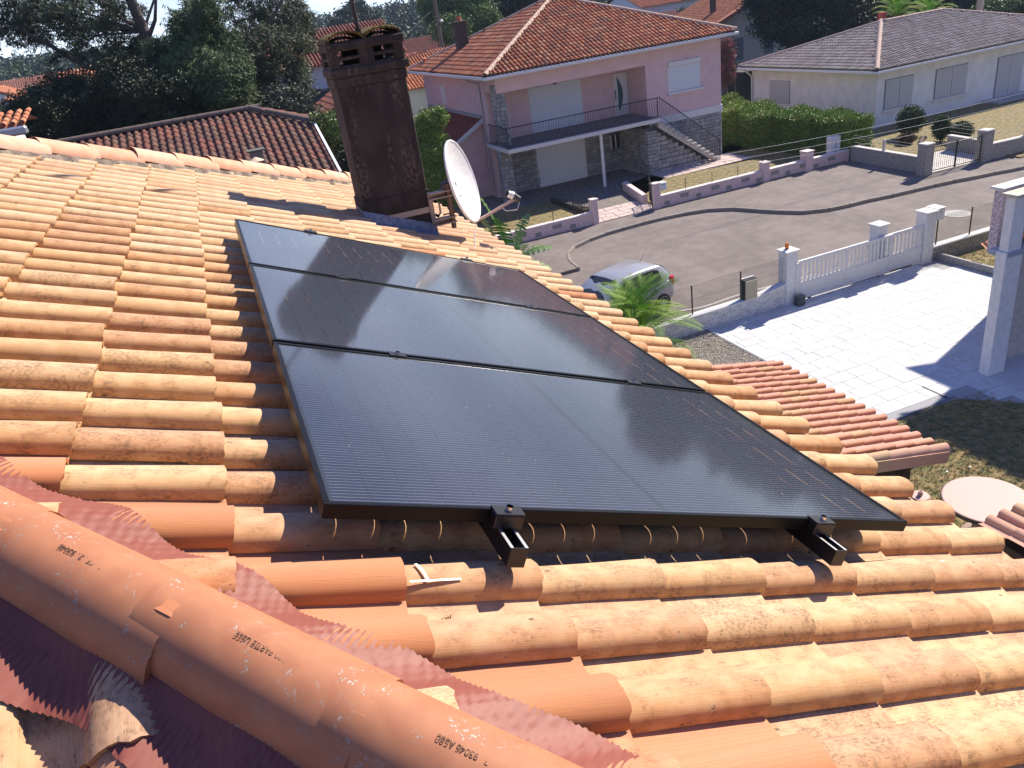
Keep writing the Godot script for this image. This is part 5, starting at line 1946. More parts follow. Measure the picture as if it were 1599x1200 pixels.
	boxed("wall_flashing", Vector3(12.40, g + 3.70, -45.2), Vector3(12.49, g + 3.92, -35.95), mat(0.30, 0.30, 0.31, 0.6), a)
	var xs := face_places(Vector3(9.9, g + 2.25, -45.2), Vector3(9.9, g + 2.25, -36.0), 2.55, tn, 0, 0)
	var cs := []
	for x in xs:
		cs.append(shade_of([[0.24, 0.055, 0.035], [0.20, 0.05, 0.03], [0.28, 0.07, 0.045]]))
	multi("roof_tiles", M.lite, M.tinted, xs, cs, a)

	front_garden()


func front_garden() -> void:
	var g := GROUND
	var pinkw := nmat(lin(0.58, 0.42, 0.41), lin(0.68, 0.55, 0.54), Vector3(0.9, 0.9, 0.9), 0.92, 0.02, 131)
	var grey := mat(0.26, 0.245, 0.235, 0.9)
	var iron := mat(0.016, 0.016, 0.018, 0.5, 0.3)
	# lawn strips, drive, crazy paving
	sheet("lawn", [[8.5, -27.4], [13.7, -27.2], [14.2, -28.9], [14.3, -32.3], [8.5, -32.6]], g + 0.012, M.dry, 0.1)
	sheet("lawn", [[16.9, -27.1], [26.6, -26.9], [26.9, -33.0], [24.9, -33.6], [24.8, -31.0], [19.7, -31.4], [17.0, -29.0]], g + 0.016, M.dry, 0.1)
	sheet("driveway", [[13.7, -26.95], [16.7, -26.95], [16.95, -28.9], [17.6, -32.2], [20, -33], [20, -36], [8, -36], [8, -32.6], [14.3, -32.3], [14.2, -28.9]], g + 0.006, nmat(lin(0.13, 0.11, 0.10), lin(0.19, 0.165, 0.15), Vector3(0.3, 0.3, 0.3), 0.93, 0.02, 132), 0.1)
	var cp := Node3D.new()
	cp.name = "crazy_paving"
	add_child(cp)
	cp.set_meta("kind", "structure")
	var bed := MB.new()
	bed.prism([Vector2(13.72, 26.97), Vector2(16.55, 26.97), Vector2(16.8, 28.9), Vector2(14.1, 28.9)], g - 0.05, g + 0.012)
	obj("bedding", bed, mat(0.16, 0.12, 0.11, 0.95), cp)
	var pm := []
	for j in 3:
		pm.append(nmat(lin(0.44, 0.34, 0.31), lin(0.56, 0.45, 0.42), Vector3(1, 1, 1), 0.9, 0.02, 133 + j))
	flags(cp, Rect2(13.75, -28.85, 2.9, 1.85), 7, 4, g + 0.024, pm, Vector2(13.74, 16.6))
	var pp := Node3D.new()
	pp.name = "patio"
	add_child(pp)
	pp.set_meta("kind", "structure")
	flags(pp, Rect2(19.8, -33.4, 5.0, 2.1), 10, 4, g + 0.034, pm, Vector2(19.8, 24.8))
	# low pink walls with grey blocks let in
	for q in [[9.2, 13.62, "low pink wall with inset grey blocks left of the open iron gates", 0.45], [16.78, 26.85, "low pink wall with inset grey blocks running right from the iron gates to the hedge", 0.45]]:
		var w := thing("garden_wall", q[2], "wall", Vector3(q[0], g, -27.1))
		var L: float = q[1] - q[0]
		boxed("wall_body", Vector3(0, -0.2, -0.10), Vector3(L, q[3], 0.10), pinkw, w)
		boxed("coping", Vector3(0, q[3], -0.13), Vector3(L, q[3] + 0.05, 0.13), mat(0.62, 0.55, 0.53, 0.85), w, 0.01)
		var x := 0.25
		var k := 0
		while x < L - 0.5:
			var ww := 0.42 if k % 2 else 0.26
			var y := 0.20 if k % 2 else 0.05
			boxed("inset_block", Vector3(x, y, 0.101), Vector3(x + ww, y + 0.17, 0.118), grey, w, 0.006)
			x += 0.78
			k += 1
		var rl := MB.new()
		var n := int(L / 1.33)
		for j in n + 1:
			var px := minf(0.05 + j * 1.33, L - 0.1)
			rl.tube([Vector3(px, q[3] + 0.03, 0), Vector3(px, q[3] + 0.50, 0)], 0.014, -1, 5)
		for y in [0.28, 0.48]:
			rl.tube([Vector3(0, q[3] + y, 0), Vector3(L if q[0] < 14 else 5.6, q[3] + y, 0)], 0.004, -1, 4)
		obj("wire_rail", rl, iron, w)
	for q in [[13.75, 0.98, 0.28, "pink gate post left of the crazy-paved entrance"], [16.68, 1.02, 0.30, "pink gate post right of the crazy-paved entrance, with a mailbox"], [22.2, 0.80, 0.34, "short pinkish pier halfway along the low pink wall"], [24.5, 0.84, 0.42, "capped pinkish pier near the right end of the low pink wall"]]:
		var p := thing("wall_pier", q[3], "pillar", Vector3(q[0], g, -27.08), 0.0, "piers of the low pink wall")
		boxed("shaft", Vector3(-q[2] * 0.5, -0.2, -q[2] * 0.5), Vector3(q[2] * 0.5, q[1], q[2] * 0.5), pinkw, p, 0.015)
		boxed("cap", Vector3(-q[2] * 0.5 - 0.03, q[1], -q[2] * 0.5 - 0.03), Vector3(q[2] * 0.5 + 0.03, q[1] + 0.05, q[2] * 0.5 + 0.03), mat(0.62, 0.52, 0.50, 0.85), p, 0.015)
	var ml := thing("mailbox", "white box mailbox on the right pink gate post", "mailbox", Vector3(16.95, g + 0.72, -27.05))
	boxed("box", Vector3(-0.19, 0, -0.16), Vector3(0.19, 0.34, 0.16), M.paint_white, ml, 0.03)
	boxed("slot", Vector3(-0.12, 0.24, 0.16), Vector3(0.12, 0.26, 0.163), mat(0.1, 0.1, 0.1, 0.6), ml)
	var el := thing("meter_cabinet", "white meter cabinet standing by the hedge at the right end of the low pink wall", "cabinet", Vector3(26.3, g + 0.0, -27.45))
	boxed("body", Vector3(-0.30, 0, -0.13), Vector3(0.30, 1.15, 0.13), M.paint_white, el, 0.02)
	boxed("door", Vector3(-0.24, 0.45, 0.131), Vector3(0.24, 1.1, 0.142), M.cap_stone, el, 0.006)
	# iron gates, open inwards
	for q in [[13.92, 0.80, -1.0, "left black wrought-iron gate leaf, swung open behind its pink post"], [16.52, 0.80, 1.0, "right black wrought-iron gate leaf, standing open by the mailbox post"]]:
		var gt := thing("iron_gate", q[3], "gate", Vector3(q[0], g + 0.06, -27.15), 0.0, "open wrought-iron gate leaves")
		gt.rotation.y = (PI * 0.5 - 0.45 * q[2]) if q[2] > 0 else (PI * 0.5 + 0.45)
		var m := MB.new()
		var L := 1.25
		for y in [0.05, 0.52, 1.0]:
			m.tube([Vector3(0, y, 0), Vector3(L, y, 0)], 0.015, -1, 5)
		m.tube([Vector3(0, 0, 0), Vector3(0, 1.06, 0)], 0.02, -1, 6)
		m.tube([Vector3(L, 0, 0), Vector3(L, 1.02, 0)], 0.02, -1, 6)
		obj("frame", m, iron, gt)
		var sc := MB.new()
		for j in 10:
			for k in 4:
				var c := Vector3(0.09 + j * 0.12, 0.16 + k * 0.235, 0)
				var ring := []
				for s in 9:
					ring.append(c + Vector3(cos(TAU * s / 8.0) * 0.055, sin(TAU * s / 8.0) * 0.11, 0))
				sc.tube(ring, 0.010, -1, 4, false)
		obj("scrollwork", sc, iron, gt)
	# low pink kerb wall along the drive and a dark trough left of it
	var dw := thing("drive_wall", "low pink sloping wall between the drive and the right-hand lawn, behind the open gate", "wall")
	var m2 := MB.new()
	m2.xf = Transform3D(Basis(Vector3.UP, atan2(3.9, 0.9)), Vector3(16.75, g, -28.2))
	m2.cbox(Vector3(-0.1, -0.1, -0.14), Vector3(3.0, 0.38, 0.14), 0.03)
	obj("wall_body", m2, pinkw, dw)
	var tr := thing("planting_trough", "long dark trough edging the left lawn beside the drive of the pink house", "trough")
	var m3 := MB.new()
	m3.xf = Transform3D(Basis(Vector3.UP, atan2(3.4, -0.1)), Vector3(14.15, g, -28.6))
	m3.cbox(Vector3(0, 0.0, -0.16), Vector3(3.3, 0.24, 0.16), 0.02)
	obj("trough_body", m3, mat(0.03, 0.03, 0.03, 0.5), tr)


# irregular flagstones: a jittered grid of cells shrunk from their joints
func flags(parent: Node, r: Rect2, nx: int, nz: int, y: float, mats: Array, lim: Vector2) -> void:
	var p := []
	for j in nz + 1:
		for i in nx + 1:
			var q := r.position + Vector2(r.size.x * i / nx, r.size.y * j / nz)
			if i > 0 and i < nx and j > 0 and j < nz:
				q += Vector2(rr(-0.3, 0.3) * r.size.x / nx, rr(-0.3, 0.3) * r.size.y / nz)
			elif i > 0 and i < nx:
				q.x += rr(-0.25, 0.25) * r.size.x / nx
			p.append(q)
	for j in nz:
		for i in nx:
			var c := [p[j * (nx + 1) + i], p[j * (nx + 1) + i + 1], p[(j + 1) * (nx + 1) + i + 1], p[(j + 1) * (nx + 1) + i]]
			var mid: Vector2 = (c[0] + c[1] + c[2] + c[3]) * 0.25
			var pl := []
			for q: Vector2 in c:
				var e := q + (mid - q).normalized() * 0.022
				pl.append(Vector2(e.x, -e.y))
			var m := MB.new()
			m.prism(pl, y - 0.05, y + rr(-0.003, 0.003))
			obj("flagstone", m, mats[rng.randi() % mats.size()], parent)


func white_house() -> void:
	var g := GROUND
	var h := thing("white_bungalow", "long single-storey white house with closed grey-white shutters and a weathered grey-brown tile roof", "house")
	var wall := nmat(lin(0.66, 0.655, 0.64), lin(0.74, 0.735, 0.72), Vector3(0.2, 0.2, 0.2), 0.9, 0.012, 141, M.grit, 0.3)
	var trim := mat(0.66, 0.65, 0.63, 0.7)
	var sh := nmat(lin(0.44, 0.44, 0.45), lin(0.50, 0.50, 0.51), Vector3(6, 0.5, 6), 0.7, 0.02, 142)
	var ey := g + 2.86
	boxed("wall", Vector3(32.3, g - 0.2, -41.3), Vector3(52.0, ey, -31.2), wall, h)
	boxed("soffit", Vector3(31.8, ey - 0.01, -41.9), Vector3(52.6, ey + 0.04, -30.7), trim, h)
	gutter_round(h, 31.8, 47.5, -41.9, -30.7, ey + 0.10, trim)
	# shutters: two leaves of boards each
	var leaves := func(x0: float, x1: float, y0: float, y1: float, called: String) -> void:
		var fr := boxed(called, Vector3(x0 - 0.02, g + y0 - 0.02, -31.2), Vector3(x1 + 0.02, g + y1 + 0.03, -31.17), mat(0.22, 0.22, 0.23, 0.8), h)
		for s in 2:
			var a := lerpf(x0, x1, s * 0.5) + 0.012
			var b := lerpf(x0, x1, s * 0.5 + 0.5) - 0.012
			for k in 5:
				boxed("shutter_board", Vector3(lerpf(a, b, k / 5.0) + 0.003, g + y0, -31.168), Vector3(lerpf(a, b, (k + 1) / 5.0) - 0.003, g + y1, -31.135), sh, fr, 0.004)
		if y0 > 0.3:
			boxed("window_sill", Vector3(x0 - 0.12, g + y0 - 0.14, -31.2), Vector3(x1 + 0.12, g + y0 - 0.05, -31.06), trim, h, 0.01)
	leaves.call(32.9, 34.75, 0.92, 2.35, "window_shutters")
	leaves.call(36.3, 38.5, 0.86, 2.32, "window_shutters")
	leaves.call(40.7, 42.6, 0.03, 2.25, "door_shutters")
	leaves.call(45.5, 47.3, 0.88, 2.3, "window_shutters")
	var sw := boxed("side_shutter", Vector3(32.27, g + 0.92, -39.55), Vector3(32.31, g + 2.22, -37.75), mat(0.3, 0.3, 0.3, 0.8), h)
	for k in 10:
		boxed("shutter_board", Vector3(32.235, g + 0.94, -39.53 + k * 0.178), Vector3(32.268, g + 2.2, -39.53 + k * 0.178 + 0.17), sh, sw, 0.004)
	boxed("doorstep", Vector3(39.8, g - 0.1, -31.2), Vector3(44.5, g + 0.16, -30.1), nmat(lin(0.30, 0.29, 0.28), lin(0.42, 0.41, 0.40), Vector3(1, 1, 1), 0.9, 0.02, 143), h, 0.01)
	boxed("plinth", Vector3(32.28, g - 0.1, -31.2), Vector3(52.0, g + 0.12, -31.17), mat(0.50, 0.50, 0.51, 0.9), h)
	var dp := MB.new()
	dp.tube([Vector3(31.95, ey - 0.02, -30.85), Vector3(32.2, ey - 0.25, -31.0), Vector3(32.25, ey - 0.4, -31.14), Vector3(32.25, g + 0.1, -31.14)], 0.045, -1, 8)
	dp.tube([Vector3(31.95, ey - 0.02, -41.7), Vector3(32.15, ey - 0.3, -41.4), Vector3(32.22, ey - 0.5, -41.2), Vector3(32.22, g + 0.1, -41.2)], 0.05, -1, 8)
	obj("downpipe", dp, trim, h)
	hip_roof(h, 31.8, 47.6, -41.9, -30.7, ey + 0.12, 0.285, [[0.36, 0.31, 0.27], [0.33, 0.28, 0.245], [0.40, 0.35, 0.31], [0.29, 0.24, 0.21], [0.38, 0.30, 0.25], [0.43, 0.39, 0.35]], nmat(lin(0.30, 0.20, 0.16), lin(0.56, 0.44, 0.38), Vector3(3, 3, 3), 0.9, 0.03, 145), mat(0.022, 0.018, 0.016, 0.95))
	var ck := MB.new()
	ck.tube([Vector3(46.4, ey + 0.8, -37.5), Vector3(46.4, ey + 2.0, -37.5)], 0.2, -1, 12)
	var c := obj("chimney", ck, mat(0.40, 0.33, 0.26, 0.9), h)
	var cc := MB.new()
	cc.lathe([Vector2(0.30, 2.0), Vector2(0.32, 2.1), Vector2(0.12, 2.3), Vector2(0.0, 2.32)], 12, Vector3(46.4, ey, -37.5))
	obj("chimney_cowl", cc, mat(0.75, 0.75, 0.76, 0.4, 0.4), c)
	boxed("red_chimney", Vector3(38.7, ey + 1.4, -37.9), Vector3(39.1, ey + 2.15, -37.6), mat(0.36, 0.07, 0.05, 0.85), h, 0.01)
	# its garden: lawn, shrubs, wall, gate
	sheet("lawn", [[27.1, -25.2], [27.4, -27.4], [28.6, -36.0], [32.2, -41], [60, -41], [60, -22.6], [30.6, -21.5], [30.6, -25.0]], g + 0.05, M.dry, 0.1)
	sheet("garden_path", [[26.7, -22.5], [30.3, -22.4], [30.6, -24.9], [28.4, -25.2], [27.0, -24.9]], g + 0.03, nmat(lin(0.40, 0.37, 0.33), lin(0.56, 0.53, 0.49), Vector3(0.6, 0.6, 0.6), 0.92, 0.02, 146), 0.1)
	var gw := nmat(lin(0.24, 0.225, 0.205), lin(0.34, 0.32, 0.295), Vector3(0.6, 0.6, 0.6), 0.92, 0.02, 147)
	var cop := mat(0.50, 0.47, 0.44, 0.9)
	for q in [[Vector3(26.92, g, -26.9), Vector3(26.72, g, -22.75), "low grey wall between the asphalt recess and the bungalow's lawn"], [Vector3(29.7, g, -22.35), Vector3(60.0, g, -19.9), "low grey wall running right from the black iron gate along the street"], [Vector3(30.45, g, -24.9), Vector3(30.2, g, -22.9), "short grey wall inside the black iron gate"]]:
		var w := thing("garden_wall", q[2], "wall", q[0])
		var d: Vector3 = q[1] - q[0]
		w.rotation.y = atan2(-d.z, d.x)
		boxed("wall_body", Vector3(0, -0.2, -0.10), Vector3(d.length(), 0.62, 0.10), gw, w)
		boxed("coping", Vector3(0, 0.62, -0.13), Vector3(d.length(), 0.67, 0.13), cop, w, 0.01)
		var n := int(d.length() / 2.0)
		for j in n:
			var x := 2.0 * j + 1.9
			if x < d.length() - 0.2:
				boxed("fence_post", Vector3(x - 0.05, 0.66, -0.05), Vector3(x + 0.05, 1.14, 0.05), cop, w, 0.008)
		var rl := MB.new()
		for y in [0.82, 1.0, 1.12]:
			rl.tube([Vector3(0, y, 0), Vector3(d.length(), y, 0)], 0.006, -1, 4)
		obj("wire_rail", rl, cop, w)
	for q in [[Vector3(26.55, g, -22.55), "grey concrete gate pillar left of the black iron gate"], [Vector3(29.55, g, -22.38), "grey concrete gate pillar right of the black iron gate"]]:
		var p := thing("gate_pillar", q[1], "gate pillar", q[0], 0.0, "grey gate pillars")
		boxed("shaft", Vector3(-0.22, -0.2, -0.22), Vector3(0.22, 1.22, 0.22), gw, p, 0.012)
		boxed("cap", Vector3(-0.235, 1.22, -0.235), Vector3(0.235, 1.28, 0.235), cop, p, 0.02)
	var gt := thing("iron_gate", "black iron double gate of upright bars between two grey pillars", "gate", Vector3(26.78, g + 0.05, -22.5))
	gt.rotation.y = -atan2(0.15, 2.55)
	var iron := mat(0.016, 0.016, 0.018, 0.5, 0.3)
	for s in 2:
		var m := MB.new()
		var x0 := 0.02 + s * 1.28
		for y in [0.06, 1.02]:
			m.tube([Vector3(x0, y, 0), Vector3(x0 + 1.24, y, 0)], 0.022, -1, 5)
		for x in [x0, x0 + 1.24]:
			m.tube([Vector3(x, 0, 0), Vector3(x, 1.06, 0)], 0.026, -1, 6)
		obj("leaf_frame", m, iron, gt)
		for j in 11:
			var b := MB.new()
			b.tube([Vector3(x0 + 0.103 * (j + 1), 0.06, 0), Vector3(x0 + 0.103 * (j + 1), 1.02, 0)], 0.009, -1, 4)
			obj("bar", b, iron, gt)
	# three thin wires across the front of the hedge
	for k in 3:
		var w := thing("overhead_wire", ["topmost of the three thin wires crossing in front of the hedge", "middle one of the three thin wires crossing in front of the hedge", "lowest of the three thin wires crossing in front of the hedge"][k], "wire")
		var m := MB.new()
		var a := Vector3(17.8, g + 2.25 - 0.26 * k, -24.0)
		var b := Vector3(39.0, g + 2.0 - 0.42 * k, -24.0)
		var pts := []
		for j in 21:
			var t := j / 20.0
			pts.append(a.lerp(b, t) + Vector3(0, -0.25 * (1.0 - pow(2.0 * t - 1.0, 2.0)) + 0.1, 0))
		m.tube(pts, 0.007, -1, 5, false)
		obj("wire", m, mat(0.42, 0.42, 0.42, 0.6), w)


func neighbour() -> void:
	var g := GROUND
	var h := thing("dark_roofed_house", "neighbouring house right behind ours with a dark brown-red canal-tile roof", "house")
	var pal := []
	for j in 9:
		pal.append(clay([0.150, 0.115, 0.175, 0.10, 0.135][j % 5], [0.052, 0.045, 0.060, 0.042, 0.058][j % 5], [0.036, 0.034, 0.040, 0.033, 0.045][j % 5], M.stains[j % 3] if j % 3 == 0 else null, M.grooves, 0.05, Vector3(j * 0.4, j * 0.3, j * 0.9)))
	# main face: ridge at z = -25.4, falling towards us; closed at the right by a hip and a white verge at x = 3
	var tn := tan(deg_to_rad(19.0))
	var an := atan(tn)
	var d := Vector3(0, -sin(an), cos(an))
	var nn := Vector3(0, cos(an), sin(an))
	var w := Vector3(-1, 0, 0)
	var o := Vector3(1.4, -1.09, -25.4)
	var ends := []
	for j in range(1, 19):
		ends.append(0.335 * j)
	var hip := Plane(Vector3(-1, 0, 1).normalized(), Vector3(1.4, 0, -25.4).dot(Vector3(-1, 0, 1).normalized()) + 0.08)
	var verge := Plane(Vector3(-1, 0, 0), -3.02)
	tile_roof(h, face_xf(o, d, nn, w), [-8, 42], 0.0, 0.215, ends, pal, [hip, verge], [M.canal])
	var m := MB.new()
	m.quad(Vector3(-9.0, o.y - 0.02, -25.4), Vector3(-9.0, o.y - 0.02 - 7.0 * tn, -18.4), Vector3(3.02, o.y - 0.02 - 7.0 * tn, -18.4), Vector3(1.4, o.y - 0.02, -25.4))
	m.quad(Vector3(1.4, o.y - 0.02, -25.4), Vector3(3.02, o.y - 0.02 - 1.62 * tn, -23.78), Vector3(3.02, o.y - 0.02 - 1.62 * tn, -27.0), Vector3(1.4, o.y - 0.02, -25.42))
	m.quad(Vector3(3.02, o.y - 0.02 - 7.0 * tn, -18.4), Vector3(3.02, o.y - 0.02 - 1.62 * tn, -23.78), Vector3(1.4, o.y - 0.02, -25.4), Vector3(3.0, o.y - 0.03 - 7.0 * tn, -18.4))
	m.quad(Vector3(1.4, o.y - 0.02, -25.4), Vector3(3.02, o.y - 0.02 - 1.62 * tn, -27.0), Vector3(3.02, o.y - 3.2, -34.0), Vector3(-9.0, o.y - 3.2, -34.0))
	m.quad(Vector3(1.4, o.y - 0.02, -25.4), Vector3(-9, o.y - 3.2, -34.0), Vector3(-9.0, o.y - 0.02, -25.4), Vector3(-4, o.y - 0.02, -25.4))
	obj("roof_deck", m, mat(0.05, 0.025, 0.02, 0.95), h)
	boxed("wall", Vector3(-9.0, g - 0.2, -31), Vector3(2.6, -3.62, -18.9), M.render_white, h)
	var capm := nmat(lin(0.055, 0.035, 0.03), lin(0.20, 0.15, 0.13), Vector3(3, 3, 3), 0.9, 0.03, 151)
	var cm := cap_mesh(0.44, 0.115, 5, 0.012, 9)
	for j in 29:
		put("ridge_tile", cm, capm, h).transform = Transform3D(Basis(Vector3(-1, 0, 0), Vector3.UP, Vector3(0, 0, -1)) * Basis.from_euler(Vector3(0, 0, -0.03)), Vector3(1.3 - 0.36 * j, o.y + 0.05, -25.4))
	var hd := Vector3(1, -tn, 1).normalized()
	var hs := hd.cross(Vector3.UP).normalized()
	for j in 7:
		put("ridge_tile", cm, capm, h).transform = Transform3D(Basis(hd, hs.cross(hd).normalized(), hs) * Basis.from_euler(Vector3(0, 0, -0.03)), Vector3(1.4, o.y + 0.06, -25.4) + hd * (0.36 * (j + 1)))
	# mortar-smeared strip of roof on the far side of the hip
	var xs := []
	var cs := []
	for j in 4:
		for k in 5:
			xs.append(Transform3D(Basis(Vector3(cos(0.33), -sin(0.33), 0), Vector3(sin(0.33), cos(0.33), 0), Vector3.BACK), Vector3(2.1 + 0.34 * j, o.y - 0.2 - 0.12 * j + 0.03, -24.9 - 0.21 * k)))
			cs.append(shade_of([[0.20, 0.07, 0.045], [0.12, 0.05, 0.04]]))
	multi("roof_tiles", M.lite, M.tinted, xs, cs, h)
	var vg := MB.new()
	vg.xf = face_xf(Vector3(3.02, o.y - 1.62 * tn, -23.78), d, nn, w)
	vg.box(Vector3(0.0, -0.06, -0.07), Vector3(5.8, 0.10, 0.0))
	obj("white_verge", vg, mat(0.72, 0.71, 0.69, 0.6), h)
	var vg2 := MB.new()
	vg2.box(Vector3(3.0, o.y - 1.62 * tn - 0.06, -25.6), Vector3(3.07, o.y - 1.62 * tn + 0.09, -23.95))
	obj("white_verge", vg2, mat(0.72, 0.71, 0.69, 0.6), h)
	# ventilators
	var v1 := thing("roof_ventilator", "orange clay roof ventilator with a pale conical cap on the dark red roof", "roof ventilator", Vector3(0.93, -2.12, -20.0))
	var vm := MB.new()
	for j in 8:
		var a := TAU * j / 8.0
		vm.xf = Transform3D(Basis(Vector3.UP, a), Vector3.ZERO)
		vm.box(Vector3(-0.035, 0.0, 0.125), Vector3(0.035, 0.22, 0.150))
	vm.xf = Transform3D()
	vm.lathe([Vector2(0.155, -0.35), Vector2(0.155, 0.05)], 16)
	vm.lathe([Vector2(0.158, 0.17), Vector2(0.158, 0.215)], 16)
	obj("drum", vm, mat(0.50, 0.15, 0.055, 0.8), v1)
	var vd := MB.new()
	vd.lathe([Vector2(0.11, 0.0), Vector2(0.11, 0.22)], 12)
	obj("core", vd, mat(0.06, 0.03, 0.02, 0.9), v1)
	var vc := MB.new()
	vc.lathe([Vector2(0.0, 0.205), Vector2(0.20, 0.21), Vector2(0.20, 0.225), Vector2(0.03, 0.31), Vector2(0, 0.315)], 18)
	obj("cap", vc, mat(0.62, 0.48, 0.34, 0.85), v1)
	var v2 := thing("roof_ventilator", "old grey brick roof vent with a flat slab cover, behind the orange ventilator", "roof ventilator", Vector3(1.02, -1.95, -20.75))
	boxed("shaft", Vector3(-0.17, -0.4, -0.15), Vector3(0.17, 0.20, 0.15), nmat(lin(0.10, 0.09, 0.085), lin(0.30, 0.28, 0.26), Vector3(6, 9, 6), 0.9, 0.03, 153), v2, 0.01)
	boxed("cover_slab", Vector3(-0.24, 0.20, -0.2), Vector3(0.24, 0.245, 0.2), mat(0.11, 0.11, 0.10, 0.9), v2, 0.008)


# plainer houses in the distance: walls, gable or hip roof with tiles, windows
func far_house(label: String, x0: float, x1: float, z0: float, z1: float, ey: float, tn: float, wall: Material, pal: Array, gable := "", wins := []) -> Node3D:
	var g := GROUND
	var h := thing("distant_house", label, "house")
	boxed("wall", Vector3(x0 + 0.4, g - 0.5, z0 + 0.4), Vector3(x1 - 0.4, ey, z1 - 0.4), wall, h)
	var rm = nmat(lin(pal[0][0] * 0.9, pal[0][1] * 0.9, pal[0][2] * 0.9), lin(pal[0][0] * 1.1, pal[0][1] * 1.1, pal[0][2] * 1.1), Vector3(2, 2, 2), 0.9, 0.02, 3) if not M.has("farridge") else M.farridge
	M.farridge = rm
	if gable == "":
		hip_roof(h, x0, x1, z0, z1, ey, tn, pal, rm, mat(pal[0][0] * 0.5, pal[0][1] * 0.5, pal[0][2] * 0.5, 0.9))
	else:
		var alongx := gable == "x"   # ridge along x
		var m := MB.new()
		var gw := MB.new()
		var xs := []
		if alongx:
			var zc := (z0 + z1) * 0.5
			var t := ey + (z1 - z0) * 0.5 * tn
			m.quad(Vector3(x0, ey, z1), Vector3(x1, ey, z1), Vector3(x1, t, zc), Vector3(x0, t, zc))
			m.quad(Vector3(x1, ey, z0), Vector3(x0, ey, z0), Vector3(x0, t, zc), Vector3(x1, t, zc))
			for x in [x0 + 0.4, x1 - 0.4]:
				gw.prism([Vector2(-z1 + 0.4, ey - 0.05), Vector2(-z0 - 0.4, ey - 0.05), Vector2(-zc, t - 0.12)], x - 0.05, x + 0.05, 0)
			xs = face_places(Vector3(x0, ey, z1), Vector3(x1, ey, z1), (z1 - z0) * 0.5, tn, 0, 0)
		else:
			var xc := (x0 + x1) * 0.5
			var t := ey + (x1 - x0) * 0.5 * tn
			m.quad(Vector3(x1, ey, z1), Vector3(x1, ey, z0), Vector3(xc, t, z0), Vector3(xc, t, z1))
			m.quad(Vector3(x0, ey, z0), Vector3(x0, ey, z1), Vector3(xc, t, z1), Vector3(xc, t, z0))
			for z in [z0 + 0.4, z1 - 0.4]:
				gw.prism([Vector2(x0 + 0.4, ey - 0.05), Vector2(x1 - 0.4, ey - 0.05), Vector2(xc, t - 0.12)], z - 0.05, z + 0.05, 2)
			xs = face_places(Vector3(x0, ey, z0), Vector3(x0, ey, z1), (x1 - x0) * 0.5, tn, 0, 0)
			xs.append_array(face_places(Vector3(x1, ey, z1), Vector3(x1, ey, z0), (x1 - x0) * 0.5, tn, 0, 0))
		obj("roof_deck", m, mat(pal[0][0] * 0.5, pal[0][1] * 0.5, pal[0][2] * 0.5, 0.9), h)
		obj("gable_wall", gw, wall, h)
		var cs := []
		for x in xs:
			cs.append(shade_of(pal))
		multi("roof_tiles", M.lite, M.tinted, xs, cs, h)
	for w in wins:   # [x, y above ground, width, height] on the side that faces us
		var fr := boxed("window", Vector3(w[0], g + w[1], z1 - 0.40), Vector3(w[0] + w[2], g + w[1] + w[3], z1 - 0.34), mat(0.16, 0.17, 0.19, 0.5), h)
		boxed("sill", Vector3(w[0] - 0.1, g + w[1] - 0.1, z1 - 0.4), Vector3(w[0] + w[2] + 0.1, g + w[1], z1 - 0.26), wall, fr)
	return h

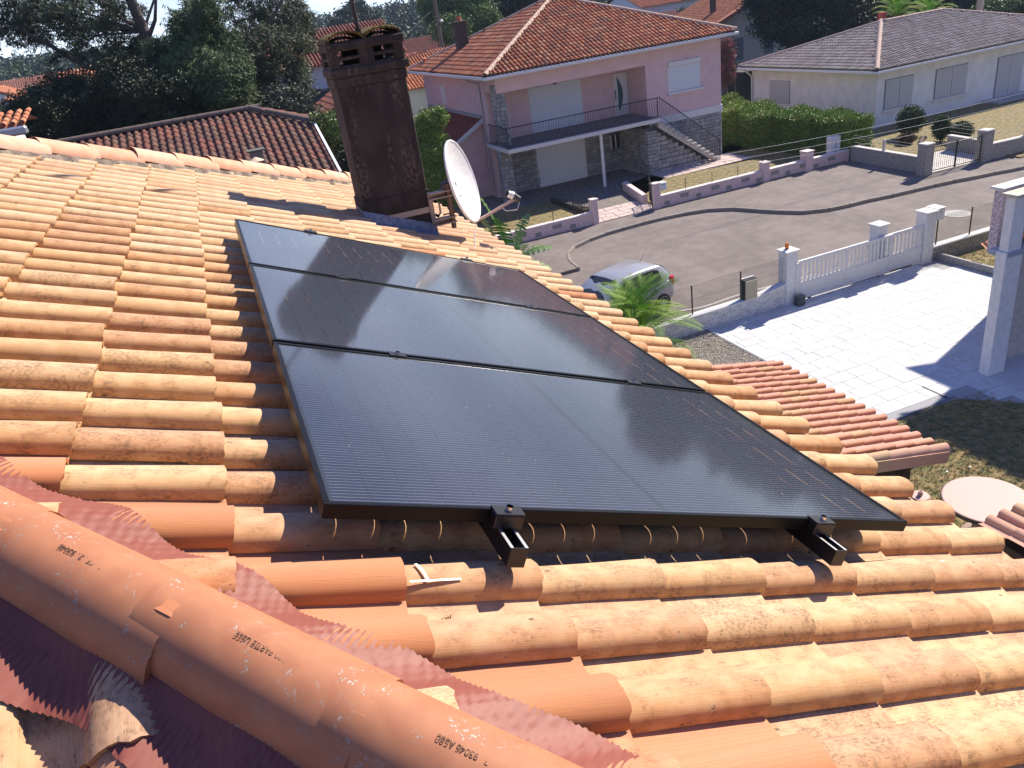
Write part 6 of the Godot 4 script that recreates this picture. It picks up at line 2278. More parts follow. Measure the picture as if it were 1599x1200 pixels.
func far_houses() -> void:
	var g := GROUND
	var white := mat(0.66, 0.65, 0.63, 0.9)
	var cream := mat(0.60, 0.53, 0.42, 0.9)
	var orange := [[0.48, 0.17, 0.085], [0.42, 0.14, 0.07], [0.54, 0.22, 0.11]]
	var red := [[0.30, 0.085, 0.05], [0.34, 0.11, 0.06], [0.25, 0.07, 0.045]]
	var brick := [[0.30, 0.11, 0.08], [0.26, 0.10, 0.075], [0.34, 0.14, 0.10]]
	# seen between the eucalyptus and our chimney
	var a := far_house("white two-storey house with red roof and dark balcony, between the trees and our chimney", 3.9, 12.5, -58, -48, g + 6.8, 0.36, white, red, "x", [[6.0, 4.0, 0.9, 1.6]])
	var bl := boxed("balcony", Vector3(4.6, g + 4.45, -48.4), Vector3(9.5, g + 5.55, -47.2), mat(0.03, 0.035, 0.045, 0.6), a)
	boxed("balcony_edge", Vector3(4.6, g + 4.3, -48.4), Vector3(9.5, g + 4.45, -47.15), white, bl)
	var b := far_house("low house with a bright orange ribbed roof, left of our chimney", 4.7, 9.5, -44, -39, g + 4.4, 0.55, mat(0.40, 0.42, 0.36, 0.9), orange, "z")
	var c := far_house("small outhouse with an orange roof and green eave, below the bright orange ribbed roof", 4.85, 8.5, -38, -35.5, g + 3.4, 0.45, mat(0.33, 0.37, 0.33, 0.9), orange, "x")
	boxed("eave_board", Vector3(4.8, g + 3.25, -35.52), Vector3(8.5, g + 3.40, -35.45), mat(0.06, 0.16, 0.14, 0.7), c)
	# far left
	far_house("white gabled house with orange roof at the far left edge", -21.2, -15.6, -98, -90, g + 6.9, 0.42, white, orange, "z")
	far_house("second white gabled house with orange roof, just right of the far-left one", -17.2, -13.1, -88, -80, g + 6.2, 0.42, white, orange, "z")
	far_house("brown-roofed house low on the wooded slope at the far left", -24, -15, -130, -122, g + 7.2, 0.30, mat(0.3, 0.24, 0.2, 0.9), brick, "x")
	var d := far_house("house with orange roof and grey gutter at the left edge, just over our hip tiles", -9.0, -4.05, -23.4, -21.2, -0.20, 0.16, white, orange, "x")
	boxed("gutter", Vector3(-9.0, -0.40, -21.18), Vector3(-4.0, -0.20, -21.0), mat(0.38, 0.40, 0.42, 0.4, 0.5), d, 0.04)
	far_house("house with orange roof glimpsed through the eucalyptus", -8.0, -3.6, -63, -55, g + 7.3, 0.30, white, orange, "x")
	far_house("house with orange roof seen low between the eucalyptus trunks", -3.5, 3.0, -56, -48, g + 4.6, 0.35, cream, orange, "x")
	# behind the pink house, left side
	far_house("long house with a brown-red roof behind the pink house's left chimney", 17.0, 31.0, -84, -75, g + 5.2, 0.30, white, brick, "x")
	far_house("house with red roof and pale green wall left of the pink house's eave", 12.2, 20.0, -58.5, -50, g + 4.45, 0.42, mat(0.52, 0.60, 0.54, 0.9), orange, "x")
	# behind, right side
	far_house("long white house with an orange roof at the top edge, left of the cream house", 50.0, 64.0, -96, -85, g + 5.8, 0.33, mat(0.66, 0.68, 0.72, 0.9), orange, "x", [[52.6, 2.8, 1.2, 1.9], [54.6, 3.4, 2.2, 1.3], [58.5, 4.9, 2.0, 0.6]])
	far_house("house with a dark brown roof behind the pink house's ridge at the top edge", 43.5, 52.0, -84, -76, g + 3.6, 0.36, cream, brick, "x")
	var e := far_house("cream house with a red-edged roof left of the big dark tree", 44.6, 60.0, -72, -62, g + 4.3, 0.36, cream, orange, "z", [[46.2, 0.9, 1.1, 1.9], [49.6, 1.0, 1.0, 1.5], [52.0, 1.0, 0.8, 1.2]])
	var vb := MB.new()
	vb.prism([Vector2(44.2, g + 4.1), Vector2(52.3, g + 7.0), Vector2(52.3, g + 7.35), Vector2(44.2, g + 4.4)], -62.2, -61.7, 2)
	obj("verge_board", vb, mat(0.30, 0.09, 0.05, 0.8), e)
	boxed("chimney", Vector3(46.3, g + 4.5, -66), Vector3(46.7, g + 7.2, -65.6), mat(0.06, 0.05, 0.045, 0.9), e)
	var f := thing("panel_fence", "grey board fence with posts between the cream house and the white bungalow", "fence", Vector3(34.5, g, -50.5))
	for j in 8:
		boxed("fence_panel", Vector3(j * 1.9 + 0.06, 0.05, -0.03), Vector3(j * 1.9 + 1.84, 2.0, 0.03), mat(0.20, 0.175, 0.155, 0.9), f)
		boxed("post", Vector3(j * 1.9 - 0.05, 0, -0.06), Vector3(j * 1.9 + 0.05, 2.15, 0.06), mat(0.07, 0.07, 0.07, 0.7), f)
	var s := thing("dark_shed", "small black shed on the grass between the pink house and the white bungalow", "shed", Vector3(34.0, g, -46.5))
	boxed("wall", Vector3(0, -0.1, 0), Vector3(2.4, 2.2, 2.0), mat(0.012, 0.012, 0.013, 0.8), s)
	boxed("roof", Vector3(-0.1, 2.2, -0.1), Vector3(2.5, 2.3, 2.1), mat(0.03, 0.03, 0.03, 0.8), s)
	boxed("door", Vector3(0.5, 0, 2.0), Vector3(1.3, 1.9, 2.03), mat(0.02, 0.02, 0.021, 0.7), s)
	# poles
	for q in [[Vector3(16.75, g, -55.0), 9.6, "grey utility pole with a white insulator behind the pink house's left eave"], [Vector3(33.0, g, -44.0), 3.4, "short dark post with a pale cap beyond the hedge, right of the pink house"], [Vector3(7.2, g, -46.6), 6.6, "thin dark pole before the white two-storey house"]]:
		var p := thing("utility_pole", q[2], "pole", q[0])
		var m := MB.new()
		m.tube([Vector3(0, -0.2, 0), Vector3(0.0, q[1], 0)], 0.15 if q[1] > 8 else 0.06, 0.11 if q[1] > 8 else 0.05, 8)
		obj("shaft", m, mat(0.10, 0.09, 0.08, 0.9), p)
		var t := MB.new()
		t.lathe([Vector2(0.10, 0), Vector2(0.13, 0.1), Vector2(0, 0.24)], 8, Vector3(0.25 if q[1] > 8 else 0.0, q[1] - 1.6 if q[1] > 8 else q[1], 0))
		obj("insulator", t, mat(0.7, 0.7, 0.7, 0.4), p)
	var hw := thing("service_cable", "thin cable slanting down from the utility pole behind the chimney", "cable")
	var hm := MB.new()
	hm.tube([Vector3(16.75, g + 9.0, -55), Vector3(12.5, g + 6.9, -52.5), Vector3(9.5, g + 5.6, -50)], 0.02, -1, 4)
	obj("cable", hm, mat(0.12, 0.11, 0.1, 0.7), hw)


# ---------------------------------------------------------------- vegetation
# a spray of leaves round a point; each leaf a bent pair of faces
func spray(n: int, reach: float, ln: float, wd: float, droop: float, sd: int) -> ArrayMesh:
	var g := RandomNumberGenerator.new()
	g.seed = sd
	var m := MB.new()
	for j in n:
		var o := Vector3(g.randf_range(-1, 1), g.randf_range(-1, 1), g.randf_range(-1, 1)) * reach
		var d := (Vector3(g.randf_range(-1, 1), g.randf_range(-0.8, 0.8) - droop, g.randf_range(-1, 1))).normalized()
		var s := d.cross(Vector3(g.randf_range(-1, 1), g.randf_range(-1, 1), g.randf_range(-1, 1))).normalized() * wd
		var l := ln * g.randf_range(0.7, 1.2)
		var mid := o + d * l * 0.5 + s.cross(d) * 0.25
		m.tri(o, mid + s, o + d * l)
		m.tri(o, o + d * l, mid - s)
	return m.mesh()

func leaf_mat(r: float, g: float, b: float, through := 0.5) -> StandardMaterial3D:
	var m := mat(1, 1, 1, 0.55)
	m.vertex_color_use_as_albedo = true
	m.metallic_specular = 0.35
	m.backlight_enabled = true
	m.backlight = Color(r * through, g * through, b * through)
	return m

# crown: leaves gathered in twigs spread through the blobs [x, y, z, rx, ry]
func crown(parent: Node, blobs: Array, at: Vector3, twigs: int, per: int, m: Mesh, material: Material, c0: Color, c1: Color, twig_r := 0.28, depth := 1.0, called := "crown") -> void:
	var xs := []
	var cs := []
	var vol := []
	var sum := 0.0
	for b in blobs:
		sum += b[3] * b[4]
		vol.append(sum)
	for j in twigs:
		var pick := rng.randf() * sum
		var k := 0
		while vol[k] < pick:
			k += 1
		var b: Array = blobs[k]
		var d := Vector3(rr(-1, 1), rr(-1, 1), rr(-1, 1))
		while d.length() > 1.0:
			d = Vector3(rr(-1, 1), rr(-1, 1), rr(-1, 1))
		d = d * pow(maxf(d.length(), 0.05), -0.35)
		var c := Vector3(b[0], b[1], b[2]) + d * Vector3(b[3], b[4], b[3] * depth) - at
		var tone := rng.randf()
		var tint := rr(0.8, 1.2)
		var tr := twig_r * rr(0.6, 1.4)
		for q in per:
			var o := c + Vector3(rr(-1, 1), rr(-1, 1) * 0.8, rr(-1, 1)) * tr
			xs.append(Transform3D(Basis.from_euler(Vector3(rr(-0.5, 0.5), rr(0, TAU), rr(-0.5, 0.5))).scaled(Vector3.ONE * rr(0.75, 1.25)), o))
			var lc := c0.lerp(c1, clampf(tone + rr(-0.25, 0.25), 0, 1))
			cs.append(Color(lc.r * tint, lc.g * tint, lc.b * tint))
	multi(called, m, material, xs, cs, parent)

func branch(parent: Node, called: String, pts: Array, r0: float, r1: float, m: Material) -> void:
	var b := MB.new()
	b.tube(pts, r0, r1, 8)
	obj(called, b, m, parent)

func limbs(parent: Node, root: Vector3, blobs: Array, at: Vector3, r: float, m: Material) -> void:   # a limb from the trunk into each blob
	var b := MB.new()
	for q in blobs:
		var e := Vector3(q[0], q[1], q[2]) - at
		var mid := root.lerp(e, 0.5) + Vector3(rr(-0.3, 0.3), rr(-0.1, 0.4), rr(-0.3, 0.3))
		b.tube([root, mid, e], r, r * 0.25, 6)
		for k in 3:
			var t := e + Vector3(rr(-1, 1) * q[3], rr(-0.6, 0.9) * q[4], rr(-1, 1) * q[3]) * 0.8
			b.tube([mid.lerp(e, 0.6), t], r * 0.35, r * 0.1, 5)
	obj("limb", b, m, parent)

func simple_tree(called: String, label: String, blobs: Array, twigs: int, per: int, m: Mesh, material: Material, c0: Color, c1: Color, bark: Material, twig_r := 0.5, cat := "tree", depth := 1.0) -> void:
	var c := Vector3.ZERO
	for b in blobs:
		c += Vector3(b[0], 0, b[2]) / blobs.size()
	var at := Vector3(c.x, GROUND, c.z)
	var t := thing(called, label, cat, at)
	var low := 1e9
	var top := Vector3.ZERO
	for b in blobs:
		low = minf(low, b[1] - b[4])
		top += Vector3(b[0], b[1], b[2]) / blobs.size()
	var e := top - at
	branch(t, "trunk", [Vector3(0, -0.2, 0), e * 0.5 + Vector3(rr(-0.2, 0.2), 0, 0), e], 0.16 if twig_r < 0.6 else 0.24, 0.06, bark)
	limbs(t, e * 0.6, blobs, at, 0.08, bark)
	crown(t, blobs, at, twigs, per, m, material, c0, c1, twig_r, depth)

func greenery() -> void:
	var g := GROUND
	var bark := nmat(lin(0.075, 0.055, 0.045), lin(0.17, 0.135, 0.115), Vector3(2, 0.5, 2), 0.9, 0.03, 161, M.grit, 1.0)
	var willow := spray(12, 0.10, 0.17, 0.016, 0.7, 5)
	var small := spray(12, 0.12, 0.11, 0.026, 0.2, 6)
	var broad := spray(12, 0.22, 0.20, 0.055, 0.2, 7)
	var big := spray(14, 0.5, 0.45, 0.13, 0.2, 8)
	var dk := leaf_mat(0.10, 0.14, 0.05)
	var lt := leaf_mat(0.20, 0.30, 0.06)

	# eucalyptus behind the dark-roofed house
	var b1 := [[-5.6, 3.0, -34.0, 1.27, 0.92], [-5.3, 2.3, -32.7, 1.01, 0.67], [-3.9, 2.5, -31.3, 1.09, 0.83], [-2.7, 2.5, -30.0, 1.16, 0.74], [-2.8, 1.9, -33.3, 1.07, 0.71], [-1.8, 1.2, -32.0, 0.97, 0.65], [-3.5, 1.3, -30.7, 0.87, 0.31], [-1.9, 2.4, -34.0, 0.97, 0.60], [-4.2, 3.0, -32.7, 1.35, 0.56], [-6.8, 3.4, -33, 1.3, 1.0], [-3.0, 3.9, -32, 2.0, 0.8], [0.4, 4.2, -32, 1.8, 0.9]]
	var at1 := Vector3(-0.4, g, -31.2)
	var t1 := thing("eucalyptus_tree", "large dark eucalyptus with drooping leaves and a leaning trunk at the top left", "tree", at1)
	branch(t1, "trunk", [Vector3(0.1, -0.2, 0), Vector3(0.0, 4.0, 0), Vector3(-0.1, 6.8, 0), Vector3(-0.3, 8.1, 0.1), Vector3(-0.66, 9.3, 0.1), Vector3(-0.78, 10.6, 0.1), Vector3(-0.9, 12.2, 0)], 0.30, 0.14, bark)
	branch(t1, "limb", [Vector3(-0.25, 8.0, 0.1), Vector3(-1.3, 8.35, 0.2), Vector3(-2.9, 8.7, 0.3), Vector3(-4.0, 9.75, 0.0), Vector3(-4.9, 10.3, -0.5)], 0.13, 0.05, bark)
	branch(t1, "limb", [Vector3(-0.66, 9.2, 0.1), Vector3(-0.2, 9.8, 0.3), Vector3(0.1, 10.6, 0.4)], 0.09, 0.04, bark)
	branch(t1, "limb", [Vector3(-0.6, 8.9, 0.1), Vector3(-1.6, 8.45, 0.2), Vector3(-2.2, 8.8, 0.2)], 0.07, 0.03, bark)
	limbs(t1, Vector3(-0.7, 9.5, 0.1), b1, at1, 0.055, bark)
	crown(t1, b1, at1, 330, 12, willow, dk, Color(0.024, 0.036, 0.020), Color(0.095, 0.115, 0.060), 0.27)
	var b2 := [[0.6, 1.5, -30.2, 0.85, 0.89], [0.9, 0.6, -29.4, 1.11, 0.89], [0.1, 0.1, -28.6, 1.19, 0.76], [0.9, -0.2, -27.8, 0.96, 0.85], [-0.5, 0.7, -29.8, 0.77, 0.77], [1.1, 2.0, -29.0, 0.86, 0.43]]
	simple_tree("eucalyptus_tree", "bushy mid-green tree with hanging leaves amid the tree group at the top left", b2, 480, 13, willow, dk, Color(0.034, 0.060, 0.026), Color(0.12, 0.165, 0.065), bark, 0.24)
	var b3 := [[3.0, 1.8, -34.5, 1.03, 0.72], [4.0, 1.6, -33.5, 1.02, 0.89], [4.0, 0.5, -32.5, 0.80, 0.88], [2.9, 0.5, -31.5, 0.97, 0.85], [3.5, -0.5, -34.0, 1.06, 0.79], [2.3, -0.2, -33.0, 0.76, 0.76], [3.9, -1.1, -32.0, 0.41, 0.71], [2.4, -1.3, -34.5, 0.67, 0.54], [4.8, 1.3, -33.5, 0.36, 1.03], [3.2, 3.0, -33.5, 1.4, 0.8]]
	var at3 := Vector3(1.9, g, -32.6)
	var t3 := thing("eucalyptus_tree", "airy olive-green eucalyptus with a slim upright trunk, right of the tree group", "tree", at3)
	branch(t3, "trunk", [Vector3(0, -0.2, 0), Vector3(0.05, 6.0, 0), Vector3(0.25, 8.0, 0), Vector3(1.3, 9.0, 0.2), Vector3(2.4, 10.2, 0.2)], 0.16, 0.05, bark)
	limbs(t3, Vector3(0.4, 8.1, 0), b3, at3, 0.05, bark)
	crown(t3, b3, at3, 340, 12, willow, dk, Color(0.045, 0.058, 0.034), Color(0.16, 0.175, 0.095), 0.25)
	# dark bushes under them, each its own
	var und := [[-4.4, 0.0, -32.0, 1.04, 0.81], [-3.4, -0.4, -30.7, 1.24, 0.90], [-2.1, -0.0, -29.3, 1.19, 1.09], [-1.1, -0.3, -28.0, 1.16, 0.84], [-0.2, -0.9, -31.3, 1.43, 0.52], [0.9, -0.8, -30.0, 1.16, 0.51], [-4.9, -0.2, -28.7, 0.58, 0.45], [-1.7, 0.5, -32.0, 1.17, 0.70], [2.9, -1.5, -30.7, 0.97, 0.53]]
	var where := ["second from the left", "below the long bare limb", "the tallest, left of the trunk", "right before the leaning trunk", "low behind the dark roof's ridge", "under the middle tree", "at the far left, over the orange roof", "behind the leaning trunk", "silvery, at the ridge's right end"]
	for j in und.size():
		var u: Array = und[j]
		var hi: Array = [[u[0], u[1], u[2], u[3], u[4]], [u[0] + 0.2, u[1] - u[4] * 1.3, u[2], u[3] * 1.1, u[4] * 1.2]]
		var sil := j == 8
		simple_tree("laurel_bush", "dark leafy bush under the eucalyptus trees, " + where[j], hi, 240, 13, small, dk, Color(0.05, 0.065, 0.045) if sil else Color(0.014, 0.022, 0.012), Color(0.13, 0.15, 0.11) if sil else Color(0.042, 0.058, 0.028), bark, 0.26, "bush")
	# greenery between the dark-roofed house and our chimney
	simple_tree("garden_shrub", "light green shrub between the white roof verge and our chimney, the higher one", [[3.75, -2.1, -24.5, 0.42, 0.5], [3.35, -1.9, -23.8, 0.30, 0.35]], 120, 12, small, lt, Color(0.07, 0.11, 0.03), Color(0.16, 0.20, 0.06), bark, 0.16, "shrub")
	simple_tree("garden_shrub", "dark green shrub left of the foot of our chimney, beside the white roof verge", [[3.95, -3.3, -23.2, 0.55, 0.8], [3.7, -4.2, -22.6, 0.6, 0.9]], 160, 12, small, dk, Color(0.018, 0.028, 0.016), Color(0.05, 0.065, 0.03), bark, 0.18, "shrub")
	simple_tree("garden_shrub", "bright green bush beside the dark red roof of the pink house's lean-to", [[9.3, -3.25, -33.0, 0.55, 0.35], [8.9, -3.6, -33.0, 0.45, 0.45], [9.1, -4.6, -33, 0.8, 0.9], [9.0, -6.2, -33, 0.9, 1.2]], 320, 12, small, lt, Color(0.10, 0.17, 0.03), Color(0.22, 0.30, 0.06), bark, 0.16, "shrub")
	simple_tree("garden_shrub", "dark bush low at the far left between the white gabled houses and our roof", [[-11.6, -1.7, -60.0, 1.0, 0.7], [-10.6, -1.6, -60.0, 0.9, 0.7]], 110, 10, broad, dk, Color(0.03, 0.05, 0.02), Color(0.09, 0.12, 0.04), bark, 0.3, "shrub")
	# behind the pink house
	simple_tree("deciduous_tree", "light green tree behind the pink house's roof, left of the dark evergreens", [[22.6, 0.9, -73.0, 1.9, 1.8], [24.1, 1.2, -71.0, 2.2, 1.8], [24.4, -0.5, -69.0, 1.8, 1.4], [21.4, -0.8, -67.0, 1.5, 1.0]], 520, 12, broad, lt, Color(0.06, 0.105, 0.03), Color(0.19, 0.25, 0.075), bark, 0.5)
	simple_tree("evergreen_tree", "dark evergreen behind the pink house's ridge at the top edge", [[30.6, -0.3, -78.0, 2.9, 2.2], [32.6, 0.2, -76.0, 2.8, 2.0], [33.9, 1.2, -74.0, 2.6, 2.0], [31.7, -2.1, -77.0, 1.8, 1.2]], 460, 12, broad, dk, Color(0.012, 0.022, 0.012), Color(0.035, 0.055, 0.025), bark, 0.5)
	simple_tree("deciduous_tree", "yellow-green tree low behind the left slope of the pink house's roof", [[26.5, -1.5, -72.0, 1.7, 1.2], [28.5, -1.9, -71.0, 1.5, 1.0]], 220, 12, broad, lt, Color(0.07, 0.11, 0.03), Color(0.19, 0.24, 0.08), bark, 0.4)
	simple_tree("round_tree", "rounded dark tree on the skyline above our chimney", [[28.6, 2.0, -143.0, 2.4, 2.1], [25.2, 0.8, -141.0, 1.6, 1.1], [29.7, 0.4, -139.0, 1.8, 1.4]], 260, 10, big, dk, Color(0.02, 0.032, 0.02), Color(0.05, 0.07, 0.035), bark, 0.7)
	simple_tree("flowering_shrub", "shrub with pink blossom behind the corner of the pink house", [[32.4, -4.1, -44.0, 0.5, 0.8], [32.2, -5.2, -44.0, 0.6, 0.9]], 110, 10, small, lt, Color(0.05, 0.08, 0.03), Color(0.40, 0.10, 0.13), bark, 0.2, "shrub")
	# big dark tree over the bungalow, and the dark row beside it
	simple_tree("evergreen_tree", "big very dark tree overhanging behind the left end of the white bungalow's roof", [[44.4, -2.8, -54.0, 2.1, 1.9], [46.1, -3.5, -52.7, 2.4, 1.9], [47.3, -2.9, -51.3, 2.2, 2.0], [42.6, -4.2, -50.0, 2.1, 0.8], [50.8, -3.9, -53.3, 1.9, 1.6], [41.3, -1.9, -52.0, 1.2, 1.2], [45.6, -5.0, -50.7, 1.3, 0.5], [46, 0.8, -53, 3.6, 2.6], [49, 2.8, -54, 3.0, 2.2]], 900, 12, broad, dk, Color(0.008, 0.014, 0.009), Color(0.026, 0.038, 0.018), bark, 0.5)
	var right := [[59.1, -3.2, -62.0, 2.4, 2.2], [63.4, -4.2, -64.0, 2.9, 2.2], [67.5, -4.2, -62.7, 3.1, 2.4], [71.5, -4.8, -61.3, 3.3, 2.2], [77.0, -5.4, -61.0, 3.4, 2.4]]
	var rn := ["first to the right of the big dark tree", "behind the bungalow's ridge", "behind the two palms", "behind the metal-capped chimney", "at the right edge of the picture"]
	for j in right.size():
		var u: Array = right[j]
		simple_tree("evergreen_tree", "dark tree behind the white bungalow, " + rn[j], [u, [u[0] + 0.5, u[1] + 3.0, u[2] - 1.0, u[3] * 0.9, 2.6], [u[0] - 0.8, u[1] + 5.5, u[2] - 1.0, u[3] * 0.7, 2.0]], 330, 12, broad, dk, Color(0.012, 0.02, 0.011), Color(0.045, 0.062, 0.028), bark, 0.6)
	simple_tree("garden_shrub", "light green bush just above the bungalow's ridge at the right edge", [[64.8, -5.8, -51.0, 2.0, 0.9], [67.0, -6.2, -50.3, 1.6, 0.9]], 200, 12, broad, lt, Color(0.07, 0.11, 0.03), Color(0.20, 0.25, 0.09), bark, 0.35, "shrub")
	simple_tree("garden_shrub", "green bushes before the long white house at the top edge", [[52.8, -3.7, -80.0, 1.5, 0.9], [55.1, -3.7, -80.0, 1.3, 1.0]], 130, 10, broad, lt, Color(0.05, 0.08, 0.03), Color(0.14, 0.17, 0.07), bark, 0.35, "shrub")
	far_woods(big)
	palms(bark)
	hedge(small, lt, dk)


func far_woods(big: Mesh) -> void:
	# wooded rise on the horizon
	var g := GROUND
	var m := MB.new()
	var rise := func(x: float, z: float) -> float:
		var d := -z
		var h := g - 0.3 + clampf((d - 95.0) / 150.0, 0.0, 1.0) * 8.2
		return h + clampf((-x - 5.0) / 60.0, 0.0, 1.0) * 3.2 * clampf((d - 110.0) / 120.0, 0.0, 1.0) + 0.8 * sin(x * 0.04 + d * 0.02) * clampf((d - 95.0) / 60.0, 0, 1)
	m.grid(60, 20, func(u, v):
		var z := lerpf(-520.0, -92.0, v)
		var x := lerpf(-300.0, 420.0, u) * (0.5 - z / 600.0)
		return Vector3(x, rise.call(x, z), z))
	for j in m.n.size():
		if m.n[j].y < 0:
			m.n[j] = -m.n[j]
	struct("wooded_hill", m, nmat(lin(0.02, 0.03, 0.015), lin(0.05, 0.07, 0.03), Vector3(0.05, 0.05, 0.05), 0.95, 0.02, 171))
	var xs := []
	var cs := []
	for j in 1500:
		var z := -100.0 - 260.0 * pow(rng.randf(), 1.3)
		var x := rr(-0.62, 1.25) * -z * 0.75 + 5.0
		var hgt := rr(2.5, 5.0)
		var y: float = rise.call(x, z)
		var tone := rng.randf()
		for q in 9:
			var o := Vector3(rr(-1, 1) * 2.2, hgt * rr(0.35, 1.0), rr(-1, 1) * 2.2)
			xs.append(Transform3D(Basis.from_euler(Vector3(rr(-1, 1), rr(0, TAU), rr(-1, 1))).scaled(Vector3.ONE * rr(1.6, 2.6)), Vector3(x, y, z) + o))
			var t := rr(0.8, 1.2)
			cs.append(Color(lerpf(0.022, 0.055, tone) * t, lerpf(0.036, 0.085, tone) * t, lerpf(0.020, 0.034, tone) * t))
	var o := multi("distant_woods", big, leaf_mat(0.10, 0.14, 0.05), xs, cs, null)
	o.set_meta("label", "dark woods on the horizon")


func frond(ln: float, leaflets: int, arch: float, lw: float, hang := 0.25) -> ArrayMesh:   # feather leaf along +x
	var m := MB.new()
	var spine := []
	for j in 15:
		var t := j / 14.0
		spine.append(Vector3(ln * t * (1.0 - 0.12 * t), arch * ln * (sin(t * 2.2) * 0.55 - 0.55 * t * t), 0))
	m.tube(spine, 0.016, 0.004, 5)
	for j in leaflets:
		var t := lerpf(0.10, 0.99, float(j) / leaflets)
		var f := t * 14.0
		var k := mini(int(f), 13)
		var p: Vector3 = spine[k].lerp(spine[k + 1], f - k)
		var d: Vector3 = (spine[k + 1] - spine[k]).normalized()
		var l := lw * (0.35 + 1.1 * sin(PI * clampf(t * 0.9 + 0.08, 0, 1))) * (0.9 + 0.2 * fposmod(j * 0.37, 1.0))
		for s in [-1.0, 1.0]:
			var o := (d * 0.75 + Vector3(0, 0.28, s) * 1.0).normalized()
			var tip := p + o * l + Vector3(0, -hang * l, 0)
			var mid := p + o * l * 0.5
			var wv := d * 0.012
			m.tri(p - wv * 0.4, mid - wv, mid + wv)
			m.tri(mid - wv, tip, mid + wv)
	return m.mesh()

func palms(bark: Material) -> void:
	var g := GROUND
	# date palm between our eave and the parked car
	var p := thing("date_palm", "young date palm with arching feather leaves in front of the parked silver car", "palm", Vector3(8.75, g - 0.90, -15.05))
	var mats := []
	for c in [[0.15, 0.25, 0.04], [0.19, 0.29, 0.045], [0.11, 0.19, 0.035], [0.30, 0.30, 0.05]]:
		var m := mat(c[0], c[1], c[2], 0.65)
		m.metallic_specular = 0.25
		m.backlight_enabled = true
		m.backlight = Color(c[0] * 1.4, c[1] * 1.6, c[2])
		mats.append(m)
	var tr := MB.new()
	tr.lathe([Vector2(0.20, -0.1), Vector2(0.24, 0.3), Vector2(0.20, 0.8), Vector2(0.12, 1.1), Vector2(0.0, 1.15)], 10)
	obj("trunk", tr, bark, p)
	var f := [frond(2.15, 54, 0.55, 0.38), frond(1.9, 48, 0.75, 0.34), frond(2.4, 58, 0.40, 0.38)]
	for j in 26:
		var a := j * 2.39996
		var tilt := lerpf(1.25, 0.10, j / 25.0)
		var o := put("frond", f[j % 3], mats[3] if j in [17, 22, 24] else mats[j % 3], p)
		o.transform = Transform3D(Basis(Vector3.UP, a) * Basis(Vector3.BACK, tilt), Vector3(0, 0.95 + 0.2 * (1.0 - j / 25.0), 0))
	# banana plant at the far end of our eave
	var b := thing("banana_plant", "banana plant with broad torn green leaves rising past the far end of our eave", "banana plant", Vector3(6.9, g, -18.5))
	var st := MB.new()
	st.tube([Vector3(0, -0.1, 0), Vector3(0.02, 1.2, 0), Vector3(0, 2.0, 0)], 0.13, 0.08, 10)
	obj("stem", st, mat(0.16, 0.20, 0.07, 0.6), b)
	var lv := [[Vector3(0.0, 2.0, 0), Vector3(-0.35, 3.5, 0.2), 0.34], [Vector3(0, 2.0, 0), Vector3(0.70, 3.35, 0.0), 0.34], [Vector3(0, 2.0, 0), Vector3(1.15, 2.35, 0.3), 0.32], [Vector3(0, 2.0, 0), Vector3(1.05, 1.75, 0.35), 0.30], [Vector3(0, 2.0, 0), Vector3(-0.9, 2.9, 0.1), 0.30], [Vector3(0, 2.0, 0), Vector3(0.1, 2.8, 0.9), 0.30], [Vector3(0, 2.0, 0), Vector3(-0.6, 4.1, -0.2), 0.25], [Vector3(0.0, 2.0, 0), Vector3(-1.45, 4.35, 0.1), 0.30]]
	for j in lv.size():
		var q: Array = lv[j]
		var m := MB.new()
		var a: Vector3 = q[0]
		var e: Vector3 = q[1]
		var w: float = q[2]
		var sd := (e - a).normalized().cross(Vector3.UP).normalized()
		var nseg := 26
		var spine := func(t: float) -> Vector3: return a.lerp(e, t) + Vector3(0, 0.45 * sin(PI * t) * (e - a).length() * 0.35, 0)
		for k in nseg:
			for s in [-1.0, 1.0]:
				var t0 := 0.14 + 0.86 * k / nseg
				var t1 := 0.14 + 0.86 * (k + 1) / nseg - (0.008 if (k + j) % 4 == 0 else 0.0)
				var w0 := w * pow(sin(PI * clampf((t0 - 0.10) / 0.93, 0.02, 1)), 0.6)
				var w1 := w * pow(sin(PI * clampf((t1 - 0.10) / 0.93, 0.02, 1)), 0.6)
				var drop := 0.10 + 0.05 * sin(k * 1.7 + j)
				var p0: Vector3 = spine.call(t0)
				var p1: Vector3 = spine.call(t1)
				m.quad(p0, p1, p1 + sd * s * w1 + Vector3(0, w1 * 0.20 - drop * w1 * 3.0, 0), p0 + sd * s * w0 + Vector3(0, w0 * 0.20 - drop * w0 * 3.0, 0))
		var rib := []
		for k in 12:
			rib.append(spine.call(k / 11.0))
		m.tube(rib, 0.018, 0.005, 5)
		var lm := mat([0.055, 0.075, 0.10, 0.12][j % 4], [0.14, 0.17, 0.19, 0.17][j % 4], 0.035, 0.4)
		lm.backlight_enabled = true
		lm.backlight = Color(0.12, 0.24, 0.04)
		obj("leaf", m, lm, b)
	# fan of two far palms over the bungalow's ridge
	var ff := frond(2.6, 40, 0.5, 0.5)
	for q in [[Vector3(52.9, g, -50.5), 3.2, "left of the two pale palms above the bungalow's ridge"], [Vector3(56.2, g, -50.5), 2.7, "right of the two pale palms above the bungalow's ridge"]]:
		var t := thing("palm_tree", q[2], "palm", q[0], 0.0, "palms behind the bungalow")
		branch(t, "trunk", [Vector3(0, -0.2, 0), Vector3(0.1, q[1], 0)], 0.2, 0.16, bark)
		for j in 16:
			var o := put("frond", ff, mats[[1, 3, 1, 0][j % 4]], t)
			o.transform = Transform3D(Basis(Vector3.UP, j * 2.4) * Basis(Vector3.BACK, lerpf(1.0, 0.0, j / 15.0)), Vector3(0.1, q[1], 0))


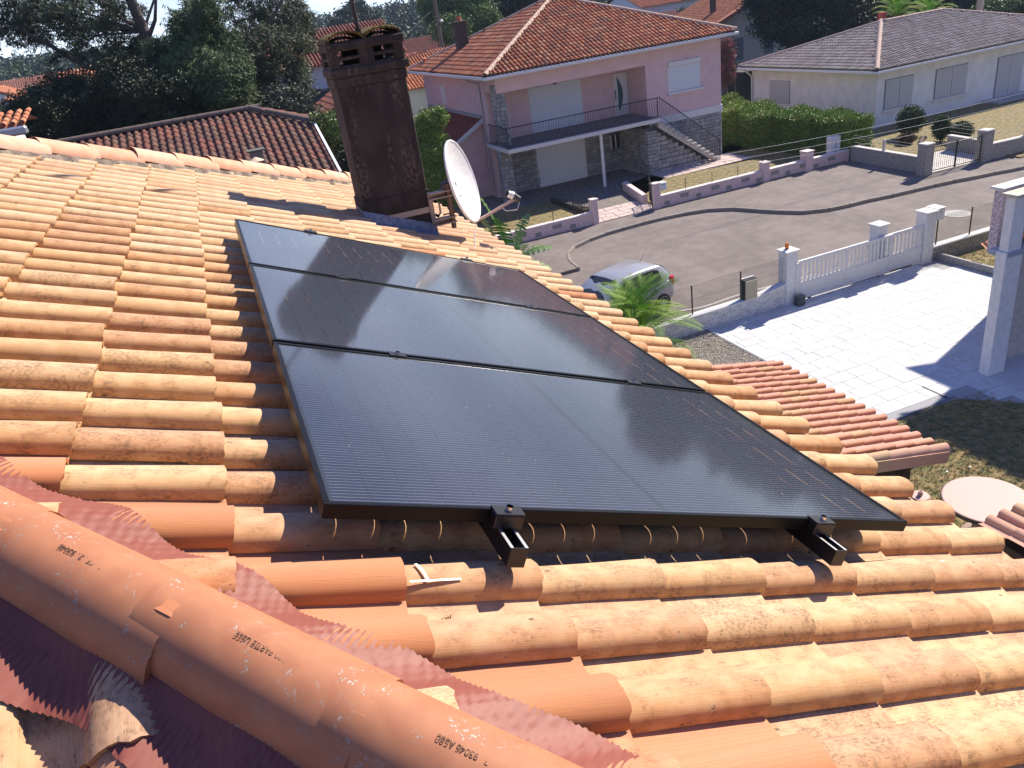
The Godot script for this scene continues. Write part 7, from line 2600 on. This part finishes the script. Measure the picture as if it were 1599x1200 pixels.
func hedge(small: Mesh, lt: Material, dk: Material) -> void:
	var g := GROUND
	var h := thing("laurel_hedge", "clipped green laurel hedge between the pink house's garden and the white bungalow", "hedge", Vector3(27.9, g, -31.5))
	# the row runs back from its right front end; boxes of [x0, x1, z0, z1, height]
	var parts := [[26.75, 28.35, -27.3, -29.6, 1.66], [26.45, 28.3, -29.4, -32.0, 1.70], [26.2, 28.3, -31.8, -34.6, 1.62], [26.0, 28.5, -34.4, -37.6, 1.75], [25.4, 28.4, -37.3, -40.0, 2.0]]
	var core := MB.new()
	var xs := []
	var cs := []
	for q in parts:
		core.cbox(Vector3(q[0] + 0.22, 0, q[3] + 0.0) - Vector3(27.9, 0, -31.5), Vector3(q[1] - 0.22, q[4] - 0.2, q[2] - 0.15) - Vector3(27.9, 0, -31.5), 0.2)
		for j in 2600:
			var f := rng.randf()
			var o: Vector3
			var t := rng.randf()
			if f < 0.42:      # top
				o = Vector3(rr(q[0], q[1]), q[4] + rr(-0.16, 0.10), rr(q[3], q[2]))
			elif f < 0.72:    # long side towards us
				o = Vector3(q[0] + rr(-0.05, 0.2), rr(0.02, q[4]), rr(q[3], q[2]))
			elif f < 0.8:
				o = Vector3(q[1] + rr(-0.2, 0.05), rr(0.02, q[4]), rr(q[3], q[2]))
			else:
				o = Vector3(rr(q[0], q[1]), rr(0.02, q[4]), q[2] + rr(-0.2, 0.05))
			o.y += 0.10 * sin(o.x * 3.1 + o.z * 2.3)
			xs.append(Transform3D(Basis.from_euler(Vector3(rr(-0.6, 0.6), rr(0, TAU), rr(-0.6, 0.6))).scaled(Vector3.ONE * rr(0.7, 1.2)), o - Vector3(27.9, 0, -31.5)))
			var lc := Color(0.10, 0.18, 0.03).lerp(Color(0.24, 0.33, 0.06), t)
			if rng.randf() < 0.03:
				lc = Color(0.28, 0.20, 0.05)
			cs.append(lc)
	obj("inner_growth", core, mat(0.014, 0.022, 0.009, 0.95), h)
	multi("foliage", small, lt, xs, cs, h)
	# three clipped shrubs and a low one on the bungalow's lawn
	var sh := [[Vector3(31.75, g, -28.3), 0.62, 1.45, "rounded dark clipped shrub nearest the bungalow wall"], [Vector3(31.5, g, -26.3), 0.34, 1.20, "slim upright shrub in the middle of the bungalow's lawn"], [Vector3(31.95, g, -25.6), 0.46, 0.85, "loose green shrub closest to the black iron gate"], [Vector3(30.4, g, -27.2), 0.28, 0.5, "low reddish-brown shrub left of the slim upright shrub"]]
	for q in sh:
		var s := thing("garden_shrub", q[3], "shrub", q[0])
		var m := MB.new()
		m.tube([Vector3(0, -0.1, 0), Vector3(0.02, q[2] * 0.6, 0)], 0.04, 0.02, 6)
		obj("stem", m, mat(0.10, 0.07, 0.05, 0.9), s)
		var x2 := []
		var c2 := []
		var rd: float = q[1]
		var hh: float = q[2]
		for j in int(900 * rd + 200):
			var d := Vector3(rr(-1, 1), rr(-1, 1), rr(-1, 1))
			while d.length() > 1.0 or d.length() < 0.35:
				d = Vector3(rr(-1, 1), rr(-1, 1), rr(-1, 1))
			x2.append(Transform3D(Basis.from_euler(Vector3(rr(-0.6, 0.6), rr(0, TAU), rr(-0.6, 0.6))).scaled(Vector3.ONE * rr(0.6, 1.0)), Vector3(d.x * rd, hh * 0.56 + d.y * hh * 0.44, d.z * rd)))
			var lc := Color(0.03, 0.05, 0.02).lerp(Color(0.09, 0.13, 0.05), rng.randf())
			if hh < 0.6:
				lc = Color(0.10, 0.05, 0.03).lerp(Color(0.16, 0.12, 0.05), rng.randf())
			c2.append(lc)
		multi("foliage", small, dk, x2, c2, s)
	var bd := thing("flower_bed", "dark stone-edged flower bed at the feet of the clipped shrubs", "flower bed", Vector3(31.2, g + 0.04, -26.2))
	for j in 11:
		var a := lerpf(-0.2, PI + 0.2, j / 10.0)
		var m := MB.new()
		m.cbox(Vector3(-0.14, -0.05, -0.1), Vector3(0.14, 0.14, 0.1), 0.04)
		var o := obj("edging_stone", m, mat(0.14, 0.10, 0.08, 0.9), bd)
		o.transform = Transform3D(Basis(Vector3.UP, a + rr(-0.2, 0.2)), Vector3(-0.9 * sin(a) + 0.2, 0, -1.1 + 2.2 * j / 10.0))


# ---------------------------------------------------------------- the parked car
func car() -> void:
	var c := thing("parked_car", "small silver hatchback parked in the street behind the palm, nose to the left", "car", Vector3(9.55, GROUND - 0.10, -17.55), 0.0)
	c.rotation.y = PI + 0.27
	var paint := mat(0.40, 0.40, 0.41, 0.28, 0.35)
	paint.clearcoat_enabled = true
	paint.clearcoat = 0.6
	paint.clearcoat_roughness = 0.05
	var glass := mat(0.015, 0.018, 0.02, 0.06)
	var trim := mat(0.025, 0.025, 0.027, 0.6)
	# along +x from tail (-1.75) to nose (1.72); lower body stations: x, bottom y, belt y, half width at sill, half width at belt
	var st := [[-1.76, 0.40, 0.80, 0.60, 0.62], [-1.70, 0.30, 0.92, 0.72, 0.74], [-1.45, 0.24, 0.95, 0.79, 0.80], [-0.9, 0.22, 0.93, 0.81, 0.80], [0.0, 0.22, 0.92, 0.815, 0.80], [0.75, 0.23, 0.91, 0.81, 0.79], [1.15, 0.24, 0.86, 0.79, 0.74], [1.5, 0.27, 0.74, 0.74, 0.66], [1.66, 0.34, 0.64, 0.64, 0.56], [1.72, 0.42, 0.55, 0.54, 0.48]]
	var body := MB.new()
	var ring := func(s: Array) -> Array:   # half section from sill up over the belt to the middle
		var r := []
		r.append(Vector3(s[0], s[1], 0.0))
		r.append(Vector3(s[0], s[1], s[3] * 0.86))
		r.append(Vector3(s[0], lerpf(s[1], s[2], 0.16), s[3] * 0.98))
		r.append(Vector3(s[0], lerpf(s[1], s[2], 0.45), maxf(s[3], s[4]) * 1.01))
		r.append(Vector3(s[0], lerpf(s[1], s[2], 0.75), s[4] * 1.015))
		r.append(Vector3(s[0], lerpf(s[1], s[2], 0.93), s[4] * 0.975))
		r.append(Vector3(s[0], s[2], s[4] * 0.90))
		r.append(Vector3(s[0], s[2] + 0.015, s[4] * 0.5))
		r.append(Vector3(s[0], s[2] + 0.02, 0.0))
		return r
	var shell := func(b: MB, sts: Array, rg: Callable, nn: int) -> void:
		var dense := []
		for j in sts.size() - 1:
			for k in 3:
				var o := []
				for q in sts[j].size():
					o.append(cubic_interpolate(sts[j][q], sts[j + 1][q], sts[maxi(j - 1, 0)][q], sts[mini(j + 2, sts.size() - 1)][q], k / 3.0))
				dense.append(o)
		dense.append(sts[-1])
		for s in [1.0, -1.0]:
			b.grid(dense.size() - 1, nn - 1, func(u, v):
				var p: Vector3 = rg.call(dense[roundi(u * (dense.size() - 1))])[roundi(v * (nn - 1))]
				return Vector3(p.x, p.y, p.z * s), s > 0)
		for e in [0, -1]:
			var r: Array = rg.call(dense[e])
			for j in nn - 1:
				var a: Vector3 = r[j]
				var d: Vector3 = r[j + 1]
				b.quad(a, Vector3(a.x, a.y, -a.z), Vector3(d.x, d.y, -d.z), d)
	shell.call(body, st, ring, 9)
	obj("body", body, paint, c)
	# greenhouse: roof shell in paint over glass
	var gst := [[-1.68, 0.92, 0.98, 0.70, 0.66], [-1.52, 0.92, 1.22, 0.74, 0.62], [-1.30, 0.92, 1.40, 0.76, 0.60], [-0.9, 0.92, 1.455, 0.77, 0.60], [-0.3, 0.91, 1.475, 0.77, 0.60], [0.25, 0.91, 1.43, 0.76, 0.58], [0.62, 0.91, 1.26, 0.75, 0.61], [0.98, 0.90, 1.02, 0.73, 0.66], [1.18, 0.86, 0.88, 0.70, 0.67]]
	var gring := func(s: Array) -> Array:
		return [Vector3(s[0], s[1], s[3]), Vector3(s[0], lerpf(s[1], s[2], 0.5), lerpf(s[3], s[4], 0.45)), Vector3(s[0], lerpf(s[1], s[2], 0.88), s[4]), Vector3(s[0], lerpf(s[1], s[2], 0.97), s[4] * 0.93), Vector3(s[0], s[2], s[4] * 0.7), Vector3(s[0], s[2] + 0.015, 0.0)]
	var gh := MB.new()
	shell.call(gh, gst, gring, 6)
	obj("cabin", gh, paint, c)
	# side and end windows, set a little proud of the cabin
	var pane := func(called: String, pts: Array) -> void:
		for s in [1.0, -1.0]:
			var m := MB.new()
			var q := []
			for p: Vector3 in pts:
				q.append(Vector3(p.x, p.y, p.z * s))
			if s < 0:
				q.reverse()
			m.poly(q)
			obj(called, m, glass, c)
	pane.call("side_window", [Vector3(-0.42, 0.955, 0.775), Vector3(0.78, 0.955, 0.762), Vector3(0.52, 1.17, 0.695), Vector3(0.20, 1.34, 0.640), Vector3(-0.38, 1.385, 0.640)])
	pane.call("side_window", [Vector3(-1.22, 1.01, 0.765), Vector3(-0.50, 0.955, 0.782), Vector3(-0.46, 1.385, 0.645), Vector3(-0.95, 1.37, 0.645), Vector3(-1.14, 1.31, 0.665)])
	var ws := MB.new()
	ws.grid(8, 6, func(u, v):
		var x := lerpf(0.34, 1.10, v)
		return Vector3(x, lerpf(1.405, 0.945, v) + 0.035 * (1.0 - pow(2.0 * u - 1.0, 2.0)), lerpf(-1, 1, u) * lerpf(0.53, 0.66, v)))
	obj("windscreen", ws, glass, c)
	var rw := MB.new()
	rw.grid(8, 4, func(u, v): return Vector3(lerpf(-1.46, -1.70, v) - 0.02, lerpf(1.32, 1.0, v), lerpf(-1, 1, u) * lerpf(0.50, 0.60, v)), true)
	obj("rear_window", rw, glass, c)
	for s in [1.0, -1.0]:
		var tl := MB.new()
		tl.xf = Transform3D(Basis(), Vector3(-1.615, 0.86, s * 0.70))
		tl.cbox(Vector3(-0.09, -0.13, -0.09), Vector3(0.09, 0.15, 0.09), 0.05)
		obj("taillight", tl, mat(0.55, 0.02, 0.02, 0.15), c)
		var hl := MB.new()
		hl.xf = Transform3D(Basis(Vector3.UP, s * 0.5), Vector3(1.45, 0.70, s * 0.56))
		hl.cbox(Vector3(-0.16, -0.06, -0.10), Vector3(0.14, 0.06, 0.10), 0.05)
		obj("headlight", hl, mat(0.7, 0.72, 0.74, 0.1, 0.2), c)
		var mr := MB.new()
		mr.cbox(Vector3(0.55, 0.95, s * 0.86 - 0.09), Vector3(0.68, 1.09, s * 0.86 + 0.09), 0.035)
		obj("door_mirror", mr, paint, c)
		var ln := MB.new()
		for x in [-0.46, 0.66]:
			ln.tube([Vector3(x, 0.30, s * 0.822), Vector3(x, 0.62, s * 0.828), Vector3(x, 0.90, s * 0.805)], 0.004, -1, 4)
		ln.cbox(Vector3(-0.36, 0.77, s * 0.815 - 0.015), Vector3(-0.18, 0.80, s * 0.815 + 0.02), 0.006)
		obj("door_seam", ln, trim, c)
		for x in [-1.10, 1.06]:
			var tz = s * 0.70
			var arch := MB.new()
			arch.tube([Vector3(x, 0.29, tz - s * 0.02), Vector3(x, 0.29, s * 0.822)], 0.335, -1, 24)
			obj("wheel_arch", arch, trim, c)
			var ty := MB.new()
			ty.xf = Transform3D(Basis(Vector3.RIGHT, PI * 0.5 * s), Vector3(x, 0.285, tz))
			ty.lathe([Vector2(0.17, -0.02), Vector2(0.26, -0.03), Vector2(0.285, 0.0), Vector2(0.285, 0.12), Vector2(0.26, 0.150), Vector2(0.19, 0.145)], 28)
			var to := obj("wheel", ty, mat(0.02, 0.02, 0.021, 0.8), c)
			var rm := MB.new()
			rm.xf = ty.xf
			rm.lathe([Vector2(0.19, 0.145), Vector2(0.18, 0.115), Vector2(0.05, 0.125), Vector2(0.0, 0.13)], 28)
			obj("rim", rm, mat(0.09, 0.09, 0.09, 0.4, 0.6), to)
			var sp := MB.new()
			for k in 7:
				sp.xf = ty.xf * Transform3D(Basis(Vector3.UP, TAU * k / 7.0), Vector3.ZERO)
				sp.cbox(Vector3(0.03, 0.125, -0.022), Vector3(0.185, 0.148, 0.022), 0.006)
			obj("spokes", sp, mat(0.55, 0.55, 0.56, 0.3, 0.8), to)
	boxed("rear_bumper", Vector3(-1.80, 0.34, -0.66), Vector3(-1.66, 0.56, 0.66), paint, c, 0.05)
	var an := MB.new()
	an.tube([Vector3(-1.1, 1.46, 0), Vector3(-1.42, 1.80, 0)], 0.005, 0.003, 5)
	obj("aerial", an, trim, c)
	boxed("number_plate", Vector3(-1.812, 0.62, -0.26), Vector3(-1.765, 0.73, 0.26), mat(0.7, 0.7, 0.68, 0.5), c)


func _ready() -> void:
	rng.seed = 20
	# ---- camera: handheld on the roof beside the near hip, tipped down and rolled a little
	cam = Camera3D.new()
	cam.name = "camera"
	cam.fov = 53.09
	cam.near = 0.05
	cam.far = 6000.0
	add_child(cam)
	cam.rotation_order = EULER_ORDER_YXZ
	cam.rotation = Vector3(-0.4587, -0.3092, -0.1546)
	cam.position = Vector3(-0.0067, 0.8581, 1.3890)
	cam.current = true
	# ---- sky, haze, sun, exposure
	var sky := Sky.new()
	var pm := ProceduralSkyMaterial.new()
	pm.sky_top_color = Color(0.17, 0.31, 0.62)
	pm.sky_horizon_color = Color(0.80, 0.87, 0.93)
	pm.sky_curve = 0.11
	pm.ground_bottom_color = Color(0.20, 0.19, 0.17)
	pm.ground_horizon_color = Color(0.72, 0.76, 0.78)
	pm.sky_cover = clouds()
	pm.sky_cover_modulate = Color(1, 1, 1, 1)
	pm.sun_angle_max = 20.0
	sky.sky_material = pm
	var env := Environment.new()
	env.background_mode = Environment.BG_SKY
	env.sky = sky
	env.background_energy_multiplier = 0.80
	env.ambient_light_source = Environment.AMBIENT_SOURCE_SKY
	env.tonemap_mode = Environment.TONE_MAPPER_LINEAR
	env.tonemap_exposure = 2.0
	env.sdfgi_enabled = true
	env.ssao_enabled = true
	env.ssil_enabled = true
	env.fog_enabled = true
	env.fog_density = 0.00035
	env.fog_light_color = Color(0.72, 0.80, 0.88)
	var we := WorldEnvironment.new()
	we.name = "world_environment"
	we.environment = env
	add_child(we)
	var sun := DirectionalLight3D.new()
	sun.name = "sun"
	sun.light_color = Color(1.0, 0.96, 0.895)
	sun.light_energy = 1.45
	sun.light_angular_distance = 0.5
	sun.shadow_enabled = true
	add_child(sun)
	sun.look_at_from_position(Vector3.ZERO, Vector3(-1.08, -1.0, 0.42), Vector3.UP)

	# ---- shared materials
	M.grit = ntex(0.16, 7, [], 4, 512)
	M.render_white = nmat(lin(0.58, 0.56, 0.53), lin(0.66, 0.64, 0.61), Vector3(0.4, 0.4, 0.4), 0.9, 0.015, 101)
	M.paint_white = nmat(lin(0.62, 0.62, 0.615), lin(0.70, 0.70, 0.695), Vector3(1, 1, 1), 0.55, 0.015, 102)
	M.cap_stone = nmat(lin(0.58, 0.57, 0.55), lin(0.70, 0.69, 0.67), Vector3(2, 2, 2), 0.8, 0.02, 103)
	var sw := nmat(lin(0.52, 0.51, 0.50), lin(0.70, 0.695, 0.685), Vector3(0.8, 0.8, 0.8), 0.9, 0.02, 104)
	sw.detail_enabled = true
	sw.detail_albedo = stain_image(47, 0.25, 0.0, Color(0.30, 0.28, 0.27))
	sw.detail_uv_layer = BaseMaterial3D.DETAIL_UV_2
	sw.uv2_triplanar = true
	sw.uv2_world_triplanar = true
	sw.uv2_scale = Vector3(0.55, 1.5, 0.55)
	M.stained_white = sw
	M.stained_white2 = nmat(lin(0.74, 0.725, 0.70), lin(0.82, 0.81, 0.79), Vector3(0.8, 0.4, 0.8), 0.9, 0.02, 105)
	M.joint = mat(0.10, 0.095, 0.09, 0.95)

	# ---- the house under us and what is on its roof
	our_house()
	M.stone = tinted(0.92, 0.5)
	M.tinted = tinted(0.9)
	M.lite = lite_tile()
	M.canal = M.tiles[0]
	panels()
	# ---- round about
	site()
	street_front()
	annex()
	right_building()
	neighbour()
	pink_house()
	white_house()
	far_houses()
	greenery()
	car()


func clouds() -> ImageTexture:   # thin broken cloud, brighter near the horizon
	var w := 1024
	var h := 512
	var a := noise(0.9, 5, 5)
	var b := noise(2.6, 9, 4)
	var out := PackedByteArray()
	out.resize(w * h * 4)
	for y in h:
		var el := PI * (0.5 - (y + 0.5) / h)
		for x in w:
			var j := (y * w + x) * 4
			if el < -0.02:
				continue
			var az := TAU * x / w
			var d := Vector3(cos(az) * cos(el), maxf(sin(el), 0.02) * 2.4, sin(az) * cos(el)) * 1.3
			var v := a.get_noise_3dv(d) * 0.75 + b.get_noise_3dv(d) * 0.35
			var al := clampf((v + 0.02) * 2.2, 0.0, 0.85)
			out[j] = 205
			out[j + 1] = 210
			out[j + 2] = 216
			out[j + 3] = int(al * 255 * 0.48)
	return ImageTexture.create_from_image(Image.create_from_data(w, h, false, Image.FORMAT_RGBA8, out))
